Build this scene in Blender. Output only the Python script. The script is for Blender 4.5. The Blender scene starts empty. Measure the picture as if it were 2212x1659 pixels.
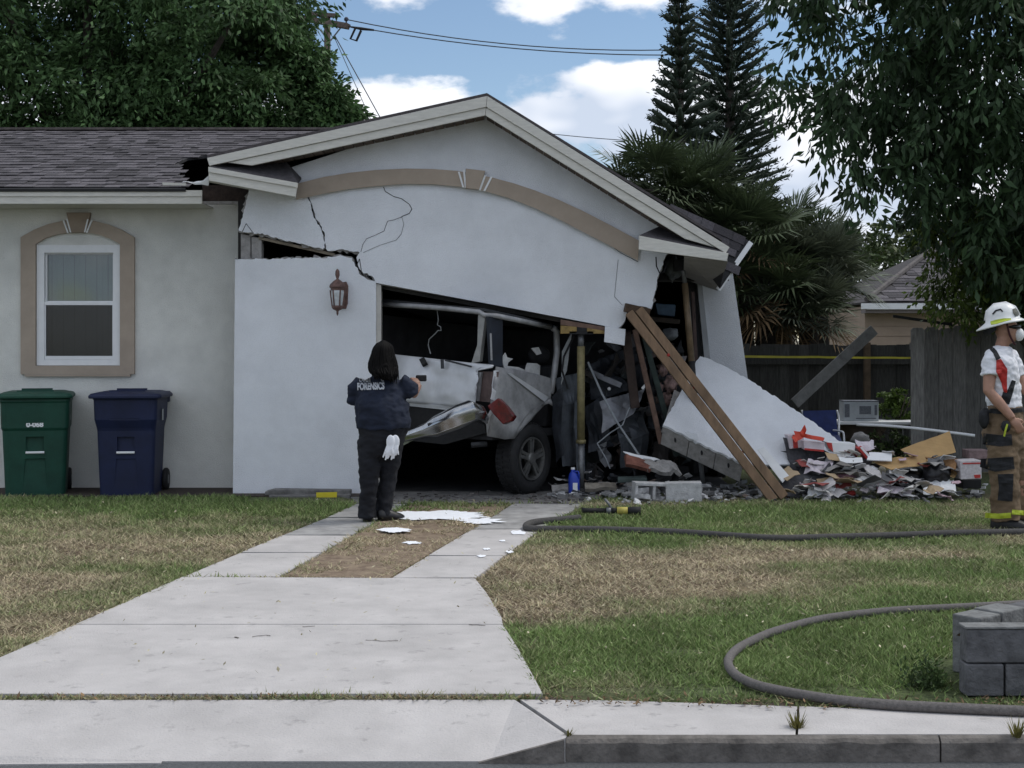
import bpy, bmesh, math, random
import numpy as np
from mathutils import Vector, Matrix, noise as mnoise

random.seed(7)
rng = np.random.default_rng(11)
SC = bpy.context.scene
COL = SC.collection

# ------------------------------------------------------------------ camera, sky, sun
F, CX, HY, H = 3000.0, 1106.0, 740.0, 1.64      # focal length in pixels of a 2212 wide picture, principal x, horizon y, eye height
W0, H0 = 2212.0, 1659.0
cam_d = bpy.data.cameras.new("camera"); cam = bpy.data.objects.new("camera", cam_d); COL.objects.link(cam)
cam.location = (0, 0, H); cam.rotation_euler = (math.radians(90), 0, 0)
cam_d.sensor_width = 36.0; cam_d.lens = F / W0 * 36.0
cam_d.shift_y = -(H0 / 2 - HY) / W0
cam_d.clip_end = 2000
SC.camera = cam

SUN_EL, SUN_AZ = math.radians(54), math.radians(76)   # high at the right, just behind the line of the front wall
world = bpy.data.worlds.new("World"); SC.world = world; world.use_nodes = True

def build_world():
    nt = world.node_tree; N = nt.nodes; L = nt.links
    for n in list(N): N.remove(n)
    out = N.new('ShaderNodeOutputWorld'); bg = N.new('ShaderNodeBackground')
    sky = N.new('ShaderNodeTexSky'); sky.sky_type = 'NISHITA'; sky.sun_disc = False
    sky.sun_elevation = SUN_EL; sky.sun_rotation = SUN_AZ; sky.air_density = 1.0; sky.dust_density = 0.3; sky.ozone_density = 2.0
    tc = N.new('ShaderNodeTexCoord'); sep = N.new('ShaderNodeSeparateXYZ'); L.new(tc.outputs['Generated'], sep.inputs[0])
    def noise(offset, scale, detail, rough, vec_scale=(1, 1, 2.0)):
        m = N.new('ShaderNodeMapping'); m.inputs['Scale'].default_value = vec_scale; m.inputs['Location'].default_value = offset
        L.new(tc.outputs['Generated'], m.inputs[0])
        n = N.new('ShaderNodeTexNoise'); n.inputs['Scale'].default_value = scale; n.inputs['Detail'].default_value = detail
        n.inputs['Roughness'].default_value = rough; L.new(m.outputs[0], n.inputs['Vector']); return n.outputs['Fac']
    def math_(op, a, b=None, c=None, clamp=False):
        m = N.new('ShaderNodeMath'); m.operation = op; m.use_clamp = clamp
        for i, v in enumerate((a, b, c)):
            if v is None: continue
            if isinstance(v, (int, float)): m.inputs[i].default_value = v
            else: L.new(v, m.inputs[i])
        return m.outputs[0]
    OFF = (9.2, 0.7, 3.1)
    n1 = noise(OFF, 7.0, 7, 0.56); n2 = noise((OFF[0], OFF[1], OFF[2] + 0.06), 7.0, 3, 0.5)
    n1b = noise(OFF, 7.0, 3, 0.5)
    ramp = N.new('ShaderNodeValToRGB'); L.new(sep.outputs['Z'], ramp.inputs[0])
    cr = ramp.color_ramp; cr.interpolation = 'EASE'
    stops = [(0.0, .62), (0.10, .68), (0.158, .66), (0.185, .53), (0.203, .38), (0.24, .46), (0.32, .56), (1.0, .66)]
    while len(cr.elements) < len(stops): cr.elements.new(0.5)
    for e, (p, v) in zip(cr.elements, stops): e.position = p; e.color = (v, v, v, 1)
    s = math_('ADD', n1, ramp.outputs[0]); s = math_('SUBTRACT', s, 1.0)
    mask = math_('MULTIPLY', s, 12.0, clamp=True)
    mr = N.new('ShaderNodeMapRange'); mr.interpolation_type = 'SMOOTHSTEP'; L.new(mask, mr.inputs[0]); mask = mr.outputs[0]
    lit = math_('SUBTRACT', n1b, n2); lit = math_('MULTIPLY_ADD', lit, 5.5, 0.55, clamp=True)
    mixc = N.new('ShaderNodeMix'); mixc.data_type = 'RGBA'; L.new(lit, mixc.inputs['Factor'])
    mixc.inputs['A'].default_value = (5.2, 5.9, 7.1, 1); mixc.inputs['B'].default_value = (8.8, 9.0, 9.5, 1)
    mx = N.new('ShaderNodeMix'); mx.data_type = 'RGBA'; L.new(mask, mx.inputs['Factor'])
    L.new(sky.outputs[0], mx.inputs['A']); L.new(mixc.outputs['Result'], mx.inputs['B'])
    L.new(mx.outputs['Result'], bg.inputs['Color']); bg.inputs['Strength'].default_value = 0.08
    L.new(bg.outputs[0], out.inputs['Surface'])
build_world()

sun_d = bpy.data.lights.new("sun", 'SUN'); sun_d.energy = 1.2; sun_d.angle = math.radians(18); sun_d.color = (1.0, 0.96, 0.89)
sun = bpy.data.objects.new("sun", sun_d); COL.objects.link(sun); sun.location = (6, 40, 40)
_d = Vector((math.sin(SUN_AZ) * math.cos(SUN_EL), math.cos(SUN_AZ) * math.cos(SUN_EL), math.sin(SUN_EL)))
sun.rotation_euler = _d.to_track_quat('Z', 'Y').to_euler()
SC.view_settings.view_transform = 'Standard'; SC.view_settings.look = 'None'
SC.view_settings.exposure = 0.62; SC.view_settings.gamma = 1.0
SC.cycles.max_bounces = 6; SC.cycles.diffuse_bounces = 3; SC.cycles.glossy_bounces = 2; SC.cycles.transmission_bounces = 3; SC.cycles.transparent_max_bounces = 8

# ------------------------------------------------------------------ helpers
def P(x, y, Y): return Vector(((x - CX) * Y / F, Y, H - (y - HY) * Y / F))
def G(x, y, z=0.0): return P(x, y, (H - z) * F / (y - HY))
def RP(x, y, pt, n):
    d = Vector(((x - CX) / F, 1.0, -(y - HY) / F)); o = Vector((0, 0, H))
    return o + d * ((pt - o).dot(n) / d.dot(n))
def PX(p): return (CX + F * p[0] / p[1], HY + F * (H - p[2]) / p[1])
def inpoly(x, y, poly):
    c = False; j = len(poly) - 1
    for i in range(len(poly)):
        (xi, yi), (xj, yj) = poly[i][:2], poly[j][:2]
        if (yi > y) != (yj > y) and x < (xj - xi) * (y - yi) / (yj - yi) + xi: c = not c
        j = i
    return c
def inpoly_np(x, y, poly):
    c = np.zeros(x.shape, bool); j = len(poly) - 1
    for i in range(len(poly)):
        (xi, yi), (xj, yj) = poly[i][:2], poly[j][:2]
        if yi != yj:
            c ^= ((yi > y) != (yj > y)) & (x < (xj - xi) * (y - yi) / (yj - yi) + xi)
        j = i
    return c

def _hash(ix, iy, s):
    h = np.sin(ix * 127.1 + iy * 311.7 + s * 74.7) * 43758.5453
    return h - np.floor(h)
def vnoise(x, y, s=0):
    ix, iy = np.floor(x), np.floor(y); fx, fy = x - ix, y - iy
    fx = fx * fx * (3 - 2 * fx); fy = fy * fy * (3 - 2 * fy)
    a, b = _hash(ix, iy, s), _hash(ix + 1, iy, s); c, d = _hash(ix, iy + 1, s), _hash(ix + 1, iy + 1, s)
    return (a * (1 - fx) + b * fx) * (1 - fy) + (c * (1 - fx) + d * fx) * fy
def fbm(x, y, s=0, o=4):
    r = 0; a = .5; t = 0
    for i in range(o):
        r = r + a * vnoise(x * 2 ** i, y * 2 ** i, s + i); t += a; a *= .55
    return r / t

MATS = {}
def mat(name, col, rough=.7, var=.12, scale=6.0, bump=0.0, bscale=70.0, metal=0.0, spec=.4, col2=None, stain=0.0, rand=0.0, island=0.0, transl=0.0, stretch=None, grit=0.0, spots=0.0):
    if name in MATS: return MATS[name]
    m = bpy.data.materials.new(name); m.use_nodes = True; MATS[name] = m
    nt = m.node_tree; N = nt.nodes; L = nt.links; b = N['Principled BSDF']; out = N['Material Output']
    b.inputs['Roughness'].default_value = rough; b.inputs['Metallic'].default_value = metal; b.inputs['Specular IOR Level'].default_value = spec
    geo = N.new('ShaderNodeNewGeometry'); vec = geo.outputs['Position']
    if stretch:
        mp = N.new('ShaderNodeMapping'); mp.inputs['Scale'].default_value = stretch; L.new(vec, mp.inputs[0]); vec = mp.outputs[0]
    def mixrgb(fac, A, B, blend='MIX'):
        x = N.new('ShaderNodeMix'); x.data_type = 'RGBA'; x.blend_type = blend
        for k, v in (('Factor', fac), ('A', A), ('B', B)):
            if hasattr(v, 'is_linked'): L.new(v, x.inputs[k])
            elif k == 'Factor': x.inputs[k].default_value = v
            else: x.inputs[k].default_value = (*v, 1)
        return x.outputs['Result']
    n = N.new('ShaderNodeTexNoise'); n.inputs['Scale'].default_value = scale; n.inputs['Detail'].default_value = 3; n.inputs['Roughness'].default_value = .65
    L.new(vec, n.inputs['Vector'])
    mr = N.new('ShaderNodeMapRange'); mr.inputs[1].default_value = .3; mr.inputs[2].default_value = .7; L.new(n.outputs['Fac'], mr.inputs[0])
    c2 = col2 if col2 else tuple(min(1, c * (1 + var)) for c in col)
    c1 = col if col2 else tuple(c * (1 - var) for c in col)
    c = mixrgb(mr.outputs[0], c1, c2)
    if stain > 0:
        n2 = N.new('ShaderNodeTexNoise'); n2.inputs['Scale'].default_value = .9; n2.inputs['Detail'].default_value = 4; n2.inputs['Roughness'].default_value = .7
        L.new(vec, n2.inputs['Vector'])
        m2 = N.new('ShaderNodeMapRange'); m2.inputs[1].default_value = .45; m2.inputs[2].default_value = .75; m2.inputs[4].default_value = stain; L.new(n2.outputs['Fac'], m2.inputs[0])
        c = mixrgb(m2.outputs[0], c, tuple(x * .45 for x in col))
    if grit > 0:      # fine speckle of a sprayed or trowelled surface
        n4 = N.new('ShaderNodeTexNoise'); n4.inputs['Scale'].default_value = 95; n4.inputs['Detail'].default_value = 2; L.new(vec, n4.inputs['Vector'])
        m4 = N.new('ShaderNodeMapRange'); m4.inputs[1].default_value = .35; m4.inputs[2].default_value = .65; m4.inputs[4].default_value = grit; L.new(n4.outputs['Fac'], m4.inputs[0])
        c = mixrgb(m4.outputs[0], c, tuple(x * .6 for x in col))
    if spots > 0:     # dark drips and spots
        n5 = N.new('ShaderNodeTexNoise'); n5.inputs['Scale'].default_value = 7; n5.inputs['Detail'].default_value = 3; n5.inputs['Roughness'].default_value = .7; L.new(vec, n5.inputs['Vector'])
        m5 = N.new('ShaderNodeMapRange'); m5.inputs[1].default_value = .61; m5.inputs[2].default_value = .70; m5.inputs[4].default_value = spots; L.new(n5.outputs['Fac'], m5.inputs[0])
        c = mixrgb(m5.outputs[0], c, tuple(x * .35 for x in col))
    if rand > 0 or island > 0:
        if rand > 0: src = N.new('ShaderNodeObjectInfo').outputs['Random']; amt = rand
        else: src = geo.outputs['Random Per Island']; amt = island
        m3 = N.new('ShaderNodeMapRange'); m3.inputs[3].default_value = 1 - amt; m3.inputs[4].default_value = 1 + amt; L.new(src, m3.inputs[0])
        comb = N.new('ShaderNodeCombineColor')
        for i in range(3): L.new(m3.outputs[0], comb.inputs[i])
        c = mixrgb(1.0, c, comb.outputs[0], 'MULTIPLY')
    L.new(c, b.inputs['Base Color'])
    if bump > 0:
        nb = N.new('ShaderNodeTexNoise'); nb.inputs['Scale'].default_value = bscale; nb.inputs['Detail'].default_value = 2; L.new(vec, nb.inputs['Vector'])
        bp = N.new('ShaderNodeBump'); bp.inputs['Strength'].default_value = bump; bp.inputs['Distance'].default_value = .01
        L.new(nb.outputs['Fac'], bp.inputs['Height']); L.new(bp.outputs[0], b.inputs['Normal'])
    if transl > 0:
        tr = N.new('ShaderNodeBsdfTranslucent'); L.new(c, tr.inputs['Color'])
        ms = N.new('ShaderNodeMixShader'); ms.inputs[0].default_value = transl
        L.new(b.outputs[0], ms.inputs[1]); L.new(tr.outputs[0], ms.inputs[2]); L.new(ms.outputs[0], out.inputs['Surface'])
    return m

def attr_mat(name, attr, c0, c1, rough=.8, bump=0.0, bscale=60, island=.25, transl=0.0, scale=30, var=.25):
    """colour runs from c0 to c1 along a float attribute stored on the mesh"""
    m = bpy.data.materials.new(name); m.use_nodes = True; MATS[name] = m
    nt = m.node_tree; N = nt.nodes; L = nt.links; b = N['Principled BSDF']; out = N['Material Output']
    b.inputs['Roughness'].default_value = rough; b.inputs['Specular IOR Level'].default_value = .2
    a = N.new('ShaderNodeAttribute'); a.attribute_name = attr
    mx = N.new('ShaderNodeMix'); mx.data_type = 'RGBA'; L.new(a.outputs['Fac'], mx.inputs['Factor'])
    mx.inputs['A'].default_value = (*c0, 1); mx.inputs['B'].default_value = (*c1, 1)
    geo = N.new('ShaderNodeNewGeometry'); n = N.new('ShaderNodeTexNoise'); n.inputs['Scale'].default_value = scale; n.inputs['Detail'].default_value = 3
    L.new(geo.outputs['Position'], n.inputs['Vector'])
    ad = N.new('ShaderNodeMath'); ad.operation = 'ADD'
    m1 = N.new('ShaderNodeMapRange'); m1.inputs[1].default_value = .3; m1.inputs[2].default_value = .7; m1.inputs[3].default_value = -var; m1.inputs[4].default_value = var; L.new(n.outputs['Fac'], m1.inputs[0])
    m2 = N.new('ShaderNodeMapRange'); m2.inputs[3].default_value = 1 - island; m2.inputs[4].default_value = 1 + island; L.new(geo.outputs['Random Per Island'], m2.inputs[0])
    if island > 0: L.new(m2.outputs[0], ad.inputs[0])
    else: ad.inputs[0].default_value = 1.0
    L.new(m1.outputs[0], ad.inputs[1])
    comb = N.new('ShaderNodeCombineColor')
    for i in range(3): L.new(ad.outputs[0], comb.inputs[i])
    mm = N.new('ShaderNodeMix'); mm.data_type = 'RGBA'; mm.blend_type = 'MULTIPLY'; mm.inputs['Factor'].default_value = 1
    L.new(mx.outputs['Result'], mm.inputs['A']); L.new(comb.outputs[0], mm.inputs['B']); c = mm.outputs['Result']
    L.new(c, b.inputs['Base Color'])
    if bump > 0:
        nb = N.new('ShaderNodeTexNoise'); nb.inputs['Scale'].default_value = bscale; nb.inputs['Detail'].default_value = 6; L.new(geo.outputs['Position'], nb.inputs['Vector'])
        bp = N.new('ShaderNodeBump'); bp.inputs['Strength'].default_value = bump; bp.inputs['Distance'].default_value = .03
        L.new(nb.outputs['Fac'], bp.inputs['Height']); L.new(bp.outputs[0], b.inputs['Normal'])
    if transl > 0:
        tr = N.new('ShaderNodeBsdfTranslucent'); L.new(c, tr.inputs['Color'])
        ms = N.new('ShaderNodeMixShader'); ms.inputs[0].default_value = transl
        L.new(b.outputs[0], ms.inputs[1]); L.new(tr.outputs[0], ms.inputs[2]); L.new(ms.outputs[0], out.inputs['Surface'])
    return m

def glass_mat(name, tint=(.8, .85, .85), refl=.12, rough=.03, clear=.8):
    if name in MATS: return MATS[name]
    m = bpy.data.materials.new(name); m.use_nodes = True; MATS[name] = m
    nt = m.node_tree; N = nt.nodes; L = nt.links; out = N['Material Output']; N.remove(N['Principled BSDF'])
    t = N.new('ShaderNodeBsdfTransparent'); t.inputs[0].default_value = (*[c * clear for c in tint], 1)
    g = N.new('ShaderNodeBsdfGlossy'); g.inputs['Roughness'].default_value = rough
    ms = N.new('ShaderNodeMixShader'); ms.inputs[0].default_value = refl
    L.new(t.outputs[0], ms.inputs[1]); L.new(g.outputs[0], ms.inputs[2]); L.new(ms.outputs[0], out.inputs['Surface'])
    return m

def ragged(pts, zone, step=5.0, amp=1.6, seed=1):
    """break the polygon edges that lie in the zone into an uneven line"""
    r = random.Random(seed); out = []
    for (x0, y0), (x1, y1) in zip(pts, pts[1:] + pts[:1]):
        out.append((x0, y0)); l = math.hypot(x1 - x0, y1 - y0)
        if zone(x0, y0) and zone(x1, y1) and l > step * 1.5:
            n = int(l / step)
            for k in range(1, n): out.append((x0 + (x1 - x0) * k / n + r.gauss(0, amp), y0 + (y1 - y0) * k / n + r.gauss(0, amp)))
    return out
def palette_mat(name, cols, rough=.7):
    """each loose piece of a mesh takes one colour of the list"""
    m = bpy.data.materials.new(name); m.use_nodes = True; N = m.node_tree.nodes; L = m.node_tree.links; b = N['Principled BSDF']; b.inputs['Roughness'].default_value = rough
    geo = N.new('ShaderNodeNewGeometry'); rp = N.new('ShaderNodeValToRGB'); rp.color_ramp.interpolation = 'CONSTANT'; L.new(geo.outputs['Random Per Island'], rp.inputs[0])
    e = rp.color_ramp.elements
    while len(e) < len(cols): e.new(.5)
    for i, c in enumerate(cols): e[i].position = i / len(cols); e[i].color = (*c, 1)
    L.new(rp.outputs[0], b.inputs['Base Color']); MATS[name] = m; return m

LOC = {}
def thing(name, label, cat, loc=(0, 0, 0), group=None, rotz=0.0):
    o = bpy.data.objects.new(name, None); COL.objects.link(o); o.empty_display_size = .2
    o.location = loc; o.rotation_euler = (0, 0, rotz); LOC[o] = Matrix.Translation(Vector(loc)) @ Matrix.Rotation(rotz, 4, 'Z')
    tag(o, label, cat, group); return o
def tag(o, label=None, cat=None, group=None, kind=None):
    if label: o['label'] = label
    if cat: o['category'] = cat
    if group: o['group'] = group
    if kind: o['kind'] = kind
    return o
def attach(o, parent, local=False):
    if parent is None: return o
    o.parent = parent
    if not local and parent in LOC: o.matrix_parent_inverse = LOC[parent].inverted()
    return o
def fastmesh(name, verts, faces):
    verts = np.asarray(verts, np.float32); faces = np.asarray(faces, np.int32); me = bpy.data.meshes.new(name)
    me.vertices.add(len(verts)); me.vertices.foreach_set('co', verts.ravel())
    k = faces.shape[1]; me.loops.add(faces.size); me.loops.foreach_set('vertex_index', faces.ravel())
    me.polygons.add(len(faces)); me.polygons.foreach_set('loop_start', np.arange(0, faces.size, k, dtype=np.int32))
    me.polygons.foreach_set('loop_total', np.full(len(faces), k, np.int32)); me.update(calc_edges=True); return me
def add_obj(name, me, m=None, parent=None, smooth=False, local=False):
    if m is not None:
        for x in (m if isinstance(m, (list, tuple)) else [m]): me.materials.append(x)
    if smooth: me.polygons.foreach_set('use_smooth', [True] * len(me.polygons))
    o = bpy.data.objects.new(name, me); COL.objects.link(o); attach(o, parent, local); return o
def bevel(o, w=.006, seg=2):
    b = o.modifiers.new('bevel', 'BEVEL'); b.width = w; b.segments = seg; b.limit_method = 'ANGLE'; b.angle_limit = math.radians(35); return o

class MB:
    def __init__(s): s.v = []; s.f = []
    def prism(s, pts, vec):
        pts = [Vector(p) for p in pts]; n = len(pts); b = len(s.v); vec = Vector(vec)
        s.v += pts + [p + vec for p in pts]
        s.f.append(tuple(range(b, b + n))); s.f.append(tuple(range(b + 2 * n - 1, b + n - 1, -1)))
        for i in range(n):
            j = (i + 1) % n; s.f.append((b + i, b + n + i, b + n + j, b + j))
        return s
    def pxprism(s, pts, Y, t): return s.prism([P(x, y, Y) for x, y in pts], (0, t, 0))
    def box(s, lo, hi):
        x0, y0, z0 = lo; x1, y1, z1 = hi
        return s.prism([(x0, y0, z0), (x1, y0, z0), (x1, y1, z0), (x0, y1, z0)], (0, 0, z1 - z0))
    def beam(s, a, b, w, h, side=None):
        a, b = Vector(a), Vector(b); d = (b - a).normalized()
        sd = Vector(side) if side else Vector((0, 1, 0))
        u = (sd - d * sd.dot(d)).normalized() * (w / 2); v = d.cross(u).normalized() * (h / 2)
        return s.prism([a + u + v, a - u + v, a - u - v, a + u - v], b - a)
    def tube(s, pts, r, n=8, cap=True):
        pts = [Vector(p) for p in pts]; rs = r if isinstance(r, (list, tuple)) else [r] * len(pts); b = len(s.v); u = None
        for i, p in enumerate(pts):
            d = (pts[min(i + 1, len(pts) - 1)] - pts[max(i - 1, 0)]).normalized()
            if u is None:
                u = d.orthogonal().normalized()
            u = (u - d * u.dot(d)); u = u.normalized() if u.length > 1e-6 else d.orthogonal().normalized()
            w = d.cross(u)
            for k in range(n):
                a = 2 * math.pi * k / n; s.v.append(p + (u * math.cos(a) + w * math.sin(a)) * rs[i])
        for i in range(len(pts) - 1):
            for k in range(n):
                k2 = (k + 1) % n; s.f.append((b + i * n + k, b + i * n + k2, b + (i + 1) * n + k2, b + (i + 1) * n + k))
        if cap:
            s.f.append(tuple(b + k for k in reversed(range(n)))); e = b + (len(pts) - 1) * n; s.f.append(tuple(e + k for k in range(n)))
        return s
    def rings(s, rings, cap=True):
        """rings of equal length lofted into a closed skin"""
        b = len(s.v); n = len(rings[0])
        for r in rings: s.v += [Vector(p) for p in r]
        for i in range(len(rings) - 1):
            for k in range(n):
                k2 = (k + 1) % n; s.f.append((b + i * n + k, b + i * n + k2, b + (i + 1) * n + k2, b + (i + 1) * n + k))
        if cap: s.f.append(tuple(b + k for k in reversed(range(n)))); e = b + (len(rings) - 1) * n; s.f.append(tuple(e + k for k in range(n)))
        return s
    def lathe(s, c, prof, n=16, axis='Z', M=None, cap=True):
        rs = []
        for r, z in prof:
            ring = []
            for k in range(n):
                a = 2 * math.pi * k / n; p = Vector((r * math.cos(a), r * math.sin(a), z))
                if M is not None: p = M @ p
                ring.append(Vector(c) + p)
            rs.append(ring)
        return s.rings(rs, cap)
    def ell(s, c, r, nu=14, nv=9, M=None):
        prof = [(max(.02, math.sin(math.pi * i / nv)), -math.cos(math.pi * i / nv)) for i in range(nv + 1)]
        S = Matrix.Diagonal(Vector(r)); S = (M @ S) if M is not None else S
        return s.lathe(c, prof, nu, M=S)
    def mesh(s, name):
        me = bpy.data.meshes.new(name); me.from_pydata([tuple(v) for v in s.v], [], s.f); bm = bmesh.new(); bm.from_mesh(me)
        bmesh.ops.recalc_face_normals(bm, faces=bm.faces); bm.to_mesh(me); bm.free(); me.update(); return me
    def build(s, name, m=None, parent=None, smooth=False, local=False, bev=0):
        o = add_obj(name, s.mesh(name), m, parent, smooth, local)
        if bev: bevel(o, bev)
        return o

def struct(o): o['kind'] = 'structure'; return o
def solid(o, t, off=-1):
    m = o.modifiers.new('solid', 'SOLIDIFY'); m.thickness = t; m.offset = off; return o
def sheet_mesh(corners, nu, nv, amp, seed, freq=3.0):
    """four corners (world points) filled with a buckled grid"""
    a, b, c, d = [Vector(p) for p in corners]; vs = []; fs = []
    nrm = (b - a).cross(d - a).normalized()
    for j in range(nv + 1):
        for i in range(nu + 1):
            u, v = i / nu, j / nv; p = (a * (1 - u) + b * u) * (1 - v) + (d * (1 - u) + c * u) * v
            k = mnoise.fractal(Vector((p.x * freq + seed, p.y * freq, p.z * freq + seed * 2)), 1.0, 2.0, 3)
            k2 = mnoise.noise(Vector((p.z * freq + seed, p.x * freq, seed)))
            edge = (a - b).normalized() * k2 * amp * .6 + (d - a).normalized() * k * amp * .5
            vs.append(p + nrm * k * amp + edge)
    for j in range(nv):
        for i in range(nu):
            q = j * (nu + 1) + i; fs.append((q, q + 1, q + nu + 2, q + nu + 1))
    return vs, fs
def sheet(name, corners, m, parent=None, nu=6, nv=5, amp=.03, seed=0, t=.008, smooth=False, freq=3.0):
    vs, fs = sheet_mesh([P(*c) for c in corners] if len(corners[0]) == 3 and not isinstance(corners[0], Vector) else corners, nu, nv, amp, seed, freq)
    me = bpy.data.meshes.new(name); me.from_pydata([tuple(v) for v in vs], [], fs); me.update()
    return solid(add_obj(name, me, m, parent, smooth), t, 0)
def blob(name, c, r, m, parent=None, amp=.25, seed=0, freq=4.0, sub=3, smooth=True, flat=None):
    bm = bmesh.new(); bmesh.ops.create_icosphere(bm, subdivisions=sub, radius=1.0)
    for v in bm.verts:
        d = v.co.copy(); k = 1 + amp * mnoise.fractal(d * freq * .5 + Vector((seed, seed * 1.7, 0)), 1, 2, 4)
        p = Vector((d.x * r[0] * k, d.y * r[1] * k, d.z * r[2] * k)); v.co = p + Vector(c)
        if flat is not None: v.co.z = max(v.co.z, flat)
    me = bpy.data.meshes.new(name); bm.to_mesh(me); bm.free(); return add_obj(name, me, m, parent, smooth)
def text_obj(name, body, size, m, parent, M, extrude=.001, sx=1.0, bold=0.0):
    cu = bpy.data.curves.new(name, 'FONT'); cu.body = body; cu.size = size; cu.extrude = extrude; cu.offset = bold; cu.align_x = 'CENTER'; cu.align_y = 'CENTER'
    t = bpy.data.objects.new(name, cu); COL.objects.link(t); dg = bpy.context.evaluated_depsgraph_get()
    me = bpy.data.meshes.new_from_object(t.evaluated_get(dg)); bpy.data.objects.remove(t); bpy.data.curves.remove(cu)
    me.transform(M @ Matrix.Diagonal((sx, 1, 1, 1))); me.name = name
    me.materials.clear(); return add_obj(name, me, m, parent)
FACE_CAM = Matrix.Rotation(math.radians(90), 4, 'X')      # lettering that stands up and faces -Y

def baked(o, keep_name=None):
    """evaluate modifiers once and keep the result as plain mesh"""
    dg = bpy.context.evaluated_depsgraph_get(); me = bpy.data.meshes.new_from_object(o.evaluated_get(dg)); o.modifiers.clear(); old = o.data; o.data = me; bpy.data.meshes.remove(old); return o
# ------------------------------------------------------------------ materials used in many places
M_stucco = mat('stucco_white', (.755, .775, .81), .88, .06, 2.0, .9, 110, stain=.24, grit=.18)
M_stucco_old = mat('stucco_cream', (.73, .73, .69), .9, .10, 1.3, .9, 110, stain=.40, grit=.2)
M_trimtan = mat('trim_tan', (.37, .305, .245), .8, .08, 5, .3, 140)
M_fascia = mat('fascia_cream', (.58, .565, .515), .6, .10, 7, .12, 60, stretch=(1, 1, 6))
M_block = mat('concrete_block', (.27, .26, .25), .95, .25, 14, .7, 60)
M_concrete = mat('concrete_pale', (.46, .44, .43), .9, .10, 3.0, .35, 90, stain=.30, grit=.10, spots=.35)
M_concrete_d = mat('concrete_curb', (.145, .132, .12), .95, .45, 9, .6, 50, stain=.3)
M_white = mat('white_paint', (.74, .75, .76), .45, .04, 9)
M_timber = mat('timber_new', (.185, .118, .07), .75, .35, 10, .25, 60, stretch=(1, 1, .25), stain=.2)
M_timber_r = mat('timber_red', (.13, .08, .06), .8, .35, 12, .25, 60)
M_greywood = mat('fence_wood', (.165, .16, .15), .95, .35, 9, .5, 40, rand=.35, stretch=(6, 6, .7))
M_darkwood = mat('fence_wood_dark', (.042, .042, .04), .95, .35, 9, .5, 40, rand=.35, stretch=(6, 6, .7))
M_dark = mat('garage_dark', (.03, .028, .027), .9, .3, 6, .2, 30)  # near black: the unlit interior's darkness is put into the colour
M_black = mat('black_rubber', (.012, .012, .013), .75, .3, 20, .2, 60)
M_steel = mat('steel_grey', (.16, .165, .17), .5, .25, 14, .1, 60, metal=.5)
M_red = mat('red_plastic', (.42, .03, .02), .5, .2, 12)

# ------------------------------------------------------------------ ground, road, drive
def gp(pts): return [G(x, y) for x, y in pts]
SLAB = gp([(-330, 1504), (1172, 1504), (1150, 1462), (1118, 1404), (1083, 1338), (1050, 1284), (1026, 1254), (395, 1250), (200, 1337), (0, 1425)])
STRIP_L = gp([(395, 1249), (600, 1249), (700, 1193), (790, 1141), (850, 1106), (880, 1089), (770, 1089), (752, 1102), (650, 1142), (520, 1196)])
STRIP_R = gp([(845, 1253), (1026, 1253), (1090, 1202), (1150, 1157), (1230, 1108), (1262, 1089), (1112, 1089), (1040, 1133), (950, 1188)])
APRON = gp([(770, 1088.3), (1262, 1088.3), (1330, 1064), (1560, 1064), (1560, 1030), (700, 1030), (745, 1062)])
WALK = gp([(-900, 1512), (1172, 1511), (1349, 1514), (1803, 1530), (2212, 1546), (2700, 1560), (2700, 1597), (1222, 1594), (1100, 1596), (-900, 1596)])
HARD = [[(p.x, p.y) for p in q] for q in (SLAB, STRIP_L, STRIP_R, APRON, WALK)]
CURB_Y = 5.76

def dryness(x, y):
    n = fbm(x * .9 + 3, y * 1.5, 3, 4); n2 = fbm(x * 3.2, y * 4.5, 9, 3)
    base = .30 + 1.5 * (n - .5) + .7 * (n2 - .5)
    def bump(cx, cy, rx, ry, a): return a * np.exp(-(((x - cx) / rx) ** 2 + ((y - cy) / ry) ** 2))
    # scorched, trodden turf on both sides of the drive; green strips by the walk and by the house
    base = base + bump(-3.6, 10.3, 2.0, 1.5, .55) + bump(-3.0, 8.2, 1.6, 1.3, .35) + bump(-4.5, 12.0, 1.2, .5, .35)
    base = base + bump(.9, 9.6, 1.6, 1.15, .85) + bump(2.4, 10.7, 1.6, .5, .5) + bump(.25, 8.3, .55, .7, .7) + bump(3.5, 12.0, 1.4, .4, .45) + bump(-1.05, 10.1, .45, .7, 1.1) + bump(-.85, 11.3, .45, .8, 1.1) + bump(-.6, 12.6, .45, .8, 1.1)
    base = base - bump(1.4, 7.2, 1.7, .75, .9) - bump(3.2, 8.3, 1.5, 1.0, .55) - bump(-3.5, 13.9, 3.0, .9, .55) - bump(2.3, 13.0, 2.6, .75, .45)
    return np.clip(base, 0, 1)

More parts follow.
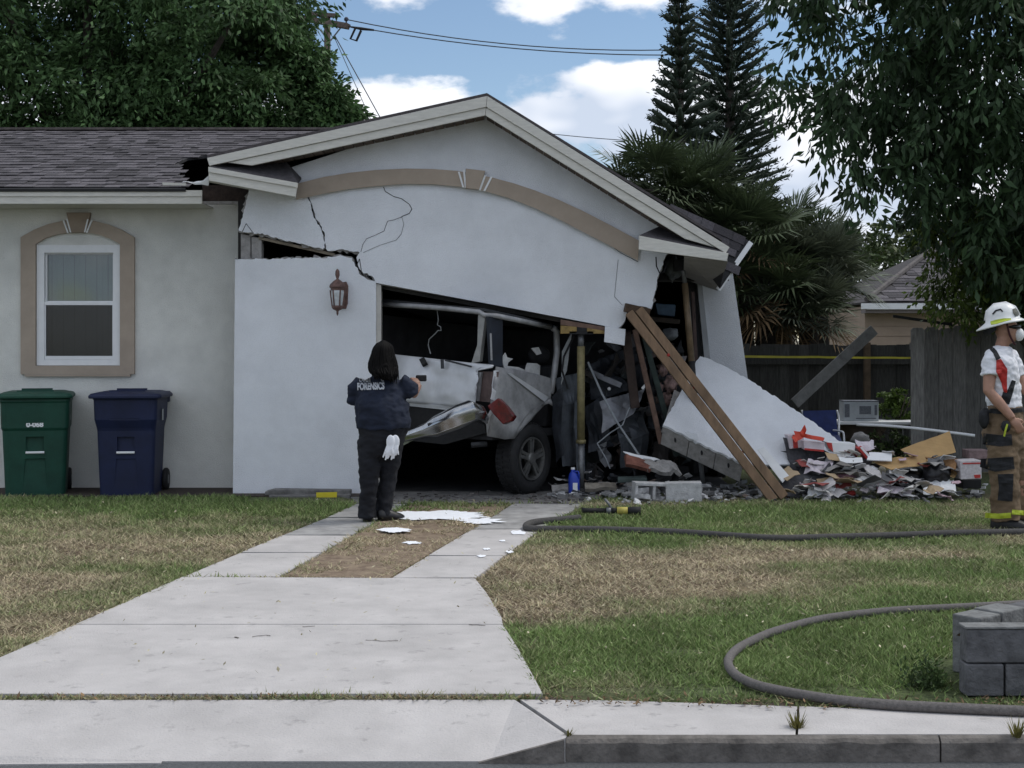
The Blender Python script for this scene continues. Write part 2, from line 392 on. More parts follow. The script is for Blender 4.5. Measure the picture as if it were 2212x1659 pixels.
def build_ground():
    # fine sheet in the yard, coarse skirts out to the horizon, one object
    xs = np.concatenate([[-600, -120, -40, -16], np.arange(-9, 9.01, .12), [16, 40, 120, 600]])
    ys = np.concatenate([np.arange(CURB_Y + .02, 16.01, .12), [18, 22, 30, 60, 150, 900]])
    X, Y = np.meshgrid(xs, ys); Z = (fbm(X * .7, Y * .7, 5, 3) - .5) * .03
    fine = (np.abs(X) < 9.05) & (Y < 16.05)
    Z = np.where(fine, Z, -.01); Z = np.where(Y < 6.7, Z * .2 - .004, Z)
    hard = np.zeros(X.shape, bool)
    for q in HARD: hard |= inpoly_np(X, Y, q)
    Z = np.where(hard, np.minimum(Z, -.02), Z); Z = np.where(Y < np.where(X > .1, 6.40 - .11 * X, 6.40), -.16, Z)
    v = np.stack([X.ravel(), Y.ravel(), Z.ravel()], 1); nx = len(xs)
    idx = np.arange(X.size).reshape(X.shape); f = np.stack([idx[:-1, :-1], idx[:-1, 1:], idx[1:, 1:], idx[1:, :-1]], -1).reshape(-1, 4)
    me = fastmesh('ground', v, f); at = me.attributes.new('dry', 'FLOAT', 'POINT'); at.data.foreach_set('value', dryness(X, Y).ravel().astype(np.float32))
    o = add_obj('ground', me, attr_mat('lawn_soil', 'dry', (.075, .095, .04), (.12, .088, .06), .95, .8, 45, 0, 0, 25, .45), smooth=True)
    return struct(o)
ground = build_ground()

def verge():
    o = MB().box((-600, -60, -.02), (600, -6, .0)).build('ground', MATS['lawn_soil']); return struct(o)
verge()
M_road = mat('asphalt', (.085, .09, .095), .92, .3, 60, .6, 180, stain=.2)
struct(MB().box((-600, -6, -.14), (600, CURB_Y - .002, -.10)).build('road', M_road))
struct(MB().box((-600, -6.16, -.14), (600, -5.99, .02)).build('far_kerb', M_concrete_d))

def grass():
    N = 450000
    # density falls with distance so that a blade stays about the same size in the picture
    t = rng.random(N); y0, y1 = 5.95, 15.6; Y = y0 * (y1 / y0) ** t
    X = (rng.random(N) * 2 - 1) * (Y * .50 + .6)
    keep = np.ones(N, bool)
    edge = (fbm(X * 6, Y * 6, 21, 2) - .5) * .07
    for q in HARD: keep &= ~inpoly_np(X + edge, Y + edge * .5, q)
    for cx, cy, rx, ry in ((930, 1118, 112, 11), (1040, 1130, 42, 7), (850, 1152, 34, 6), (890, 1176, 22, 4)):
        px_, py_ = CX + F * X / Y, HY + F * H / Y; keep &= (((px_ - cx) / rx) ** 2 + ((py_ - cy) / ry) ** 2) > 1
    keep &= ~((X > 2.12) & (X < 4.2) & (Y > 6.4) & (Y < 7.2))
    keep &= ~((X > .9) & (Y > 14.35)) & ~((X < -1.6) & (Y > 14.7)) & ~((X < -1.6) & (X > -2.75) & (Y > 14.2))
    med_ = [(p.x, p.y) for p in gp([(612, 1248), (840, 1251), (945, 1188), (1034, 1134), (1105, 1091), (884, 1091), (795, 1142), (705, 1194)])]; keep &= ~(inpoly_np(X, Y, med_) & ((rng.random(N) < .2) | (fbm(X * 4, Y * 4, 44, 3) > .52)))
    walk_dirt = (Y < 6.62) & (X > .1)
    keep &= ~(walk_dirt & (rng.random(N) < .8))
    keep &= (fbm(X * 5, Y * 5, 30, 3) + rng.random(N) * .42) > .50
    X, Y = X[keep], Y[keep]; n = len(X)
    d = dryness(X, Y) + rng.normal(0, .20, n); d = np.clip(d, 0, 1)
    s = np.sqrt(Y / 8.0); hgt = (.016 + .026 * rng.random(n)) * s * (1.1 - .45 * d) * (1 + .7 * (fbm(X * 2.2, Y * 2.2, 14, 3) - .4)); wid = (.0042 + .004 * rng.random(n)) * s
    a = rng.random(n) * 2 * np.pi; lean = rng.normal(0, .75, (n, 2)) * hgt[:, None] * (1 + d[:, None])
    z = (fbm(X * .7, Y * .7, 5, 3) - .5) * .03; z = np.where(Y < 6.7, z * .2 - .004, z) - .003
    dx, dy = np.cos(a) * wid, np.sin(a) * wid
    v = np.empty((n, 3, 3)); v[:, 0] = np.stack([X - dx, Y - dy, z], 1); v[:, 1] = np.stack([X + dx, Y + dy, z], 1)
    v[:, 2] = np.stack([X + lean[:, 0], Y + lean[:, 1], z + hgt], 1)
    me = fastmesh('grass', v.reshape(-1, 3), np.arange(n * 3).reshape(-1, 3))
    at = me.attributes.new('dry', 'FLOAT', 'POINT'); at.data.foreach_set('value', np.repeat(d, 3).astype(np.float32))
    o = add_obj('grass', me, attr_mat('grass_blades', 'dry', (.165, .235, .08), (.45, .375, .26), .75, 0, 1, .4, .25, 2.0, .2))
    tag(o, 'short patchy lawn, half green and half dry, in front of the house', 'grass', kind='stuff')
grass()

# concrete: lower slab, two tyre strips, darker apron, pavement with joints
def slab(name, pts, z, m, t=.06): return struct(MB().prism([Vector((p.x, p.y, z)) for p in pts], (0, 0, -t)).build(name, m))
M_conc_dark = mat('concrete_dark', (.16, .155, .15), .85, .45, 5, .3, 60, stain=.6)  # darkest, blotched concrete right at the garage front
def cut(poly, y):  # keep the polygon points nearer than image row y / farther
    return poly
S1 = gp([(-330, 1504), (1172, 1504), (1150, 1462), (1118, 1404), (1086, 1353.5), (163, 1353.5), (0, 1425)])
S2 = gp([(164, 1353), (1086, 1353), (1083, 1338), (1050, 1284), (1026, 1254), (395, 1250), (200, 1337)])
drive = struct(MB().prism([Vector((p.x, p.y, .012)) for p in S1], (0, 0, -.07)).build('driveway', M_concrete))
add_obj('slab', MB().prism([Vector((p.x, p.y, .014)) for p in S2], (0, 0, -.07)).mesh('slab'), M_concrete, drive)
def strip_pieces(L, R, joints, z=.010):
    """a tyre strip cut across at image rows; L and R give x of both edges at a row"""
    rows = joints
    for a, b in zip(rows[:-1], rows[1:]):
        g = .8
        q = gp([(np.interp(a - g, *L), a - g), (np.interp(a - g, *R), a - g), (np.interp(b + g, *R), b + g), (np.interp(b + g, *L), b + g)])
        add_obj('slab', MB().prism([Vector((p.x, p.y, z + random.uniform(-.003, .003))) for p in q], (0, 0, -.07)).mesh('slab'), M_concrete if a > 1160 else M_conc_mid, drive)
M_conc_mid = mat('concrete_mid', (.30, .295, .29), .8, .3, 5, .3, 70, stain=.45)  # mid-dark concrete for the strip pieces nearer the garage
yl = [1089, 1102, 1142, 1196, 1249]
LL = (yl, [770, 752, 650, 520, 396]); LR = ([1089, 1106, 1141, 1193, 1249], [880, 850, 790, 700, 600])
strip_pieces(LL, LR, [1249, 1196, 1158, 1120, 1089.5])
RL = ([1089, 1133, 1188, 1253], [1112, 1040, 950, 845]); RR = ([1089, 1108, 1157, 1202, 1253], [1262, 1230, 1150, 1090, 1026])
strip_pieces(RL, RR, [1252, 1203, 1145, 1089.5])
add_obj('apron', MB().prism([Vector((p.x, p.y, .006)) for p in APRON], (0, 0, -.07)).mesh('apron'), M_conc_dark, drive)
# cracks and old patches in the concrete
M_joint = mat('joint_dirt', (.13, .12, .11), .95, .5, 30)
def ground_crack(pts, w, z=.0165):
    mb = MB(); r = random.Random(len(pts)); q = []
    for (x0, y0), (x1, y1) in zip(pts[:-1], pts[1:]):
        for k in range(5): q.append((x0 + (x1 - x0) * k / 5 + r.gauss(0, 1.5), y0 + (y1 - y0) * k / 5 + r.gauss(0, .5)))
    for a, b in zip(q[:-1], q[1:]):
        p0, p1 = G(*a), G(*b); d = (p1 - p0).normalized(); n = Vector((-d.y, d.x, 0)) * w * r.uniform(.4, 1)
        mb.prism([Vector((p0.x, p0.y, z)) + n, Vector((p1.x, p1.y, z)) + n * .8, Vector((p1.x, p1.y, z)) - n * .8, Vector((p0.x, p0.y, z)) - n], (0, 0, -.002))
    add_obj('crack', mb.mesh('crack'), M_joint, drive)
ground_crack([(650, 1360), (690, 1358)], .003); ground_crack([(790, 1388), (830, 1391), (870, 1390)], .003); ground_crack([(505, 1382), (520, 1385)], .008); ground_crack([(1010, 1355), (1060, 1358)], .005); ground_crack([(545, 1381), (572, 1378), (590, 1380)], .003)
M_earth = mat('trodden_earth', (.12, .082, .058), .95, .5, 9, .9, 40, col2=(.27, .21, .145))
MED = [(612, 1248), (840, 1251), (945, 1188), (1034, 1134), (1105, 1091), (884, 1091), (795, 1142), (705, 1194)]
struct(MB().prism([Vector((p.x, p.y, .009)) for p in gp(MED)], (0, 0, -.03)).build('median_earth', M_earth))
# pavement: flags split at cracks
pave = struct(MB().prism([Vector((p.x, p.y, .002)) for p in gp([(1124, 1512), (1349, 1514.5), (1722, 1527), (1718, 1588), (1236, 1588)])], (0, 0, -.08)).build('pavement', M_concrete))
add_obj('flag', MB().prism([Vector((p.x, p.y, .004)) for p in gp([(1727, 1527.5), (2212, 1546), (2800, 1574), (2800, 1588), (1724, 1588)])], (0, 0, -.08)).mesh('flag'), M_concrete, pave)
# apron ramp down to the road
ra = [G(-900, 1513), G(1112, 1512), G(1226, 1592), G(1100, 1597), G(-900, 1597)]
rz = [.001, .001, .001, -.095, -.095]
rp = [Vector((ra[0].x, ra[0].y, .001)), Vector((ra[1].x, ra[1].y, .001)), Vector((ra[2].x, ra[2].y + .02, .001)), Vector((G(1222, 1597).x, CURB_Y, -.0)), Vector((G(1060, 1597).x, CURB_Y, -.096)), Vector((-9, CURB_Y, -.096))]
mb = MB(); mb.v = rp + [p + Vector((0, 0, -.1)) for p in rp]; mb.f = [(0, 1, 4, 5), (1, 2, 3, 4), (11, 10, 7, 6), (10, 9, 8, 7), (5, 4, 10, 11), (4, 3, 9, 10)]
add_obj('ramp', mb.mesh('ramp'), M_concrete, pave)
# soil in the joints and dead leaves along the back of the walk
M_soil = mat('soil_litter', (.05, .036, .026), .95, .6, 40, .8, 60)
struct(MB().prism([Vector((p.x, p.y, -.012)) for p in gp([(-900, 1500), (2800, 1500), (2800, 1570), (1803, 1530), (1349, 1518), (1172, 1514), (-900, 1514)])], (0, 0, -.06)).build('joint_soil', M_soil))
kerb_x = [G(1112, 1597).x, G(1221, 1597).x, G(2035, 1597).x, G(2900, 1597).x]
kerb = None
for i in range(3):
    x0, x1 = kerb_x[i] + .004, kerb_x[i + 1] - .004; yb = CURB_Y + .038
    mb = MB()
    if i == 0:   # dropped end
        xl = G(1060, 1597).x; mb.prism([(xl - .05, CURB_Y - .022, -.097), (x1, CURB_Y - .022, -.002), (x1, CURB_Y - .022, -.13), (xl - .05, CURB_Y - .022, -.13)], (0, .02, 0))
    else:
        n = 24; ring = []
        for k in range(n + 1):
            x = x0 + (x1 - x0) * k / n; j = lambda s: (mnoise.noise(Vector((x * 9, s, 0)))) * .010
            ring.append([(x, CURB_Y + .0 + j(1), -.13), (x, CURB_Y + j(1), -.022 + j(2)), (x, CURB_Y + .012, -.006 + j(2) * .6), (x, CURB_Y + .03, .003), (x, yb, .003), (x, yb, -.13)])
        mb.rings(ring)
    if kerb is None: kerb = struct(mb.build('kerb', M_concrete_d))
    else: add_obj('kerb_stone', mb.mesh('kerb_stone'), M_concrete_d, kerb)
# low old lip of the gutter at the far left
add_obj('gutter_lip', MB().prism([Vector(p) for p in [(-2.6, 5.70, -.094), (-1.45, 5.73, -.094), (-1.45, 5.757, -.094), (-2.6, 5.757, -.055)]], (0, 0, -.03)).mesh('gutter_lip'), M_concrete, kerb)

# weeds and litter in the joints
def tuft(name, base, n, h, label, m, sp=.03):
    v = []
    for i in range(n):
        a = random.uniform(0, 6.28); r = random.uniform(0, sp); bx, by = base.x + math.cos(a) * r, base.y + math.sin(a) * r
        l = random.uniform(.5, 1) * h; w = random.uniform(.003, .006); ln = random.uniform(.2, .9) * l
        dx, dy = math.cos(a), math.sin(a)
        v += [(bx - dy * w, by + dx * w, base.z), (bx + dy * w, by - dx * w, base.z), (bx + dx * ln, by + dy * ln, base.z + l)]
    o = add_obj(name, fastmesh(name, v, np.arange(len(v)).reshape(-1, 3)), m); return tag(o, label, 'weed')
M_weed = mat('weed', (.12, .11, .03), .8, .4, 30, transl=.3, island=.4)
tuft('weed', G(1722, 1572), 60, .07, 'yellowed weed tuft in the crack of the pavement', M_weed, .03)
tuft('weed', G(2196, 1592), 40, .09, 'spiky weed at the kerb, right edge of the pavement', M_weed, .02)
tuft('weed', G(1228, 1588), 25, .03, 'dry weed where the diagonal joint meets the kerb', M_weed, .02)
def scatter_litter():
    n = 900; Xs = rng.uniform(-2.3, 2.8, n); Ys = np.where(Xs > .13, rng.normal(6.33, .06, n), rng.normal(6.385, .012, n)) - np.clip(Xs, 0, 3) * .03
    kk = (rng.random(n) < np.where(Xs > .1, 1, .55)); Xs, Ys = Xs[kk], Ys[kk]; n = len(Xs)
    a = rng.random(n) * 6.28; l = rng.uniform(.004, .016, n); w = l * rng.uniform(.3, .8, n); z = .012 + rng.random(n) * .008; tz = rng.normal(0, .006, n)
    c, s = np.cos(a), np.sin(a)
    v = np.stack([np.stack([Xs - c * l, Ys - s * l, z - tz], 1), np.stack([Xs - s * w, Ys + c * w, z], 1), np.stack([Xs + c * l, Ys + s * l, z + tz], 1), np.stack([Xs + s * w, Ys - c * w, z], 1)], 1)
    o = add_obj('leaf_litter', fastmesh('leaf_litter', v.reshape(-1, 3), np.arange(n * 4).reshape(-1, 4)), mat('litter', (.13, .085, .045), .9, .4, 30, island=.7))
    tag(o, 'small dead leaves strewn along the back of the pavement', 'litter', kind='stuff')
    # pale scraps on the lawn
    n = 420; t = rng.random(n); Ys = 6.6 * (14.2 / 6.6) ** t; Xs = (rng.random(n) * 2 - 1) * Ys * .37; a = rng.random(n) * 6.28; l = rng.uniform(.006, .016, n) * np.sqrt(Ys / 8); w = l * .6; c, s = np.cos(a), np.sin(a); z = .03 + rng.random(n) * .02; tz = rng.normal(0, .006, n)
    v = np.stack([np.stack([Xs - c * l, Ys - s * l, z - tz], 1), np.stack([Xs - s * w, Ys + c * w, z], 1), np.stack([Xs + c * l, Ys + s * l, z + tz], 1), np.stack([Xs + s * w, Ys - c * w, z], 1)], 1)
    o = add_obj('leaf_litter', fastmesh('leaf_litter', v.reshape(-1, 3), np.arange(n * 4).reshape(-1, 4)), mat('litter_pale', (.36, .33, .22), .8, .3, 30, island=.6))
    tag(o, 'pale leaf scraps sprinkled over the lawn', 'litter', kind='stuff')
scatter_litter()
# white extinguisher powder
M_powder = mat('powder_white', (.80, .82, .86), .95, .05, 20, .3, 90)
def powder(cx, cy, rx, ry, label, seed, z=.02, n=110):
    c = G(cx, cy); pts = []
    for k in range(n):
        a = 6.283 * k / n; q = 1 + .55 * mnoise.fractal(Vector((math.cos(a) * 2.2 + seed, math.sin(a) * 2.2, seed)), .8, 2.2, 6)
        g = G(cx + rx * math.cos(a) * q, cy + ry * math.sin(a) * q); pts.append(Vector((g.x, g.y, z)))
    hh = .006 if rx > 25 else .002; z = z if rx > 25 else .016
    for p_ in pts: p_.z = z
    mb = MB(); ctr = Vector((c.x, c.y, z + hh)); mid = [p.lerp(ctr, .25) + Vector((0, 0, hh * .6)) for p in pts]
    mb.v = pts + mid + [ctr]
    for k in range(n):
        j = (k + 1) % n; mb.f += [(k, j, n + j, n + k), (n + k, n + j, 2 * n)]
    return tag(mb.build('powder_patch', M_powder, smooth=True), label, 'powder')
powder(930, 1118, 112, 10, "large white powder patch on the drive by the person's shoes", 1)
powder(1040, 1130, 42, 6, 'white powder streak on the drive, right of the large patch', 2)
powder(850, 1152, 32, 5, 'small white powder patch on the grass strip between tyre tracks', 3, .03)
powder(890, 1176, 20, 3, 'thin white powder smear low on the grass strip', 5, .03)
for i, (x, y, r) in enumerate([(1052, 1190, 8), (1100, 1196, 9), (1085, 1172, 7), (1120, 1154, 16), (1040, 1205, 9)]):
    tag(powder(x, y, r, r * .28, ['powder speck in the middle of the right tyre strip', 'powder speck at the right edge of the right tyre strip, nearest the lawn', 'powder speck above the middle one on the right tyre strip', 'widest powder speck on the right tyre strip beside the hose fold', 'nearest powder speck on the right tyre strip'][i], 10 + i, n=14), None, None, 'powder specks on the right tyre strip')
# ------------------------------------------------------------------ the house
house = thing('house', 'white stucco house with its garage gable cracked and caved in by a crash', 'house', (-2.0, 15.2, 0))
def wall_with_hole(name, x0, x1, z0, z1, hx0, hx1, hz0, hz1, Y, t, m):
    o = [(x0, z0), (x1, z0), (x1, z1), (x0, z1)]; h = [(hx0, hz0), (hx1, hz0), (hx1, hz1), (hx0, hz1)]
    v = [(x, Y, z) for x, z in o + h] + [(x, Y + t, z) for x, z in o + h]; f = []
    for i in range(4):
        j = (i + 1) % 4; f += [(i, j, 4 + j, 4 + i), (8 + j, 8 + i, 12 + i, 12 + j), (4 + i, 4 + j, 12 + j, 12 + i), (i, 8 + i, 8 + j, j)]
    mb = MB(); mb.v = [Vector(p) for p in v]; mb.f = f; return mb.build(name, m, house)
WY = 15.58
def wx(x): return (x - CX) * WY / F
def wz(y): return H - (y - HY) * WY / F
wall = wall_with_hole('front_wall', -9, -2.82, -.1, 3.2, wx(84), wx(256), wz(786), wz(534), WY, .2, M_stucco_old)
MB().box((-9, 22.3, -.1), (2.4, 22.5, 3.2)).build('back_wall', M_stucco_old, house)
MB().prism([(-9, WY, -.1), (-9, 22.5, -.1), (-9, 22.5, 3.2), (-9, 18.9, 4.4), (-9, WY, 3.2)], (-.2, 0, 0)).build('side_wall', M_stucco_old, house)
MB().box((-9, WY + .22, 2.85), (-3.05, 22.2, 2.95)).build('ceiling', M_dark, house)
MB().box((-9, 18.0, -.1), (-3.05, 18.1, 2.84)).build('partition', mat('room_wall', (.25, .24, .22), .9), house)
# soil strip at the wall foot
M_mulch = mat('mulch', (.045, .034, .028), .95, .6, 30, .9, 40)
struct(MB().prism([Vector((p[0], p[1], .012)) for p in [(-9, 14.72), (-3.0, 14.74), (-1.55, 14.72), (-1.55, 15.0), (-3.0, 15.0), (-3.0, 15.6), (-9, 15.6)]], (0, 0, -.05)).build('mulch_strip', M_mulch))

# window
def PW(x, y, d=0): p = P(x, y, WY); return Vector((p.x, p.y + d, p.z))
def pw(mb, pts, front, t): return mb.prism([PW(x, y, front) for x, y in pts], (0, t, 0))
sur = MB()
outer = [(47, 808), (47, 513), (75, 497), (105, 485), (138, 477), (170, 474), (203, 477), (235, 485), (265, 497), (292, 513), (292, 808)]
inner = [(79, 790), (79, 528), (100, 515), (125, 507), (150, 503), (170, 501), (192, 503), (217, 508), (240, 516), (261, 528), (261, 790)]
for i in range(10):
    a = [outer[i], outer[i + 1], inner[i + 1], inner[i]]
    b = len(sur.v); n = 4
    pw(sur, a, -.04, .045)
pw(sur, [outer[-1], outer[0], inner[0], inner[-1]], -.04, .045)
pw(sur, [(56, 808.4), (283, 808.4), (283, 813), (56, 813)], -.04, .042)
bm = bmesh.new(); me = sur.mesh('window_surround'); bm.from_mesh(me); bmesh.ops.remove_doubles(bm, verts=bm.verts, dist=.0005)
dead = [f for f in bm.faces if sum(1 for g in bm.faces if False)]
bm.to_mesh(me); bm.free()
surround = add_obj('window_surround', me, M_trimtan, house)
pw(MB(), [(147, 460), (198, 460), (190, 503), (157, 503)], -.062, .065).build('keystone', mat('trim_tan_dark', (.27, .215, .165), .8, .1, 6, .3, 140), surround)
for a in ([(139, 477), (142, 477), (152, 504), (149, 504)], [(147, 475), (150, 474), (158, 503), (155, 503)], [(203, 477), (200, 477), (189, 504), (192, 504)], [(195, 475), (192, 474), (185, 503), (188, 503)]):
    pw(MB(), a, -.066, .03).build('mortar_line', M_white, surround)
win = MB()
def frame_ring(mb, o, i, front, t):
    (x0, y0, x1, y1), (a0, b0, a1, b1) = o, i
    for q in ([(x0, y0), (x1, y0), (a1, b0), (a0, b0)], [(x1, y0), (x1, y1), (a1, b1), (a1, b0)], [(x1, y1), (x0, y1), (a0, b1), (a1, b1)], [(x0, y1), (x0, y0), (a0, b0), (a0, b1)]): pw(mb, q, front, t)
frame_ring(win, (80, 529.5, 260, 789), (96, 546, 245, 777), -.01, .11)
window = win.build('window', M_white, house)
rail = MB(); frame_ring(rail, (96.4, 546.4, 244.6, 656), (100, 549, 242, 650), .03, .04); rail.build('upper_sash', M_white, window)
rail = MB(); frame_ring(rail, (96.4, 652, 244.6, 776.6), (99, 659, 243, 769), -.004, .033); rail.build('lower_sash', M_white, window)
pw(MB(), [(100.2, 549.2), (241.8, 549.2), (241.8, 649.8), (100.2, 649.8)], .05, .004).build('pane', glass_mat('glass_clear', refl=.10), window)
pw(MB(), [(99.2, 659.2), (242.8, 659.2), (242.8, 768.8), (99.2, 768.8)], .012, .004).build('pane', glass_mat('glass_screened', (.55, .57, .6), .05, .15, .62), window)
M_blind = mat('blind_cream', (.60, .67, .55), .8, .08, 5, transl=.1)
for k in range(13):
    x = 92 + k * 12.2; pw(MB(), [(x, 540), (x + 11.4, 540), (x + 11.4 + random.uniform(-.6, .6), 782), (x, 782)], .13 + .008 * (k % 2), .004).build('blind_slat', M_blind, window)

# --- wing roof: deck with a torn hole, shingle tabs, fascia
E0 = Vector((0, 15.03, 3.318)); R0 = Vector((0, 18.5, 1.64 + 457 * 18.5 / F)); V = (R0 - E0); LEN = V.length; V = V.normalized(); NRM = Vector((0, -V.z, V.y))
def RR_(x, y, lift=0): return RP(x, y, E0 + NRM * lift, NRM)
HOLE = [(404, 410), (398, 396), (385, 366), (388, 351), (404, 343), (452, 336), (500, 336), (500, 410)]
deck = [(-420, 408), (401, 408), (396, 396), (384, 366), (387, 350), (404, 342), (455, 335), (560, 330), (800, 283), (-420, 283)]
roof = MB().prism([RR_(x, y) for x, y in deck], -NRM * .03).build('roof', mat('roof_felt', (.03, .03, .032), .95), house)
MB().prism([Vector((-9, 18.5, R0.z)), Vector((0.0, 18.5, R0.z)), Vector((0.0, 22.8, 3.15)), Vector((-9, 22.8, 3.15))], (0, 0, -.03)).build('roof_back_slope', MATS['roof_felt'], house)
def shingle_mats(base, nm):
    return mat(nm, base, .92, .30, 45, .5, 160, rand=.5), mat(nm + '_far', base, .92, .30, 45, .5, 160, island=.5)
M_sh, M_shf = shingle_mats((.074, .068, .075), 'shingle_charcoal')
TAB = {}
def tab_mesh(w):
    w = round(w, 2)
    if w not in TAB:
        me = bpy.data.meshes.new('shingle'); e = .009
        me.from_pydata([(0, 0, .004), (w, 0, .004), (w, 1, .0), (0, 1, .0), (0, 0, .004 + e), (w, 0, .004 + e), (w, 1, .003), (0, 1, .003)], [], [(0, 1, 2, 3), (7, 6, 5, 4), (4, 5, 1, 0), (5, 6, 2, 1), (6, 7, 3, 2), (7, 4, 0, 3)]); me.update()
        me.materials.append(M_sh); TAB[w] = me
    return TAB[w]
def lay_shingles(parent, org, U, Vv, N, u0, u1, vlen, course, inside, maxparts, rank, wmin=.11, wmax=.30, seed=3, mfar=None):
    rr = random.Random(seed); tabs = []
    for r in range(int(vlen / course)):
        u = u0 + rr.uniform(0, .15); v = r * course
        while u < u1:
            w = round(rr.uniform(wmin, wmax), 2); p = org + U * (u + w / 2) + Vv * (v + course * .3)
            if inside(p): tabs.append((u, v, w, rr.choice([0, 0, .004, .006])))
            u += w + .004
    tabs.sort(key=lambda t: rank(org + U * t[0] + Vv * t[1])); rest = MB()
    for i, (u, v, w, lift) in enumerate(tabs):
        M = Matrix((( *(U), 0), (*(Vv * course * 1.18), 0), (*N, 0), (0, 0, 0, 1))).transposed(); M.translation = org + U * u + Vv * v + N * lift
        if i < maxparts:
            o = bpy.data.objects.new('shingle', tab_mesh(w)); COL.objects.link(o); attach(o, parent); o.matrix_basis = M
        else:
            me = tab_mesh(w); b = len(rest.v); rest.v += [M @ q.co for q in me.vertices]; rest.f += [tuple(b + k for k in p.vertices) for p in me.polygons]
    if rest.v:
        o = rest.build('shingle_field', mfar or M_shf, parent); o['kind'] = 'stuff'
def in_roof(p):
    x, y = PX(p); return -900 < x < 760 and not inpoly(x, y, HOLE)
def rk(p): x, y = PX(p); return 0 if 0 < x < 700 else 1000 + abs(x)
lay_shingles(roof, E0 + NRM * .001 - V * .03, Vector((1, 0, 0)), V, NRM, -9.0, -1.6, LEN + .02, LEN / 23.0, in_roof, 300, lambda p: (rk(p), p.y), .08, .21)
MB().prism([Vector((-9, 18.45, R0.z + .012)), Vector((-1.2, 18.45, R0.z + .012)), Vector((-1.2, 18.62, R0.z - .02)), Vector((-9, 18.62, R0.z - .02))], (0, 0, .03)).build('ridge_cap', mat('ridge_cap', (.10, .085, .08), .9, .4, 8, .4), roof)
# rafter ends and attic seen through the hole
for k, x in enumerate(()):
    a = RR_(x + 10, 412, -.12); b = RR_(x + 22, 330, -.12); MB().beam(a, b, .05, .1, (1, 0, 0)).build('rafter', M_dark, roof)
sheet('torn_flashing', [(392, 392, 15.0), (424, 394, 15.0), (452, 380, 14.9), (450, 400, 14.95)], M_white, roof, 8, 4, .03, 3, .006, freq=9)
sheet('torn_flashing', [(350, 394, 15.0), (402, 396, 15.0), (402, 401, 15.0), (352, 400, 15.0)], M_fascia, roof, 6, 2, .01, 5, .006)
FY = 15.0
MB().pxprism([(-420, 411), (436, 411), (436, 440), (-420, 440)], FY, .03).build('fascia', M_fascia, house)
MB().pxprism([(-420, 411), (436.5, 411), (436.5, 424), (-420, 424)], FY - .014, .012).build('drip_edge', M_fascia, house)
MB().prism([P(-420, 440.5, FY + .03), P(436, 440.5, FY + .03), Vector((P(436, 440, FY).x, WY, P(0, 440.5, FY + .03).z)), Vector((-9, WY, P(0, 440.5, FY + .03).z))], (0, 0, .015)).build('soffit', M_fascia, house)
MB().pxprism([(437, 400), (545, 400), (545, 434), (437, 434)], 15.32, .03).build('exposed_rafter_plate', mat('old_plank', (.035, .024, .02), .95, .5, 14, .6, 50), house)
MB().pxprism([(437, 434.5), (528, 434.5), (528, 441), (437, 441)], 15.30, .05).build('sill_plate', M_block, house)

# --- garage gable: broken wall panels
TH = .2
pieceB = [(540, 400), (600, 372), (662, 420), (671, 444), (677, 470), (692, 492), (698, 508), (701, 535), (697, 538), (680, 535), (651, 526), (611, 518), (571, 507), (540, 502), (524, 501), (516, 498)]
pieceA = [(600, 371), (1048, 226), (1490, 505), (1438, 552), (1424, 590), (1411, 653), (1407, 667), (1390, 662), (1366, 661), (1354, 667), (1351, 690), (1345, 701), (1336, 709), (1307, 704), (1060, 657), (813, 611), (803, 596), (785, 591), (775, 577), (770, 556), (777, 546), (760, 543), (740, 538), (727, 540), (714, 542), (704, 537), (702, 508), (695, 490), (681, 468), (675, 444), (664, 420)]
zA = lambda x, y: (y > 500 and x < 815) or (x > 1330 and y > 545) or (655 < x < 712 and y > 415) or (x < 545 and y < 505)
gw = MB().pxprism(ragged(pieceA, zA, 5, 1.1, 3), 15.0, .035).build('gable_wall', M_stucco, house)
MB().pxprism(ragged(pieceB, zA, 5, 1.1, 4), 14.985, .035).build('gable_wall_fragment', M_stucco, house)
MB().pxprism(ragged([(x, y + (2.5 if zA(x, y) else 0)) for x, y in pieceA], zA, 6, 2.6, 5), 15.036, .165).build('gable_core', M_block, house)
MB().pxprism(ragged([(x - (2 if x < 545 else 0), y + (3 if y > 495 else 0)) for x, y in pieceB], zA, 6, 2.4, 6), 15.021, .165).build('gable_core', M_block, house)
lowL = [(508, 560), (600, 559), (660, 557), (700, 558), (720, 555), (735, 551), (750, 556), (760, 557), (766, 571), (780, 595), (798, 605), (812, 608), (812, 1074), (503, 1074)]
zL = lambda x, y: y < 612
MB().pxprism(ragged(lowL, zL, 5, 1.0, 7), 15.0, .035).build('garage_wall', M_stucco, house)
MB().pxprism(ragged([(x, y - (2.5 if y < 612 else 0)) for x, y in lowL], zL, 6, 2.2, 8), 15.036, .165).build('garage_wall_core', M_block, house)
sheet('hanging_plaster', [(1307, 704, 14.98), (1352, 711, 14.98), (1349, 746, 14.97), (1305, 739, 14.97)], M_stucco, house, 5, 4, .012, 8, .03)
# garage return wall and jamb
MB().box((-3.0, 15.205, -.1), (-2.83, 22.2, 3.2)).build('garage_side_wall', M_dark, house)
MB().pxprism([(812.6, 613), (823, 615), (823, 1074), (812.6, 1074)], 15.03, .14).build('door_jamb', mat('jamb_paint', (.5, .48, .44), .6, .1, 6), house)
# block column and split lintel in the gap over the garage wall
for x0, x1, y0 in ((520, 541, 505), (543, 565, 511)):
    bevel(MB().pxprism([(x0, y0), (x1, y0 + 3), (x1, 559), (x0, 559)], 15.06, .14).build('block', M_block, house), .006)
MB().beam(P(560, 514, 15.08), P(724, 551, 15.08), .08, .03).build('lath', mat('lath_wood', (.20, .17, .13), .9, .3, 14, .3), house)
